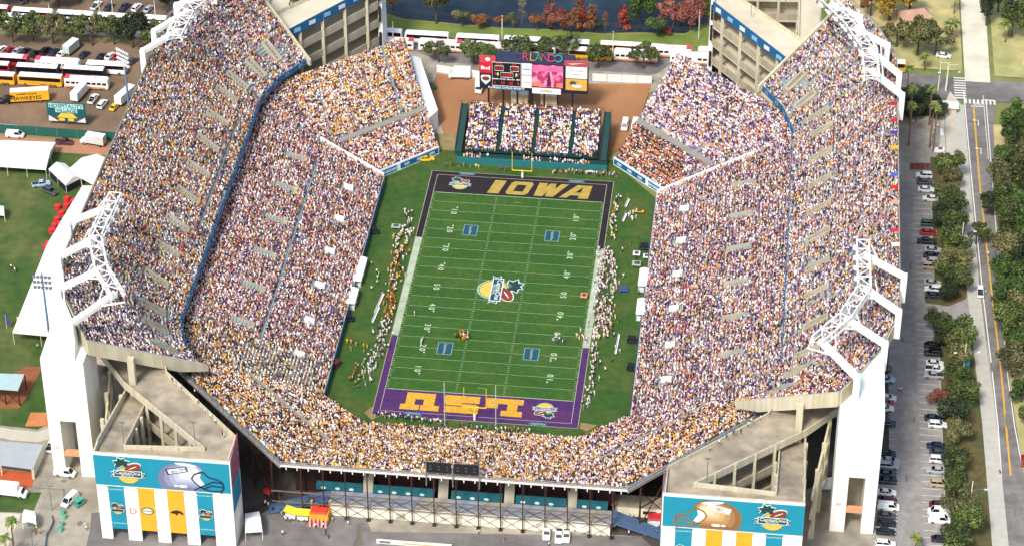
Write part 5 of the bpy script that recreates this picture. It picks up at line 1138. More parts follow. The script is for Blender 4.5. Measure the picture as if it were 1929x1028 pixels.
for px_, py_, r_, k_, p_ in ((1046, 57, 3.6, 'round', 'pinkred'), (1074, 60, 3.2, 'round', 'orange'), (1118, 58, 3.4, 'sparse', 'orange'), (1012, 56, 2.8, 'round', 'orange'), (1284, 44, 4.2, 'spread', 'red'), (1312, 40, 4.6, 'round', 'pinkred'), (1224, 34, 4.4, 'tall', 'pinkred'), (870, 50, 3.4, 'round', 'olive'), (966, 52, 2.4, 'round', 'oak'), (1452, 18, 4.4, 'round', 'pinkred')):
    tree(px_, py_, r_, k_, p_, 'smaller autumn tree or bush filling the lake bank between the larger trees', group='smaller trees on the lake bank')
# palms
_pm = {}
def palm(px, py, hgt, label, r=2.1, world=None, group=None):
    x, y, _ = G(px, py); t = thing('palm_tree', label, 'palm tree', (x, y, 0), random.random()*6, group)
    key = round(hgt)
    if key not in _pm:
        rg = random.Random(key); mb = MB(); q = Vector((0, 0, 0))
        for i in range(6): q2 = Vector((math.sin(i*.4)*.12, .05*i, hgt*(i+1)/6)); mb.cyl(q, q2, .26-.015*i, .24-.015*i, 8); q = q2
        tk = mb.build('trunk', palmbark, t); mb = MB(); cc = []
        for i in range(30):
            a = i*2.4; el = rg.uniform(-.5, 1.1); d = Vector((math.cos(a), math.sin(a), 0)); s_ = Vector((-d.y, d.x, 0)); L_ = r*rg.uniform(.8, 1.1); prev = q.copy(); 
            for k in range(4):
                f = (k+1)/4; nx = q+d*L_*f*math.cos(el*(1-f*.3))+Vector((0, 0, L_*(math.sin(el)*f-.55*f*f))); w0, w1 = .34*math.sin(.4+k*.75)*r/2.1, .34*math.sin(.4+(k+1)*.7)*r/2.1
                mb.quad(prev-s_*w0, prev+s_*w0, nx+s_*w1, nx-s_*w1, i % 3); prev = nx
        cr = mb.build('crown', [M('4f6a2c'), M('69803a'), M('8c8548')], t); _pm[key] = (tk.data, cr.data)
    else:
        for nm, me in zip(('trunk', 'crown'), _pm[key]): o = bpy.data.objects.new(nm, me); col.objects.link(o); o.parent = t
    return t
for px, py, h in ((1711, 275, 14), (1751, 278, 15), (1758, 286, 15), (1713, 236, 13), (1750, 236, 13), (1707, 190, 12)): palm(px, py, h, 'tall palm with a bare trunk on the plaza beside the right stand', group='palms on the right plaza')
palm(26, 1034, 9, 'palm tree at the bottom left, taller of the two there'); palm(14, 1060, 8, 'shorter palm tree at the bottom left corner'); palm(1721, 1042, 5, 'small palm tree in the car park at the bottom edge')
for px, py, l in ((1792, 76, 'left palm of the pair by the side street'), (1786, 82, 'bushy palm by the driveway at the top right'), (1797, 26, 'palm at the top edge near the side street'), (1893, 80, 'palm with a yellow crown right of the side street'), (1900, 68, 'palm behind the yellow one at the top right'), (1741, 132, 'small palm on the median beside the gold bus')): palm(px, py, 7 if 'small' not in l else 5, l, 2.8)

# ============================================================ VEHICLES
def wheel(parent, x, y, r=.34, w_=.24):
    mb = MB(); mb.cyl((x, y-w_/2, r), (x, y+w_/2, r), r, r, 14); wh = mb.build('wheel', tyre_m, parent); mb = MB(); mb.cyl((x, y-w_/2-.02, r), (x, y+w_/2+.02, r), r*.55, r*.55, 10); mb.build('rim', rim_m, wh)
def loft(mb, st, mi=0):
    """st: (x, zb, zt, w) stations"""
    rings = []
    for x, zb, zt, w_ in st: rings.append([(x, -w_, zb), (x, -w_, zt-.16), (x, -w_*.9, zt), (x, w_*.9, zt), (x, w_, zt-.16), (x, w_, zb)])
    b = []
    for r in rings: b += r
    n = 6; fs = [(0, 1, 2, 3, 4, 5)[::-1], tuple((len(rings)-1)*n+i for i in range(n))]
    for k in range(len(rings)-1):
        for i in range(n): fs.append((k*n+i, k*n+(i+1) % n, (k+1)*n+(i+1) % n, (k+1)*n+i))
    mb.add(b, fs, mi)
CARS = {'sedan': dict(L=4.7, W=.9, st=[(-2.35, .38, .72, .78), (-2.2, .28, .92, .87), (-1.5, .24, .98, .9), (0, .24, .97, .91), (1.1, .24, .95, .9), (2.05, .28, .82, .86), (2.35, .36, .66, .76)], cab=(-1.75, 1.15, -1.15, .35, .93, 1.42)),
        'suv': dict(L=4.8, W=.95, st=[(-2.4, .45, 1.0, .86), (-2.3, .36, 1.14, .93), (-1.2, .34, 1.16, .95), (0.2, .34, 1.14, .95), (1.1, .34, 1.12, .94), (2.2, .4, 1.0, .9), (2.4, .46, .8, .8)], cab=(-2.3, 1.15, -2.1, .45, 1.1, 1.74)),
        'van': dict(L=5.4, W=1.0, st=[(-2.7, .42, 1.15, .94), (-2.6, .36, 1.25, .99), (0, .34, 1.25, 1.0), (1.6, .34, 1.2, .99), (2.5, .4, 1.05, .94), (2.7, .48, .85, .84)], cab=(-2.65, 1.95, -2.55, 1.2, 1.2, 2.05)),
        'pickup': dict(L=5.3, W=.96, st=[(-2.65, .45, 1.02, .9), (-2.55, .4, 1.1, .95), (-.4, .36, 1.1, .96), (.4, .36, 1.12, .96), (1.3, .36, 1.12, .95), (2.45, .42, 1.0, .9), (2.65, .48, .8, .82)], cab=(-.7, 1.35, -.5, .75, 1.08, 1.72))}
def make_car(kind):
    S = CARS[kind]; t = bpy.data.objects.new('parked_car', None); col.objects.link(t); W_ = S['W']; x0, x1, u0, u1, z0, z1 = S['cab']
    paint = bpy.data.materials.new('p'); mb = MB(); loft(mb, S['st'])
    mb.prism([(u0, -W_*.72, z1-.02), (u1, -W_*.72, z1-.02), (u1, W_*.72, z1-.02), (u0, W_*.72, z1-.02)], [(u0+.1, -W_*.66, z1+.07), (u1-.1, -W_*.66, z1+.07), (u1-.1, W_*.66, z1+.07), (u0+.1, W_*.66, z1+.07)])
    for sy in (-1, 1):
        for a, b in ((x0, u0), (x1, u1), ((x0+x1)/2, (u0+u1)/2)): mb.beam((a, sy*W_*.86, z0), (b, sy*W_*.72, z1), .09, .08)
    if kind == 'van':
        for sy in (-1, 1): mb.prism([(-2.6, sy*W_*.93, z0), (.0, sy*W_*.93, z0), (.0, sy*W_*.6, z0), (-2.6, sy*W_*.6, z0)], [(-2.5, sy*W_*.8, z1), (.0, sy*W_*.8, z1), (.0, sy*W_*.6, z1), (-2.5, sy*W_*.6, z1)])
    if kind == 'pickup': mb.box((-1.6, 0, .8), (1.85, 1.5, .305), mi=0)
    b = mb.build('body', paint, t)
    if kind == 'pickup': mb = MB(); mb.box((-1.65, 0, 1.1), (1.75, 1.5, .02)); mb.build('cargo_bed', M('2e2e30'), t)
    b.data.materials.clear(); b.data.materials.append(paint)
    mb = MB(); mb.prism([(x0, -W_*.86, z0), (x1, -W_*.86, z0), (x1, W_*.86, z0), (x0, W_*.86, z0)], [(u0, -W_*.7, z1), (u1, -W_*.7, z1), (u1, W_*.7, z1), (u0, W_*.7, z1)]); mb.build('window', glass_m, t)
    for sx in (-1.42, 1.42):
        for sy in (-1, 1): wheel(t, sx*(1.12 if kind in ('van', 'pickup') else 1), sy*(W_-.12), .34 if kind == 'sedan' else .38)
    hx = S['L']/2
    for sy in (-1, 1):
        mb = MB(); mb.box((hx-.06, sy*W_*.66, .58 if kind == 'sedan' else .72), (.12, .34, .14)); mb.build('headlight', lamp_m, t)
        mb = MB(); mb.box((-hx+.05, sy*W_*.74, .62 if kind == 'sedan' else .82), (.1, .24, .18)); mb.build('tail_light', tail_m, t)
    return t
PROTO = {}
def paintm(c):
    k = 'car_'+c
    if k not in MT: MT[k] = mat('car_paint_'+c, c, .28, .02, 1, coat=.5)
    return MT[k]
CN = {'w': ('white', 'e6e7e6'), 'k': ('black', '17181c'), 's': ('silver', 'a9adb0'), 'r': ('red', 'a3191f'), 'b': ('dark blue', '1f2b45'), 'm': ('maroon', '561a25'), 't': ('tan', 'b0a284'), 'y': ('yellow', 'e3b512'), 'l': ('pale blue', '9db9cc'), 'g': ('dark grey', '44474c'), 'n': ('green', '2c4a3a')}
def car(px, py, kind, c, rz, where, group=None, world=None, name=None):
    """px,py = photo pixel of the middle of the car on the ground; rz heading in degrees, 0 = nose to +X"""
    used = kind in PROTO
    if not used: PROTO[kind] = make_car(kind); t = PROTO[kind]
    else: t = copy_tree(PROTO[kind])
    x, y, _ = world or G(px, py); t.location = (x, y, -.0); t.rotation_euler = (0, 0, R(rz)); nm = {'sedan': 'sedan', 'suv': 'estate car', 'van': 'van', 'pickup': 'pickup truck'}[kind]
    tag(t, '%s %s %s' % (CN[c][0], nm, where), {'van': 'van', 'pickup': 'pickup truck'}.get(kind, 'car'), group); t.name = name or {'van': 'van', 'pickup': 'pickup_truck'}.get(kind, 'parked_car')
    for k in kids(t) if not used else [o for o in _new_kids(t)]:
        if k.name.startswith('body'): k.material_slots[0].link = 'OBJECT'; k.material_slots[0].material = paintm(CN[c][1])
    return t
def _new_kids(t): return [c_ for c_ in t.children]
right = [(1740, 334, 'suv', 'w'), (1742, 346, 'sedan', 'g'), (1744, 360, 'sedan', 'w'), (1753, 377, 'sedan', 'w'), (1750, 425, 'suv', 'n'), (1748, 441, 'sedan', 'r'), (1745, 458, 'pickup', 'k'), (1757, 474, 'sedan', 's'), (1755, 484, 'sedan', 'b'), (1752, 496, 'suv', 's'), (1753, 505, 'suv', 't'), (1756, 536, 'sedan', 's'), (1757, 548, 'suv', 'w'), (1759, 559, 'sedan', 'b'), (1757, 653, 'sedan', 'k'), (1757, 668, 'suv', 'k'), (1760, 687, 'sedan', 'w'), (1761, 698, 'pickup', 'w'), (1758, 710, 'pickup', 's'), (1758, 790, 'sedan', 'b'), (1766, 803, 'suv', 'w'), (1762, 842, 'sedan', 'b'), (1768, 855, 'sedan', 'g'), (1768, 869, 'suv', 'w'), (1763, 888, 'sedan', 's'), (1770, 914, 'suv', 't'), (1768, 953, 'sedan', 'm'), (1768, 967, 'van', 'w'), (1769, 982, 'van', 'w'), (1772, 1018, 'sedan', 'k')]
ORD = ['first', 'second', 'third', 'fourth', 'fifth', 'sixth', 'seventh', 'eighth', 'ninth', 'tenth', 'eleventh', 'twelfth', 'thirteenth', 'fourteenth', 'fifteenth', 'sixteenth', 'seventeenth', 'eighteenth', 'nineteenth', 'twentieth', 'twenty-first', 'twenty-second', 'twenty-third', 'twenty-fourth', 'twenty-fifth', 'twenty-sixth', 'twenty-seventh', 'twenty-eighth', 'twenty-ninth', 'thirtieth']
for i, (x, y, k, c) in enumerate(right):
    X, Y_, _ = G(x, y); car(0, 0, k, c, 0 if i % 3 else 180, '%s from the top beside the tree strip' % ORD[i], 'cars parked beside the tree strip', (X, Y_, 0))
left = [(1664, 696, 'sedan', 'g'), (1668, 718, 'suv', 'l'), (1671, 752, 'sedan', 'w'), (1668, 762, 'sedan', 'r'), (1666, 772, 'suv', 'w'), (1668, 800, 'pickup', 'b'), (1670, 856, 'sedan', 'k'), (1676, 870, 'sedan', 's'), (1674, 880, 'suv', 's'), (1671, 895, 'sedan', 'g'), (1672, 908, 'sedan', 'b'), (1670, 930, 'sedan', 'w'), (1672, 945, 'sedan', 'm'), (1673, 958, 'van', 'w'), (1670, 974, 'sedan', 'g'), (1670, 988, 'sedan', 'k'), (1668, 1004, 'sedan', 'k'), (1668, 1028, 'suv', 'w')]
for i, (x, y, k, c) in enumerate(left): car(x, y, k, c, 0, '%s from the top in the bays by the stadium' % ORD[i], 'cars parked against the stadium')
lot = [(3, 98, 'suv', 'w'), (17, 98, 'sedan', 'r'), (34, 99, 'sedan', 's'), (48, 100, 'sedan', 'k'), (66, 104, 'sedan', 'k'), (86, 100, 'suv', 'k'), (102, 101, 'sedan', 'b'), (118, 104, 'sedan', 'w'), (159, 106, 'sedan', 'b'), (192, 110, 'sedan', 'k'), (208, 109, 'sedan', 'w'), (225, 108, 'suv', 'r'), (250, 118, 'sedan', 'g')]
for i, (x, y, k, c) in enumerate(lot): car(x, y, k, c, 70, '%s from the left in the dirt lot car row' % ORD[i], 'cars in the dirt lot')
for i, (x, y, k, c) in enumerate([(46, 4, 'sedan', 'g'), (182, 14, 'pickup', 'w'), (206, 16, 'sedan', 'b'), (235, 17, 'pickup', 'b'), (258, 18, 'suv', 'w'), (280, 20, 'sedan', 's'), (322, 24, 'sedan', 'g')]): car(x, y, k, c, 75, '%s from the left in the row at the top left edge' % ORD[i], 'cars at the top left edge')
for a in ((176, 190, 'pickup', 'w', 80, 'towing position between the box truck and a white car'), (193, 200, 'suv', 'w', 80, 'next to the yellow car on the grass lot'), (216, 204, 'sedan', 'y', 78, 'on the grass lot by the left stand'), (29, 258, 'van', 'w', 0, 'parked beyond the large white tent'), (121, 271, 'pickup', 'm', 0, 'on the running track at the upper left'), (78, 350, 'pickup', 'l', 20, 'on the lawn beside the small tents'), (95, 364, 'suv', 'g', -30, 'on the lawn next to the pale blue truck'), (123, 894, 'van', 'w', -5, 'parked crosswise beside the left lift tower'), (132, 945, 'van', 'w', -112, 'below the other van near the barriers'), (97, 842, 'pickup', 'w', 85, 'backed up beside the left lift tower'),
          (1030, 1006, 'pickup', 'w', -88, 'alone behind the near stand'), (1053, 1012, 'pickup', 'w', -88, 'left one of the close pair behind the near stand'), (1067, 1011, 'pickup', 'w', -88, 'right one of the close pair behind the near stand'), (1177, 240, 'van', 'w', -92, 'left one of the two on the red dirt'), (1196, 240, 'van', 'w', -92, 'right one of the two on the red dirt'), (803, 302, 'sedan', 'y', 12, 'displayed at the far left corner of the field'), (1846, 552, 'pickup', 'w', 90, 'driving up the avenue'), (1930, 870, 'sedan', 'r', 90, 'at the right edge below the avenue line'), (1777, 108, 'sedan', 'w', -8, 'parked by the lawn at the street corner'), (1178+200, 4, 'sedan', 'k', 0, 'on the lake road at the top')):
    car(*a)
for i, (x, y, rz) in enumerate(((704, 440, 0), (656, 604, 5), (634, 690, 70), (1214, 470, 0), (1191, 645, 0), (1191, 697, 0), (813, 168, 10), (150, 965-1000+985, 60))):
    X, Y_, _ = G(x, y); c = [('101012', 'black'), ('101012', 'black'), ('5c1a24', 'dark red'), ('141416', 'black'), ('141416', 'black'), ('141416', 'black'), ('3a5a22', 'green'), ('3f9c8c', 'turquoise')][i]
    t = thing('utility_cart', '%s utility cart %s' % (c[1], ['by the left wall near the 20 yard line', 'by the left wall below the white booths', 'by the left wall at the near end', 'by the right wall near the 30 yard line', 'by the right wall below midfield', 'lowest by the right wall', 'beside the white stair hall', 'by the barriers at the bottom left'][i]), 'utility cart', (X, Y_, 0), R(rz))
    mb = MB(); loft(mb, [(-1.5, .35, .8, .7), (-.5, .3, .75, .75), (.6, .3, .75, .75), (1.5, .35, .95, .7)]); mb.build('body', paintm(c[0]), t); mb = MB(); mb.box((-.1, 0, 1.75), (2.2, 1.5, .1)); [mb.beam((a, b, .7), (a*.9, b, 1.8), .06, .06) for a in (-1.1, .9) for b in (-.65, .65)]; mb.build('canopy', M(c[0]), t); mb = MB(); mb.box((-.4, 0, .75), (.5, 1.2, .5)); mb.build('seat', M('2b2b2b'), t)
    for a in (-1., 1.): [wheel(t, a, b*.62, .26, .2) for b in (-1, 1)]
def make_bus(kind):
    t = bpy.data.objects.new('coach_bus', None); col.objects.link(t); side, roof = {'white': ('e8e8e6', 'f2f2f0'), 'gold': ('e0a11e', 'f2f2f0'), 'swirl': ('efe9e6', 'f2f0ee'), 'dark': ('2a1c22', 'f0f0ee'), 'red': ('a31f2c', 'f0eeee')}[kind]
    mb = MB(); st = [(-6.7, .45, 3.2, 1.2), (-6.55, .4, 3.45, 1.27), (6.2, .4, 3.45, 1.27), (6.6, .45, 3.3, 1.22), (6.75, .55, 2.9, 1.15)]; loft(mb, st); mb.build('body', M(side), t)
    mb = MB(); mb.prism([(-6.6, -1.2, 3.4), (6.3, -1.2, 3.4), (6.3, 1.2, 3.4), (-6.6, 1.2, 3.4)], [(-6.5, -1.05, 3.56), (6.2, -1.05, 3.56), (6.2, 1.05, 3.56), (-6.5, 1.05, 3.56)]); rf = mb.build('roof', M(roof), t)
    mb = MB(); mb.box((2, 0, 3.56), (1.6, 1.3, .18), top=.85); mb.build('roof_unit', M('d5d5d2'), rf); mb = MB(); mb.box((-3.2, 0, 3.56), (.9, .9, .12), top=.85); mb.build('roof_hatch', M('d5d5d2'), rf)
    for sy in (-1, 1):
        if kind == 'swirl':
            [MB().box((-5.6+i*1.6, sy*1.275, 1.75), (1.25, .04, .75)).build('window', glass_m, t) for i in range(8) if i != 3]
            mb = MB(); mb.box((-.3, sy*1.28, .45), (12.4, .03, .55)); mb.build('orange_skirt', M('e0894a'), t)
        else: mb = MB(); mb.box((-.1, sy*1.275, 1.95), (12.6, .04, 1.25)); mb.build('window_row', glass_m, t)
        if kind == 'gold': mb = MB(); mb.poly([(a, sy*1.285, z_) for a, z_ in ((-5.5, .7), (-1, .6), (2.5, 1.6), (3.5, 1.7), (0, 1.0))]); mb.build('side_stripe', M('4a2c14'), t)
    if kind in ('swirl', 'red'):
        mb = MB(); mb.box((-5.9, 0, 3.42), (1.5, 2.36, .17)); mb.build('red_tail', M('cf3f52'), t) 
    if kind == 'swirl':
        mb = MB()
        for sy in (-1, 1):
            pts = [(-6, .9), (-1, .95), (1, .75), (2.6, .25), (3.2, 0)]
            for a, b in zip(pts[:-1], pts[1:]): mb.beam((a[0], sy*a[1], 3.6), (b[0], sy*b[1], 3.6), .2, .03)
        mb.build('roof_swirl', M('c4344a'), t)
    mb = MB(); mb.box((6.66, 0, 1.4), (.12, 2.2, 1.45)); mb.build('windscreen', glass_m, t)
    for x in (-4.6, -3.4, 4.5): [wheel(t, x, s_*1.12, .5, .32) for s_ in (-1, 1)]
    for sy in (-1, 1): mb = MB(); mb.box((6.76, sy*.85, .8), (.08, .4, .2)); mb.build('headlight', lamp_m, t)
    return t
BP = {}
def bus(xa, xb, base, kind, where, group, flip=False):
    if kind not in BP: BP[kind] = make_bus(kind); t = BP[kind]
    else: t = copy_tree(BP[kind])
    x0 = G(xa, base)[0]; x1 = G(xb, base)[0]; y = G((xa+xb)/2, base)[1]; t.location = ((x0+x1)/2, y+1.25, 0); t.rotation_euler = (0, 0, math.pi if flip else 0)
    if xb-xa > 50: t.scale = (min(1.08, (x1-x0)/13.4),)*1 + (1, 1)
    desc = {'white': 'white coach', 'gold': 'gold coach', 'swirl': 'red-swirled white coach', 'dark': 'dark coach', 'red': 'red coach'}[kind]
    tag(t, desc+' '+where, 'bus', group); return t
g1 = 'coaches parked on the road behind the far end zone'
for i, a in enumerate(((690, 757, 78, 'white'), (762, 845, 84, 'white'), (858, 940, 90, 'white'), (948, 1020, 94, 'white'), (1038, 1110, 99, 'white'), (1128, 1212, 104, 'gold'), (1218, 1302, 110, 'swirl'), (1314, 1396, 115, 'swirl'))): bus(*a, '%s from the left in the back row on the far road' % ORD[i], g1, True)
for i, a in enumerate(((697, 779, 95, 'swirl'), (788, 870, 99, 'swirl'), (880, 960, 104, 'swirl'), (966, 1046, 108, 'white'), (1070, 1152, 115, 'gold'), (1156, 1238, 118, 'swirl'), (1262, 1344, 123, 'swirl'))): bus(*a, '%s from the left in the front row on the far road' % ORD[i], g1, a[3] == 'swirl')
g2 = 'coaches parked on the road at the upper left'
for i, a in enumerate(((-60, 18, 33, 'red'), (22, 100, 40, 'white'), (106, 176, 45, 'white'), (182, 252, 50, 'white'), (257, 327, 54, 'white'))): bus(*a, '%s from the left in the back row at the upper left' % ORD[i], g2)
for i, a in enumerate(((-20, 60, 50, 'white'), (75, 152, 57, 'swirl'), (164, 236, 61, 'white'), (262, 340, 66, 'white'))): bus(*a, '%s from the left in the front row at the upper left' % ORD[i], g2)
bus(285, 350, 76, 'gold', 'beside the left gantry at the upper left', g2); bus(1636, 1706, 137, 'gold', 'emerging from behind the right upper deck', None)
g3 = 'coaches in the dirt lot'
for i, a in enumerate(((-30, 54, 127, 'red'), (66, 150, 134, 'swirl'), (162, 238, 141, 'white'))): bus(*a, '%s from the left in the back row of the dirt lot' % ORD[i], g3, a[3] == 'red')
for i, a in enumerate(((-60, 20, 140, 'red'), (30, 112, 146, 'dark'), (118, 199, 150, 'dark'))): bus(*a, '%s from the left in the middle row of the dirt lot' % ORD[i], g3)
for i, a in enumerate(((-56, 29, 160, 'gold'), (33, 118, 164, 'gold'), (121, 205, 169, 'swirl'))): bus(*a, '%s from the left in the front row of the dirt lot' % ORD[i], g3, a[3] == 'gold')
def box_truck(px, py, rz, L_, c, label, name='box_truck', cab='w', z=2.9):
    x, y, _ = G(px, py); t = thing(name, label, 'truck', (x, y, 0), R(rz)); mb = MB(); mb.box((-L_*.12, 0, .9), (L_*.76, 2.4, z-.3)); cg = mb.build('cargo_box', M(c), t)
    mb = MB(); mb.box((-L_*.12, 0, z+.6), (L_*.75, 2.3, .08)); mb.build('roof_panel', M('efefec'), cg)
    mb = MB(); loft(mb, [(L_*.26, .45, 2.3, 1.05), (L_*.36, .45, 2.3, 1.08), (L_*.42, .45, 1.5, 1.08), (L_*.5, .5, 1.35, 1.0)]); mb.build('cab', paintm(CN[cab][1]), t)
    mb = MB(); mb.prism([(L_*.365, -.98, 1.45), (L_*.43, -.98, 1.45), (L_*.43, .98, 1.45), (L_*.365, .98, 1.45)], [(L_*.355, -.9, 2.25), (L_*.375, -.9, 2.25), (L_*.375, .9, 2.25), (L_*.355, .9, 2.25)]); mb.build('windscreen', glass_m, t)
    mb = MB(); mb.box((0, 0, .55), (L_*.9, 1.9, .35)); mb.build('chassis', dark_m, t)
    for a in (-L_*.32, L_*.34): [wheel(t, a, b*1.0, .45, .3) for b in (-1, 1)]
    for sy in (-1, 1): mb = MB(); mb.box((L_*.5-.02, sy*.7, .9), (.08, .3, .2)); mb.build('headlight', lamp_m, t)
    return t
tr = box_truck(46, 192, 193, 15, 'e6a81c', 'long gold team trailer truck lettered HAWKEYES in the dirt lot', cab='k', z=3.6)
cgm = [k for k in tr.children if k.name.startswith('cargo')][0]
for tx, x, z, s_, rr in (('HAWKEYES', 3.4-4.2, 1.9, 1.75, 1), ('OUR MOST TRUE TEAM' if False else 'UNIVERSITY OF IOWA', 3.2-4.2, 3.3, .62, 1)):
    t = text_mesh(tx, s_, dark_m, cgm, 'lettering', .03, bold=.02); t.matrix_local = Matrix.Translation((x, 0, z)) @ facing((0, 1.23, 0), (-1, 0, 0), (0, 0, 1))
mb = MB(); mb.poly([(5.3-4.2+2.6-px_*1.3*1.0, 1.24, 2.5+py_*.8) for px_, py_ in [(-1, -.1), (-.7, .6), (0, .95), (.6, .7), (1, 0), (.9, -.6), (.55, -.1), (.1, .1), (.2, -.4), (-.1, -.75), (-.3, -.2)]]); mb.build('bird_badge', dark_m, cgm)
box_truck(138, 96, 70, 7.5, 'b7c9c2', 'box truck with a pale green roof among the cars of the dirt lot', cab='g'); box_truck(152, 182, 78, 8.5, 'e9eaea', 'large white box truck behind the hospitality sign'); box_truck(241, 186, 70, 10.5, 'e6ecec', 'white truck parked beside the left upper deck'); box_truck(176, 272, 170, 7.5, 'c9cdc9', 'grey-white box truck on the track by the left stand')
box_truck(866, 147, 183, 6.6, 'f0f0f0', 'white motorhome on the red dirt by the white fence', 'motorhome'); box_truck(904, 168, -92, 6.8, 'f2f2f2', 'white truck with its nose to the field left of the scoreboard posts'); box_truck(20, 932, -3, 8.5, 'eef0f2', 'white motorhome with a blue splash at the bottom left', 'motorhome')
box_truck(1378, 12, 0, 6, 'e2e2e2', 'white truck on the lake road behind the right ramp hall') if False else None
for (x, y, r, k, p) in ((1925, 250, 5, 'round', 'oak'), (1890, 300, 4.6, 'round', 'pine'), (1930, 310, 5.4, 'tall', 'olive'), (1890, 380, 4.6, 'round', 'oak'), (1925, 400, 5, 'round', 'pine'), (1890, 440, 5, 'tall', 'oak'), (1915, 500, 5.4, 'round', 'dark'), (1888, 520, 4.6, 'round', 'pine'), (1922, 590, 5.4, 'round', 'olive'), (1894, 640, 4.8, 'tall', 'oak'), (1912, 655, 5, 'round', 'pine')):
    tree(x, y+18, r, k, p, 'large green tree on the verge beyond the right side of the avenue', group='trees on the far verge of the avenue')
# ============================================================ PEOPLE
def person_mesh(pose):
    """one continuous skin grown over a posed skeleton, about 1.78 m tall; facing -Y"""
    J = {'pel': (0, 0, .96, .15), 'che': (0, 0, 1.32, .17), 'nec': (0, 0, 1.5, .06), 'hea': (0, -.02, 1.62, .095), 'top': (0, -.01, 1.74, .07)}
    E = [('pel', 'che'), ('che', 'nec'), ('nec', 'hea'), ('hea', 'top')]
    arms = {'stand': ((.26, -.02, 1.14), (.27, -.08, .88)), 'walk': ((.27, .12, 1.15), (.25, -.02, .93)), 'cheer': ((.34, -.05, 1.56), (.36, -.05, 1.86)), 'bend': ((.24, -.35, 1.05), (.2, -.42, .82))}[pose]
    legs = {'stand': ((.11, 0, .5), (.12, .02, .08), (.12, -.14, .04)), 'walk': ((.1, -.16, .52), (.1, -.02, .1), (.1, -.2, .05)), 'cheer': ((.14, 0, .5), (.18, .02, .08), (.18, -.14, .04)), 'bend': ((.14, -.1, .5), (.15, .02, .08), (.15, -.14, .04))}[pose]
    for s, n in ((1, 'l'), (-1, 'r')):
        m = -1 if (pose == 'walk' and s < 0) else 1
        J['sh'+n] = (s*.2, 0, 1.42, .07); J['el'+n] = (s*arms[0][0], arms[0][1]*m, arms[0][2], .045); J['ha'+n] = (s*arms[1][0], arms[1][1]*m, arms[1][2], .035)
        J['hi'+n] = (s*.1, 0, .88, .1); J['kn'+n] = (s*legs[0][0], legs[0][1]*m, legs[0][2], .065); J['an'+n] = (s*legs[1][0], legs[1][1]*m + (0 if m > 0 else .2), legs[1][2], .045); J['to'+n] = (s*legs[2][0], legs[2][1]*(1 if m > 0 else 0)+(0 if m > 0 else .12), legs[2][2], .04)
        E += [('che', 'sh'+n), ('sh'+n, 'el'+n), ('el'+n, 'ha'+n), ('pel', 'hi'+n), ('hi'+n, 'kn'+n), ('kn'+n, 'an'+n), ('an'+n, 'to'+n)]
    ks = list(J); 
    if pose == 'bend':
        for k in ('che', 'nec', 'hea', 'top', 'shl', 'shr'):
            x, y, z, r = J[k]; d = z-.96; J[k] = (x, y-d*.62, .96+d*.8, r)
    me = bpy.data.meshes.new('person'); me.from_pydata([J[k][:3] for k in ks], [(ks.index(a), ks.index(b)) for a, b in E], [])
    o = bpy.data.objects.new('tmp', me); col.objects.link(o); sk = o.modifiers.new('s', 'SKIN'); sk.use_smooth_shade = True
    for i, k in enumerate(ks): v = me.skin_vertices[0].data[i]; v.radius = (J[k][3], J[k][3]*(.7 if k in ('che', 'pel') else 1)); v.use_root = (k == 'pel')
    ss = o.modifiers.new('u', 'SUBSURF'); ss.levels = 1; ss.render_levels = 1
    dg = bpy.context.evaluated_depsgraph_get(); m2 = bpy.data.meshes.new_from_object(o.evaluated_get(dg)); col.objects.unlink(o); bpy.data.objects.remove(o)
    m2.materials.clear(); [m2.materials.append(tyre_m) for _ in range(4)]
    for p in m2.polygons:
        c = p.center; hz = c.z if pose != 'bend' else (1.5 if c.y < -.32 and c.z > 1.3 else c.z)
        if hz > 1.66 or (hz > 1.56 and c.y > .02): i = 3
        elif hz > 1.49: i = 2
        elif abs(c.x) > .215 and (hz < 1.12 or hz > 1.62): i = 2
        elif hz > .93: i = 0
        elif hz < .12: i = 3
        else: i = 1
        p.material_index = i
    return m2
PMESH = [person_mesh(k) for k in ('stand', 'walk', 'cheer', 'bend')]
CLN = {'white': 'eceae6', 'gold': 'e0a424', 'black': '1a1a1d', 'purple': '4a2a74', 'orange': 'd0682c', 'red': 'b02a2c', 'blue': '37568c', 'cream': 'd9cfae', 'grey': '7c7d80', 'teal': '2c7a78', 'yellow': 'e6c62a', 'pink': 'd9a7a0', 'navy': '1d2747', 'khaki': 'b09c72'}
npeople = 0
def person(x, y, z, shirt, pants, where, group=None, pose=None, rz=None):
    global npeople; npeople += 1
    o = bpy.data.objects.new('person', PMESH[random.choices((0, 1, 2, 3), (5, 4, 1, 1))[0] if pose is None else pose]); col.objects.link(o)
    o.location = (x, y, z); o.rotation_euler = (0, 0, random.random()*6.28 if rz is None else rz); sc_ = random.uniform(.94, 1.06); o.scale = (sc_, sc_, sc_)
    sk = random.choice(('c99877', 'b98563', '6a4330')); hr = random.choice(('2a1c14', '5a3d24', '1a1614', 'e6e6e2'))
    for i, c in enumerate((CLN[shirt], CLN[pants], sk, hr)): o.material_slots[i].link = 'OBJECT'; o.material_slots[i].material = M(c)
    tag(o, 'person in %s top, %s trousers, %s' % (shirt, pants, where), 'person', group or where); return o
SPEC = []
def people(p0, p1, n, wid, shirts, pants, where, z=.0):
    a = Vector(G(*p0, z)); b = Vector(G(*p1, z)); d = (b-a); nn = Vector((-d.y, d.x, 0)).normalized() if d.length > .1 else Vector((1, 0, 0))
    for i in range(n):
        q = a+d*((i+random.random())/n)+nn*random.gauss(0, wid/2); SPEC.append((q.x, q.y, z+.01, random.choice(shirts), random.choice(pants), where))
W_ = ['white', 'white', 'white']; lft = 'left sideline '; rgt = 'right sideline '
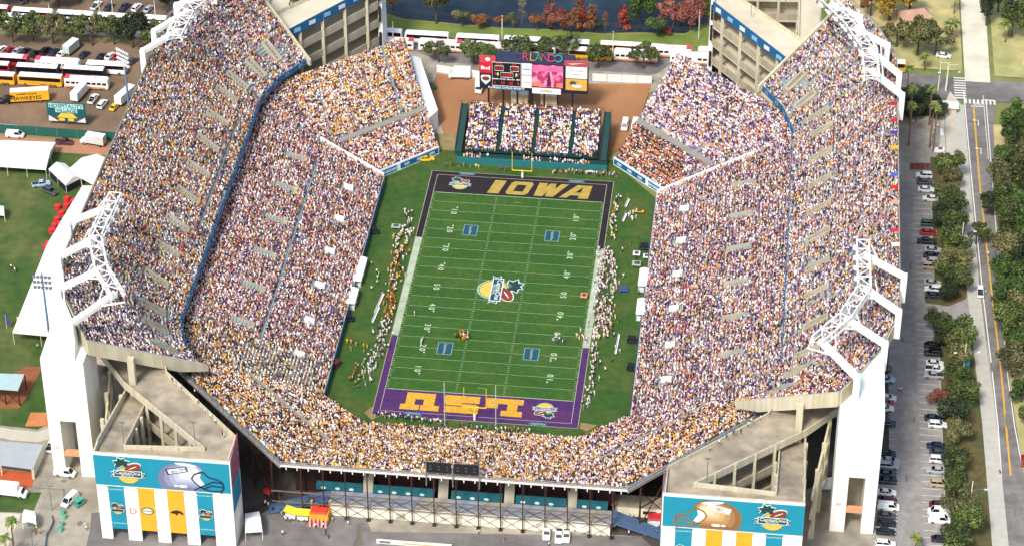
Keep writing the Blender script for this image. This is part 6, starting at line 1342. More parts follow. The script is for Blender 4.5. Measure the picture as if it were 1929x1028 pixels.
for a in (((772, 400), (766, 446), 9, 1.6, W_+['black'], ['black', 'white'], lft+'above the 30 yard line'),
          ((764, 440), (750, 484), 16, 2.2, W_+['gold', 'black'], ['gold', 'black'], lft+'near the 35 yard line'),
          ((751, 480), (741, 542), 20, 2.0, ['orange', 'gold', 'white', 'black'], ['gold', 'black', 'white'], lft+'between the 40 yard line and midfield'),
          ((738, 545), (730, 612), 18, 2.2, ['gold', 'orange', 'white', 'red'], ['gold', 'black'], lft+'below midfield'),
          ((706, 500), (716, 560), 7, 1.8, W_+['black'], ['black', 'khaki'], lft+'behind the benches'),
          ((728, 610), (700, 690), 24, 2.4, W_+['white', 'black', 'grey'], ['black', 'white', 'navy'], lft+'near the near 25 yard line'),
          ((700, 690), (692, 728), 8, 1.4, W_+['gold', 'teal'], ['black', 'white'], lft+'beside the purple border'),
          ((654, 642), (690, 668), 7, 3.0, ['gold', 'yellow', 'gold'], ['gold', 'khaki'], 'gold group by the left wall'),
          ((674, 688), (662, 722), 8, .5, ['cream', 'orange'], ['black'], 'left file of two by the left wall'),
          ((687, 684), (672, 735), 9, .5, ['cream', 'khaki'], ['black'], 'right file of two by the left wall'),
          ((697, 686), (694, 716), 5, .5, ['white'], ['white', 'teal'], 'short white file by the purple border'),
          ((1140, 470), (1130, 556), 22, 1.8, W_+['pink', 'white', 'purple'], ['white', 'khaki', 'purple'], rgt+'above midfield by the border'),
          ((1152, 478), (1160, 556), 10, 1.2, W_+['pink'], ['white', 'khaki'], rgt+'behind the front players above midfield'),
          ((1134, 560), (1122, 642), 22, 2.4, W_+['purple', 'pink'], ['white', 'purple', 'khaki'], rgt+'below midfield by the border'),
          ((1150, 570), (1140, 640), 12, 2.4, W_+['purple', 'gold'], ['black', 'white', 'gold'], rgt+'below midfield behind the players'),
          ((1122, 650), (1106, 772), 14, 1.2, W_+['black', 'grey'], ['black', 'white', 'khaki'], rgt+'at the purple border'),
          ((1162, 372), (1150, 455), 9, 1.0, W_+['black', 'gold'], ['black', 'khaki'], rgt+'at the black border'),
          ((1191, 398), (1188, 420), 7, 1.8, ['white'], ['white'], 'in the small white group near the right wall'),
          ((1176, 458), (1210, 560), 7, 4, W_+['yellow', 'black'], ['khaki', 'black'], 'on grass by the right wall'),
          ((1126, 700), (1160, 650), 5, 3, W_+['yellow', 'blue'], ['black', 'khaki'], 'on the near right grass'),
          ((836, 312), (912, 318), 7, .8, ['white', 'black', 'grey', 'yellow'], ['black', 'khaki'], 'left of the far goal post'), ((1040, 326), (1162, 334), 15, .8, W_+['black', 'grey', 'yellow', 'orange'], ['black', 'khaki', 'grey'], 'right of the far goal post'),
          ((940, 322), (956, 324), 4, .6, ['red', 'blue'], ['red', 'blue'], 'bright group by the far goal post'),
          ((706, 782), (838, 800), 15, .8, W_+['black', 'grey'], ['khaki', 'black', 'navy'], 'behind the near end line, left'), ((862, 806), (1000, 815), 11, .8, W_+['grey', 'red', 'black', 'teal'], ['khaki', 'black'], 'behind the near goal post'),
          ((866, 630), (882, 640), 11, 1.8, ['gold', 'black', 'white'], ['gold', 'black'], 'in the huddle near midfield hash marks'),
          ((1050, 636), (1058, 650), 6, 1.0, ['purple', 'white'], ['white', 'purple'], 'group inside the right yard numbers'), ((1086, 636), (1108, 644), 8, 1.2, ['purple', 'white', 'gold'], ['white', 'gold'], 'group on the right touchline'),
          ((780, 592), (781, 594), 1, .1, ['white'], ['white'], 'alone inside the left sideline'), ((796, 640), (797, 652), 3, .5, ['white'], ['black', 'white'], 'near the left 25 yard number')):
    people(a[0], a[1], int(a[2]*(4.2 if a[0][0] > 1090 and a[2] > 8 else 2.6 if a[2] > 8 and 'file' not in a[6] else 1)), *a[3:])
for p0, p1, n, wd, sh, wh in (((492, 960), (640, 1010), 26, 6, W_+['black', 'blue'], 'on the paving left of the near stand'), ((1150, 960), (1240, 1010), 22, 5, W_+['red', 'black'], 'on the paving right of the near stand'), ((860, 1000), (1140, 1022), 4, 3, W_+['red'], 'on the service road behind the stand'),
                              ((1692, 738), (1699, 738), 2, .3, W_, 'walking down the right car park lane'), ((1735, 222), (1765, 262), 5, 3, W_+['black'], 'on the plaza under the tall palms'), ((1880, 890), (1884, 894), 1, .2, ['navy'], 'walking on the avenue sidewalk'), ((60, 985), (78, 1008), 6, 1.5, ['yellow', 'blue', 'gold'], 'near the bottom left palms'), ((160, 980), (168, 1010), 2, 1, W_, 'on paving by the silver helmet hall'),
                              ((20, 505), (30, 515), 4, 1, ['orange', 'red', 'white'], 'in the small group on the lawn'), ((60, 655), (110, 600), 4, 6, W_, 'on the lawn below the long white tent'), ((1855, 405), (1858, 575), 3, 1, ['black', 'white'], 'on the driveway by the avenue')):
    people(p0, p1, n, wd, sh, ['black', 'khaki', 'navy'], wh, 0)
for p0, p1, n, z_, wh in (((330, 712), (432, 838), 9, 25.0, 'on the silver helmet ramp hall deck'), ((1330, 850), (1440, 788), 8, 25.0, 'on the gold helmet ramp hall deck')):
    people(p0, p1, n, 1.4, ['white', 'purple', 'blue', 'white', 'black'], ['black', 'navy'], wh, z_-.3)
SPEC.sort(key=lambda q: q[1]*.58-q[2])
for q in SPEC[:300]: person(*q)
def standing_crowd(spec):
    V = []; F = []; C = []; nb = 0
    src = []
    for me in PMESH:
        co = np.empty(len(me.vertices)*3); me.vertices.foreach_get('co', co); co = co.reshape(-1, 3); fs = [tuple(p.vertices) for p in me.polygons]; mi = np.zeros(len(co), int)
        for p in me.polygons:
            for v in p.vertices: mi[v] = p.material_index
        src.append((co, fs, mi))
    for x, y, z, sh, pa, w_ in spec:
        co, fs, mi = src[random.choices((0, 1, 2), (5, 4, 1))[0]]; a = random.random()*6.28; c, s = math.cos(a), math.sin(a); k = random.uniform(.94, 1.06)
        V.append(np.stack([x+k*(co[:, 0]*c-co[:, 1]*s), y+k*(co[:, 0]*s+co[:, 1]*c), z+k*co[:, 2]], 1)); F += [tuple(nb+i for i in f) for f in fs]; nb += len(co)
        cl = np.array([lin(CLN[sh]), lin(CLN[pa]), lin('b98563'), lin('3a281c')]); C.append(cl[mi])
    me = bpy.data.meshes.new('sideline_crowd'); me.from_pydata(np.concatenate(V).tolist(), [], F); C = np.concatenate(C); C = np.concatenate([C, np.ones((len(C), 1))], 1).astype(np.float32)
    at_ = me.attributes.new('Col', 'FLOAT_COLOR', 'POINT'); at_.data.foreach_set('color', C.ravel()); me.materials.append(crowd_m); me.update(calc_edges=True); o = bpy.data.objects.new('sideline_crowd', me); col.objects.link(o)
    tag(o, 'players and staff standing along the far parts of both sidelines', 'crowd', None, 'stuff')
if len(SPEC) > 300: standing_crowd(SPEC[300:])
# rows of chairs, benches and booths on the sidelines
def bench(px, py, L_, rz, c, label):
    x, y, _ = G(px, py); t = thing('sideline_bench', label, 'bench', (x, y, 0), R(rz)); mb = MB(); mb.box((0, 0, .4), (L_, .45, .08)); mb.build('seat', M(c), t); mb = MB(); mb.box((0, .24, .55), (L_, .06, .45)); mb.build('backrest', M(c), t)
    for a in (-.45, 0, .45): mb = MB(); mb.box((a*L_, 0, 0), (.1, .4, .4)); mb.build('leg', metal_m, t)
bench(715, 573, 9, 84, 'e6e6e4', 'long white bench behind the left sideline just below midfield'); bench(708, 595, 7, 84, 'e6e6e4', 'white bench nearest the camera behind the left sideline'); bench(1163, 650, 8.5, 88, 'e6e6e4', 'long white bench on the near right sideline'); bench(1182, 385, 4, 80, 'e6e6e4', 'short white bench near the right black border'); bench(1177, 412, 4, 80, 'e6e6e4', 'second short white bench near the right black border')
for i, (px, py, rz, lb) in enumerate(((678, 520, 82, 'white roofed booth on the left wall at the 40 yard line'), (664, 570, 82, 'white roofed booth on the left wall below midfield'), (1212, 535, 94, 'white roofed booth on the right wall above midfield'), (1208, 590, 94, 'white roofed booth on the right wall below midfield'))):
    x, y, _ = G(px, py); L_ = (11, 7, 8, 7)[i]; t = thing('sideline_booth', lb, 'booth', (x, y, 0), R(90)); mb = MB(); mb.box((0, 0, 2.2), (L_, 2.4, .15)); mb.prism([(-L_/2, -1.3, 2.35), (L_/2, -1.3, 2.35), (L_/2, 1.3, 2.35), (-L_/2, 1.3, 2.35)], [(-L_/2+.2, -.2, 2.9), (L_/2-.2, -.2, 2.9), (L_/2-.2, .2, 2.9), (-L_/2+.2, .2, 2.9)]); mb.build('roof', tent_m, t)
    mb = MB(); mb.box((0, 0, 0), (L_*.96, 1.9, 1.1)); mb.build('counter', M('dcdcda'), t)
    for a in (-.48, 0, .48):
        for b in (-1.1, 1.1): mb = MB(); mb.box((a*L_, b, 0), (.1, .1, 2.2)); mb.build('post', white_m, t)
for px, py, sx, sy, c, lb in ((1199, 481, 2.0, 2.2, 'd8d8d8', 'pale equipment table on the right grass, lower of two'), (1199, 500, 2.4, 2.4, '9ab09a', 'pale green equipment mat on the right grass'), (1217, 486, 1.6, 2.0, 'e8e8e8', 'white table beside the right wall'), (1175, 548, 2.4, 2.2, '2c4a9a', 'blue and white covered table behind the right sideline'), (1204, 402, 2.6, 1.2, 'dca41e', 'gold covered table by the right wall'), (746, 430, 2.6, 2.0, '9ab09a', 'pale green equipment mat on the left grass'), (1100, 560, 1.8, 2.4, 'd98a5a', 'orange table on the right sideline border')):
    x, y, _ = G(px, py); t = thing('equipment_table', lb, 'table', (x, y, 0)); mb = MB(); mb.box((0, 0, .72), (sx, sy, .06)); mb.build('table_top', M(c), t); mb = MB(); mb.box((0, 0, .78), (sx*.5, sy*.4, .3)); mb.build('gear_case', M('4a4a4e'), t)
    for a in (-.4, .4): mb = MB(); mb.box((a*sx, 0, 0), (.08, sy*.7, .72)); mb.build('leg', metal_m, t)

# ============================================================ TENTS, SIGNS, LEFT LAWN
def gable_tent(name, label, pts, h0, h1, m=None, cat='tent', walls=False, ridge_along=0):
    """pts: four eave corners in order; ridge runs between the middles of sides 3-0 and 1-2"""
    cx = sum(p[0] for p in pts)/4; cy = sum(p[1] for p in pts)/4; t = thing(name, label, cat, (cx, cy, 0)); q = [Vector((p[0]-cx, p[1]-cy, h0)) for p in pts]
    if ridge_along: q = q[1:]+q[:1]
    a = (q[3]+q[0])/2; b = (q[1]+q[2])/2; a.z = b.z = h1; mb = MB(); mb.poly([q[0], q[1], b, a]); mb.poly([q[2], q[3], a, b]); mb.poly([q[3], q[0], a]); mb.poly([q[1], q[2], b])
    v = Vector((0, 0, .5)); 
    for i in range(4): mb.quad(q[i]-v, q[(i+1) % 4]-v, q[(i+1) % 4], q[i])
    mb.build('canopy', m or tent_m, t)
    for i in range(4):
        n = max(1, int((q[(i+1) % 4]-q[i]).length/5))
        for k in range(n): p = q[i].lerp(q[(i+1) % 4], k/n); mb = MB(); mb.cyl((p.x, p.y, 0), (p.x, p.y, h0), .07, .07, 6); mb.build('pole', white_m, t)
    if walls:
        mb = MB(); [mb.quad((*q[i][:2], 0), (*q[(i+1) % 4][:2], 0), q[(i+1) % 4]-v, q[i]-v) for i in range(4)]; mb.build('side_wall', M('1b1820'), t)
    return t
g_ = lambda z, *pp: [G(x, y, z)[:2] for x, y in pp]
gable_tent('marquee_tent', 'huge white marquee along the outside of the left upper deck', g_(4, (24, 624), (128, 634), (196, 350), (155, 350)), 4, 8, ridge_along=0)
gable_tent('marquee_tent', 'large white tent at the left edge with tables under its near side', g_(3.4, (-60, 308), (86, 318), (105, 268), (-60, 262)), 3.4, 4.8, ridge_along=0)
gable_tent('canopy_tent', 'white peaked tent with black walls beside the marquee', g_(2.8, (92, 318), (124, 348), (152, 334), (122, 308)), 2.8, 4.2, walls=True); gable_tent('canopy_tent', 'white tent roof with a small red badge next to the left stand', g_(3.0, (128, 320), (178, 348), (206, 300), (182, 290)), 3.0, 4.4)
gable_tent('canopy_tent', 'white tent at the left edge of the lawn', g_(2.6, (-20, 402), (8, 404), (7, 388), (-20, 386)), 2.6, 3.6)
gable_tent('canopy_tent', 'white tent at the bottom beside the ramp hall with the silver helmet', g_(3, (462, 1000), (494, 998), (488, 962), (462, 966)), 3, 4.2)
gable_tent('canopy_tent', 'small white and blue tent above the bottom left palms', g_(2.6, (42, 980), (68, 984), (66, 962), (46, 958)), 2.6, 3.6)
for i, (x, y) in enumerate(((126, 378), (138, 383), (109, 393), (125, 391), (116, 405), (124, 413), (107, 417), (112, 425), (103, 428), (98, 438), (115, 435), (92, 462), (98, 470), (87, 468))):
    X, Y_, _ = G(x, y); t = thing('red_table', 'round table with a red cloth on the lawn beside the marquee', 'table', (X, Y_, 0), group='red tables by the marquee'); mb = MB(); mb.cyl((0, 0, .05), (0, 0, 1.1), 1.0, .85, 16); mb.build('table_cloth', M('c01c22'), t); mb = MB(); mb.cyl((0, 0, 1.1), (0, 0, 1.14), .88, .88, 16); mb.build('table_top', M('cf2a2c'), t)
def fence(name, label, pts, h, m, post=2.5, cat='fence', solid=True, th=.08):
    t = thing(name, label, cat, (0, 0, 0)); mb = MB()
    for a, b in zip(pts[:-1], pts[1:]): wall(mb, a, b, 0.05, 0.05, h, th)
    mb.build('panel', m, t)
    for a, b in zip(pts[:-1], pts[1:]):
        a = Vector((a[0], a[1], 0)); b = Vector((b[0], b[1], 0)); n = max(1, int((b-a).length/post))
        for k in range(n+1): p = a.lerp(b, k/n); mb = MB(); mb.box((p.x, p.y, 0), (.14, .14, h+.15)); mb.build('post', metal_m, t)
    return t
x0, y0 = G(-20, 246)[:2]; x1, y1 = G(222, 266)[:2]
fe = fence('advertising_fence', 'dark green fence carrying advertising boards beside the running track', [(x0-40, y0), (x1, y1)], 2.9, mat('green_fence_cloth', '1d5a50', .7, .06, .4), 6)
for i, (a, b, c, c2) in enumerate(((-12, 4, 'e8ecec', None), (6, 38, 'e6eeee', None), (40, 72, 'e0c840', 'd4622c'), (74, 97, '151515', 'f0f0f0'), (107, 139, '3aa8cc', '16324a'), (141, 172, 'e8e2d2', None))):
    d = Vector((x1-x0, y1-y0)).normalized(); A = G(a, 250)[0]; B = G(b, 250)[0]; ya = y0+(A-x0)*(y1-y0)/(x1-x0)-.12; yb = y0+(B-x0)*(y1-y0)/(x1-x0)-.12; mb = MB(); wall(mb, (A, ya), (B, yb), .35, .35, 2.35, .08); o = mb.build('advert_board', M(c), fe)
    if c2: mb = MB(); wall(mb, (A+(B-A)*.15, ya-.1), (A+(B-A)*.75, yb-.1), .7, .7, .6, .06); wall(mb, (A+(B-A)*.3, ya-.1), (A+(B-A)*.5, yb-.1), 1.3, 1.3, .8, .06); mb.build('advert_picture', M(c2), fe)
# hospitality sign
X, Y_, _ = G(128, 236); t = thing('hospitality_sign', 'large teal billboard reading HOSPITALITY VILLAGE with a yellow tent picture', 'billboard', (X, Y_, 0))
mb = MB(); mb.box((0, 0, 1.2), (11.6, .3, 6.4)); sg = mb.build('board', mat('sign_dark_teal', '13565a', .6, .05), t)
for x in (-5, 0, 5): mb = MB(); mb.box((x, .3, 0), (.25, .25, 7.4)); mb.build('post', metal_m, t)
mb = MB(); mb.box((0, -.17, 5.9), (10.4, .06, 1.5)); mb.box((0, -.17, 4.4), (6.6, .06, 1.4)); mb.build('pale_band', M('a9d4d6'), sg)
for tx, z_, s_ in (('HOSPITALITY', 6.6, 1.7), ('VILLAGE', 5.05, 1.6)): q = text_mesh(tx, s_, sg.data.materials[0], sg, 'lettering', .04, bold=.02); q.matrix_local = facing((0, -.24, z_), (1, 0, 0), (0, 0, 1))
mb = MB(); mb.poly([(-3.0, -.18, 2.6), (3.2, -.18, 2.6), (1.8, -.18, 4.2), (-1.6, -.18, 4.2)]); mb.box((-1.6, -.17, 1.5), (1.8, .05, .9)); mb.box((1.2, -.17, 1.5), (1.8, .05, .9)); mb.build('tent_picture', M('e2bd3e'), sg)
mb = MB(); mb.poly([(-5.6, -.18, 1.3), (-2.6, -.18, 1.3), (-5.4, -.18, 3.2)]); mb.poly([(2.9, -.18, 1.3), (5.6, -.18, 1.3), (5.4, -.18, 3.0)]); mb.build('curtain_picture', M('e8e0d8'), sg); mb = MB(); mb.poly([(-2.6, -.2, 1.3), (-2.0, -.2, 1.3), (-4.6, -.2, 2.8)]); mb.poly([(2.3, -.2, 1.3), (2.9, -.2, 1.3), (4.6, -.2, 2.8)]); mb.build('curtain_trim', M('c9472c'), sg)
fence('white_fence', 'long white screen fence behind the main scoreboard', [G(822, 136)[:2], G(905, 149)[:2]], 2.6, whitewall, 4); fence('white_fence', 'white screen fence right of the main scoreboard', [G(1115, 153)[:2], G(1228, 158)[:2]], 2.6, whitewall, 4)
fence('chain_fence', 'thin grey fence along the lake bank behind the coaches', [(-52, 134.5), (52, 134.5)], .12, metal_m, 4, th=.05)
# light poles
def light_pole(px, py, h, label, n=5, rows=2, c='5f7f9c', big=False, rz=0, s=1.):
    x, y, _ = G(px, py); t = thing('floodlight_mast', label, 'light mast', (x, y, 0), R(rz)); mb = MB(); mb.cyl((0, 0, 0), (0, 0, h), .42*s, .22*s, 10); mb.build('mast', M(c), t)
    for r_ in range(rows):
        mb = MB(); mb.beam((-n*.5*s, -.2, h-1-r_*1.6*s), (n*.5*s, -.2, h-1-r_*1.6*s), .16, .16); mb.build('crossbar', M(c), t)
        for k in range(n): mb = MB(); mb.box(((k-(n-1)/2)*1.0*s, -.5, h-1.2-r_*1.6*s), (.7*s, .6*s, .7*s), top=.8); mb.build('floodlight', M('dfe3e6') if big else metal_m, t)
light_pole(99.8, 688, 29.3, 'blue floodlight mast standing in front of the huge white marquee', 5, 3, s=1.0)
light_pole(243, 206, 21, 'blue floodlight mast crowded with white lamps at the upper left', 6, 4, big=True, rz=-35, s=.9)
for i, (px, py, h) in enumerate(((1825, 966, 10), (1813, 708, 10.5), (1808, 482, 11), (1782, 172, 9))):
    x, y, _ = G(px, py); t = thing('street_lamp', ['white street lamp with a teal flag nearest the camera on the avenue', 'white street lamp with a teal flag halfway up the avenue', 'white street lamp standing beside the spreading tree', 'white lamp pole at the crosswalk corner'][i], 'street lamp', (x, y, 0), R(10), 'white street lamps along the avenue'); mb = MB(); mb.cyl((0, 0, 0), (0, 0, h), .16, .1, 8); mb.build('pole', white_m, t)
    mb = MB(); mb.beam((-2.6, 0, h*.72), (3.4, 0, h*.72+.2), .1, .1); mb.build('arm', metal_m, t)
    for a in (-2.6, 3.4): mb = MB(); mb.box((a, 0, h*.72), (.8, .4, .18)); mb.build('lamp_head', white_m, t)
    if i < 2: mb = MB(); mb.box((.9, 0, h*.3), (1.3, .06, 2.6)); mb.build('teal_flag', M('1c7c80'), t)
for i, (px, py) in enumerate(((741, 92), (946, 80), (1154, 110), (93, 22), (189, 34), (213, 30), (294, 46), (1316, 74))):
    x, y, _ = G(px, py); t = thing('utility_pole', 'pale concrete utility pole %s' % ['beside the white pylon', 'behind the coaches left of the scoreboard', 'behind the gold coach right of the scoreboard', 'leftmost at the upper left', 'second from the left at the upper left', 'third from the left at the upper left', 'nearest the far left gantry', 'by the rusty trees on the lake bank'][i], 'utility pole', (x, y, 0), group='utility poles along the far road'); mb = MB(); mb.cyl((0, 0, 0), (0, 0, 9.5), .2, .14, 8); mb.build('pole', M('c9c4b6'), t); mb = MB(); mb.beam((0, -1.1, 9), (0, 1.1, 9), .12, .12); mb.build('cross_arm', bark_m, t)
for nm, pts in (('power_line', ((-200, 136.5, 9), (-50, 134, 8.6), (0, 133.5, 8.9), (52, 132, 9), (125, 129, 9))),):
    mb = MB()
    for dz in (0, -.7):
        for a, b in zip(pts[:-1], pts[1:]):
            n = 8
            for k in range(n): f0, f1 = k/n, (k+1)/n; p = Vector(a).lerp(Vector(b), f0); q = Vector(a).lerp(Vector(b), f1); p.z += dz-1.2*math.sin(math.pi*f0); q.z += dz-1.2*math.sin(math.pi*f1); mb.cyl(p, q, .035, .035, 4)
    tag(mb.build(nm, dark_m), 'pair of dark overhead wires strung above the far road', 'wires')
for i, (px, py, h) in enumerate(((1767, 170, 10), (1781, 171, 9.5), (1929, 122, 9))): 
    x, y, _ = G(px, py); t = thing('signal_pole', 'pale pole %s' % ['left of the pair by the crosswalk', 'right of the pair by the crosswalk', 'on the far right corner of the junction'][i], 'pole', (x, y, 0)); mb = MB(); mb.cyl((0, 0, 0), (0, 0, h), .2, .15, 8); mb.build('pole', M('ddd8c4'), t); mb = MB(); mb.beam((0, 0, h-.5), (3, 0, h-.3), .1, .1); mb.build('mast_arm', M('ddd8c4'), t)
# bottom left shed, small grandstand, benches
t = thing('open_shed', 'open sided shed with a grey metal roof over orange clay', 'shed', (0, 0, 0)); q = g_(3.2, (-60, 868), (62, 884), (82, 838), (-60, 826)); mb = MB(); mb.prism([(*p, 3.2) for p in q], [(*p, 3.45) for p in q]); mb.build('roof', mat('grey_metal_roof', 'a3a9ab', .5, .05, .3), t)
mb = MB(); q2 = g_(0, (-60, 905), (60, 918), (66, 890), (-60, 880)); mb.prism([(*p, .0) for p in q2], [(*p, .06) for p in q2]); mb.build('clay_floor', M('b4552c'), t)
for p in (q[0], q[1], q[2], ((q[0][0]+q[1][0])/2, (q[0][1]+q[1][1])/2)): mb = MB(); mb.box((p[0]-.2*0, p[1]+.2, 0), (.25, .25, 3.2)); mb.build('post', M('d8cfae'), t)
mb = MB(); wall(mb, (q[2][0]-.3, q[2][1]), (q[1][0]-.3, q[1][1]), 0, 0, 3.1, .2); mb.build('end_wall', M('ddd6bc'), t)
t = thing('small_grandstand', 'small roofed grandstand on dark steel legs at the left edge', 'grandstand', (0, 0, 0)); q = g_(5, (-70, 726), (34, 734), (46, 704), (-70, 700)); mb = MB(); mb.prism([(*p, 4.7) for p in q], [(*p, 5.) for p in q]); mb.build('roof', mat('pale_blue_roof', 'a9c2c4', .5, .05, .3), t)
for k in range(5):
    for j in range(2):
        f = k/4; p = Vector(q[0]).lerp(Vector(q[1]), f); p2 = Vector(q[3]).lerp(Vector(q[2]), f); c = p if j == 0 else p2; mb = MB(); mb.box((c.x, c.y, 0), (.25, .25, 4.7)); mb.build('leg', dark_m, t)
    if k < 4: pn = Vector(q[0]).lerp(Vector(q[1]), (k+1)/4); mb = MB(); mb.beam((p.x if False else Vector(q[0]).lerp(Vector(q[1]), k/4).x, q[0][1], .4), (pn.x, pn.y, 4.4), .12, .12); mb.beam((Vector(q[0]).lerp(Vector(q[1]), k/4).x, q[0][1], 4.4), (pn.x, pn.y, .4), .12, .12); mb.build('brace', dark_m, t)
# hedge-like wing flags by the marquee
for px, py, c, lb in ((13, 618, '4a2f9a', 'purple feather flag at the corner of the marquee'), (35, 622, 'e0c81e', 'yellow feather flag at the corner of the marquee')):
    x, y, _ = G(px, py); t = thing('feather_flag', lb, 'flag', (x, y, 0)); mb = MB(); mb.cyl((0, 0, 0), (0, 0, 4.6), .06, .04, 6); mb.build('pole', white_m, t); mb = MB(); mb.prism([(0, -.02, 1), (.9, -.02, 1.4), (.9, .02, 1.4), (0, .02, 1)], [(0, -.02, 4.6), (.5, -.02, 4.3), (.5, .02, 4.3), (0, .02, 4.6)]); mb.build('cloth', M(c), t)
# flags on the rim of the right deck
for i, (py, c, n) in enumerate(((203, 'b02438', 'red'), (234, 'c0243c', 'crimson'), (257, '4a3a9a', 'violet'), (285, 'e0b024', 'gold'), (336, '3a6ac0', 'blue'), (360, 'd01c1c', 'bright red'), (388, 'e0a080', 'peach'), (441, 'c8304c', 'rose'), (468, 'e8e0f0', 'white'))):
    x, y, _ = G(1692, py, 40); t = thing('rim_flag', '%s flag on the outer rim of the right upper deck' % n, 'flag', (103.3, y, 39.2), group=None); mb = MB(); mb.cyl((0, 0, 0), (0, 0, 2.6), .05, .04, 6); mb.build('pole', white_m, t); mb = MB(); mb.prism([(0, -.02, 1.5), (-2.0, -.02, 1.4), (-2.0, .02, 1.4), (0, .02, 1.5)], [(0, -.02, 2.6), (-2.0, -.02, 2.4), (-2.0, .02, 2.4), (0, .02, 2.6)]); mb.build('cloth', M(c), t)
# stalls behind the near stand
X, Y_, _ = G(603, 975); t = thing('inflatable_stall', 'orange and yellow striped inflatable game stall left of the cream rooms', 'stall', (X, Y_, 0)); mb = MB(); mb.box((0, 0, 0), (4.6, 3.8, 2.6)); mb.build('base', M('e0a020'), t)
mb = MB(); [mb.box((-1.9+k*.95, -2.6, 0), (.5, 1.6, 1.6), top=.7) for k in range(5)]; mb.build('striped_apron', M('e8a090'), t); mb = MB(); mb.box((0, 0, 2.6), (4.2, 3.4, .4), top=.8); mb.box((-1, .3, 2.95), (2.6, .5, .2), rz=.7); mb.box((1, .3, 2.95), (2.6, .5, .2), rz=-.7); mb.build('red_top', M('d0402c'), t)
for a in (-2.2, 2.2): mb = MB(); mb.cyl((a, 1.6, 0), (a, 1.6, 4.2), .35, .3, 8); mb.build('air_column', M('e8b424'), t)
for px, py, rz, lb in ((549, 974, -20, 'yellow awning over the left of two food carts'), (571, 978, 0, 'yellow awning over the right of two food carts')):
    x, y, _ = G(px, py); t = thing('food_cart', lb, 'food cart', (x, y, 0), R(rz)); mb = MB(); mb.prism([(-1.7, -1, 2.1), (1.7, -1, 2.1), (1.7, 1, 2.3), (-1.7, 1, 2.3)], [(-1.7, -1, 2.2), (1.7, -1, 2.2), (1.7, 1, 2.7), (-1.7, 1, 2.7)]); mb.build('awning', M('e6c42a'), t); mb = MB(); mb.box((0, 0, .3), (2.6, 1.3, .9)); mb.build('counter', M('e4e4e2'), t); [wheel(t, a, b, .25, .1) for a in (-1, 1) for b in (-.7, .7)]
X, Y_, _ = G(507, 935); t = thing('red_umbrella', 'red parasol in the shade left of the near stand', 'parasol', (X, Y_, 0)); mb = MB(); mb.cyl((0, 0, 2.0), (0, 0, 2.9), 1.5, .1, 10); mb.build('canopy', M('c8241f'), t); mb = MB(); mb.cyl((0, 0, 0), (0, 0, 2), .05, .05, 6); mb.build('pole', white_m, t)
X, Y_, _ = G(1150, 984); t = thing('white_parasol', 'round white parasol at the foot of the right blue ramp', 'parasol', (G(1096, 1004)[0], G(1096, 1004)[1], 0)); mb = MB(); mb.cyl((0, 0, 2.0), (0, 0, 2.9), 1.9, .1, 12); mb.build('canopy', M('efece4'), t); mb = MB(); mb.cyl((0, 0, 0), (0, 0, 2), .05, .05, 6); mb.build('pole', white_m, t)
# house at the top right, corner canopy
t = thing('small_house', 'small house with a pinkish roof under the golden trees', 'house', G(1722, 42), R(20)); mb = MB(); mb.box((0, 0, 0), (9, 6, 2.8)); mb.build('wall', M('d8c8ae'), t); mb = MB(); mb.prism([(-5, -3.6, 2.8), (5, -3.6, 2.8), (5, 3.6, 2.8), (-5, 3.6, 2.8)], [(-3, -.1, 4.6), (3, -.1, 4.6), (3, .1, 4.6), (-3, .1, 4.6)]); mb.build('roof', M('b58f78'), t); mb = MB(); mb.box((1, -3.02, .2), (1, .1, 2)); mb.build('door', M('6c4a3a'), t)
x, y, _ = G(1790, 212); t = thing('corner_canopy', 'flat white canopy with a pale wall at the street corner', 'canopy', (x, y, 0)); mb = MB(); mb.box((0, 0, 0), (3.4, 1.2, 2.0)); mb.build('wall', M('c9b8a0'), t); mb = MB(); mb.box((0, .8, 2.0), (4.6, 4.0, .2)); mb.build('roof', whitewall, t)
t = thing('white_kiosk_table', 'white covered table on the plaza below the tall palms', 'table', G(1769, 285)); mb = MB(); mb.box((0, 0, 0), (3.0, 1.6, .8)); mb.build('cloth', M('ececea'), t); mb = MB(); mb.box((.3, 0, .8), (1.2, .7, .35)); mb.build('goods', M('8a3a3a'), t)
t = thing('white_banner_stand', 'narrow white board lying on the plaza right of the palms', 'board', G(1774, 250)); mb = MB(); mb.box((0, 0, 0), (.9, 3.0, .5)); mb.build('board', M('efefef'), t)
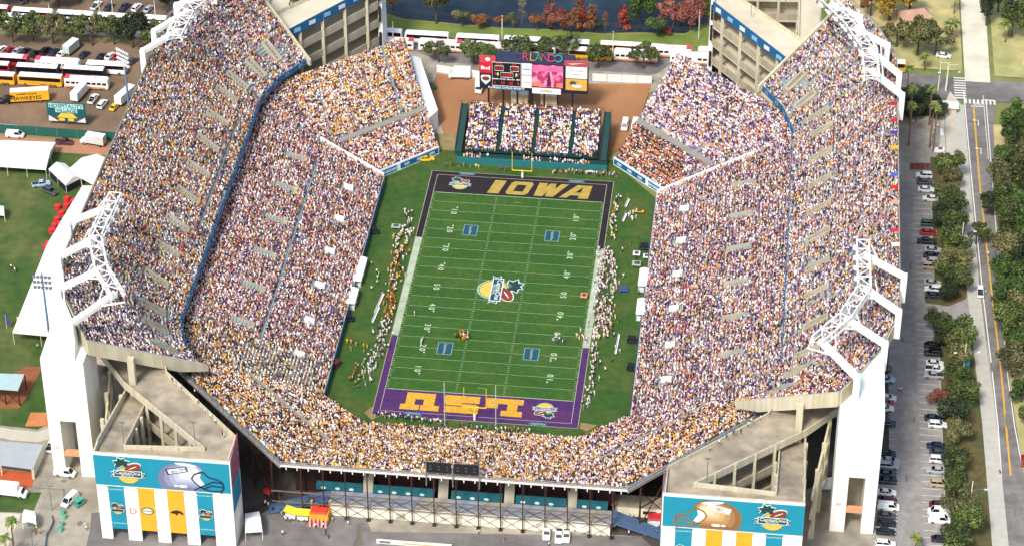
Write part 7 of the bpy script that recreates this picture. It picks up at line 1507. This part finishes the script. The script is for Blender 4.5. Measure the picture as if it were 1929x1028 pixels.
# traffic barrels, barriers at the bottom left
for i, (px, py) in enumerate(((118, 968), (121, 976), (116, 990), (114, 1000))): x, y, _ = G(px, py); t = thing('green_bin', 'pale green bin in the short row beside the lower van', 'bin', (x, y, 0), group='pale green bins'); mb = MB(); mb.cyl((0, 0, 0), (0, 0, 1.1), .5, .6, 10); mb.build('drum', M('6fb89c'), t); mb = MB(); mb.cyl((0, 0, 1.1), (0, 0, 1.2), .62, .5, 10); mb.build('lid', M('4f987c'), t)
fence('crowd_barrier', 'curving grey crowd barrier by the palms at the bottom left', [G(*p)[:2] for p in ((96, 973), (100, 985), (96, 997), (88, 1010), (84, 1035))], 1.0, M('8c9cb0'), 2); fence('mesh_fence', 'grey mesh fence between the shed and the lift tower', [G(*p)[:2] for p in ((64, 918), (120, 922), (120, 950))], .12, metal_m, 2)
for px, py in ((98, 960), (62, 1030)):
    x, y, _ = G(px, py); t = thing('lamp_post', 'thin grey lamp post %s' % ('beside the crowd barrier' if px > 80 else 'at the bottom edge near the palms'), 'lamp post', (x, y, 0)); mb = MB(); mb.cyl((0, 0, 0), (0, 0, 7.6), .12, .08, 8); mb.build('pole', metal_m, t); mb = MB(); mb.beam((-.9, 0, 7.6), (.9, 0, 7.6), .3, .15); mb.build('lamp_head', metal_m, t)
t = thing('refreshment_stall', 'red and white stall beside the right steel legs', 'stall', G(1232, 985)); mb = MB(); mb.box((0, 0, 0), (3, 2.2, 1.0)); mb.build('counter', M('d8dcdc'), t); mb = MB(); mb.box((.2, .2, 2.1), (3.4, 2.6, .2), top=.8); mb.build('canopy', M('c0282c'), t); [MB().box((a, b, 0), (.08, .08, 2.1)).build('post', metal_m, t) for a in (-1.3, 1.6) for b in (-.9, 1.1)]
t = thing('banner_tent', 'low white canopy between the right ramp hall and lift tower', 'canopy', G(1552, 925)); mb = MB(); mb.prism([(-2.4, -2, 2.2), (2.4, -2, 2.6), (2.4, 2, 2.6), (-2.4, 2, 2.2)], [(-2.4, -2, 2.3), (2.4, -2, 3.2), (2.4, 2, 3.2), (-2.4, 2, 2.3)]); mb.build('canopy', tent_m, t); [MB().box((a, b, 0), (.1, .1, 2.3)).build('post', metal_m, t) for a in (-2.2, 2.2) for b in (-1.8, 1.8)]
t = thing('portable_sign', 'long low white banner at the bottom edge below the cream rooms', 'banner', G(780, 1027)); mb = MB(); mb.box((0, 0, 0), (18, .3, 1.2)); o = mb.build('board', M('e0dccf'), t); mb = MB(); mb.box((-7, -.17, .3), (2.6, .05, .6)); mb.build('picture', M('5c6a70'), t); mb = MB(); mb.box((2, -.17, .4), (9, .05, .3)); mb.build('stripe', M('e0a468'), t)
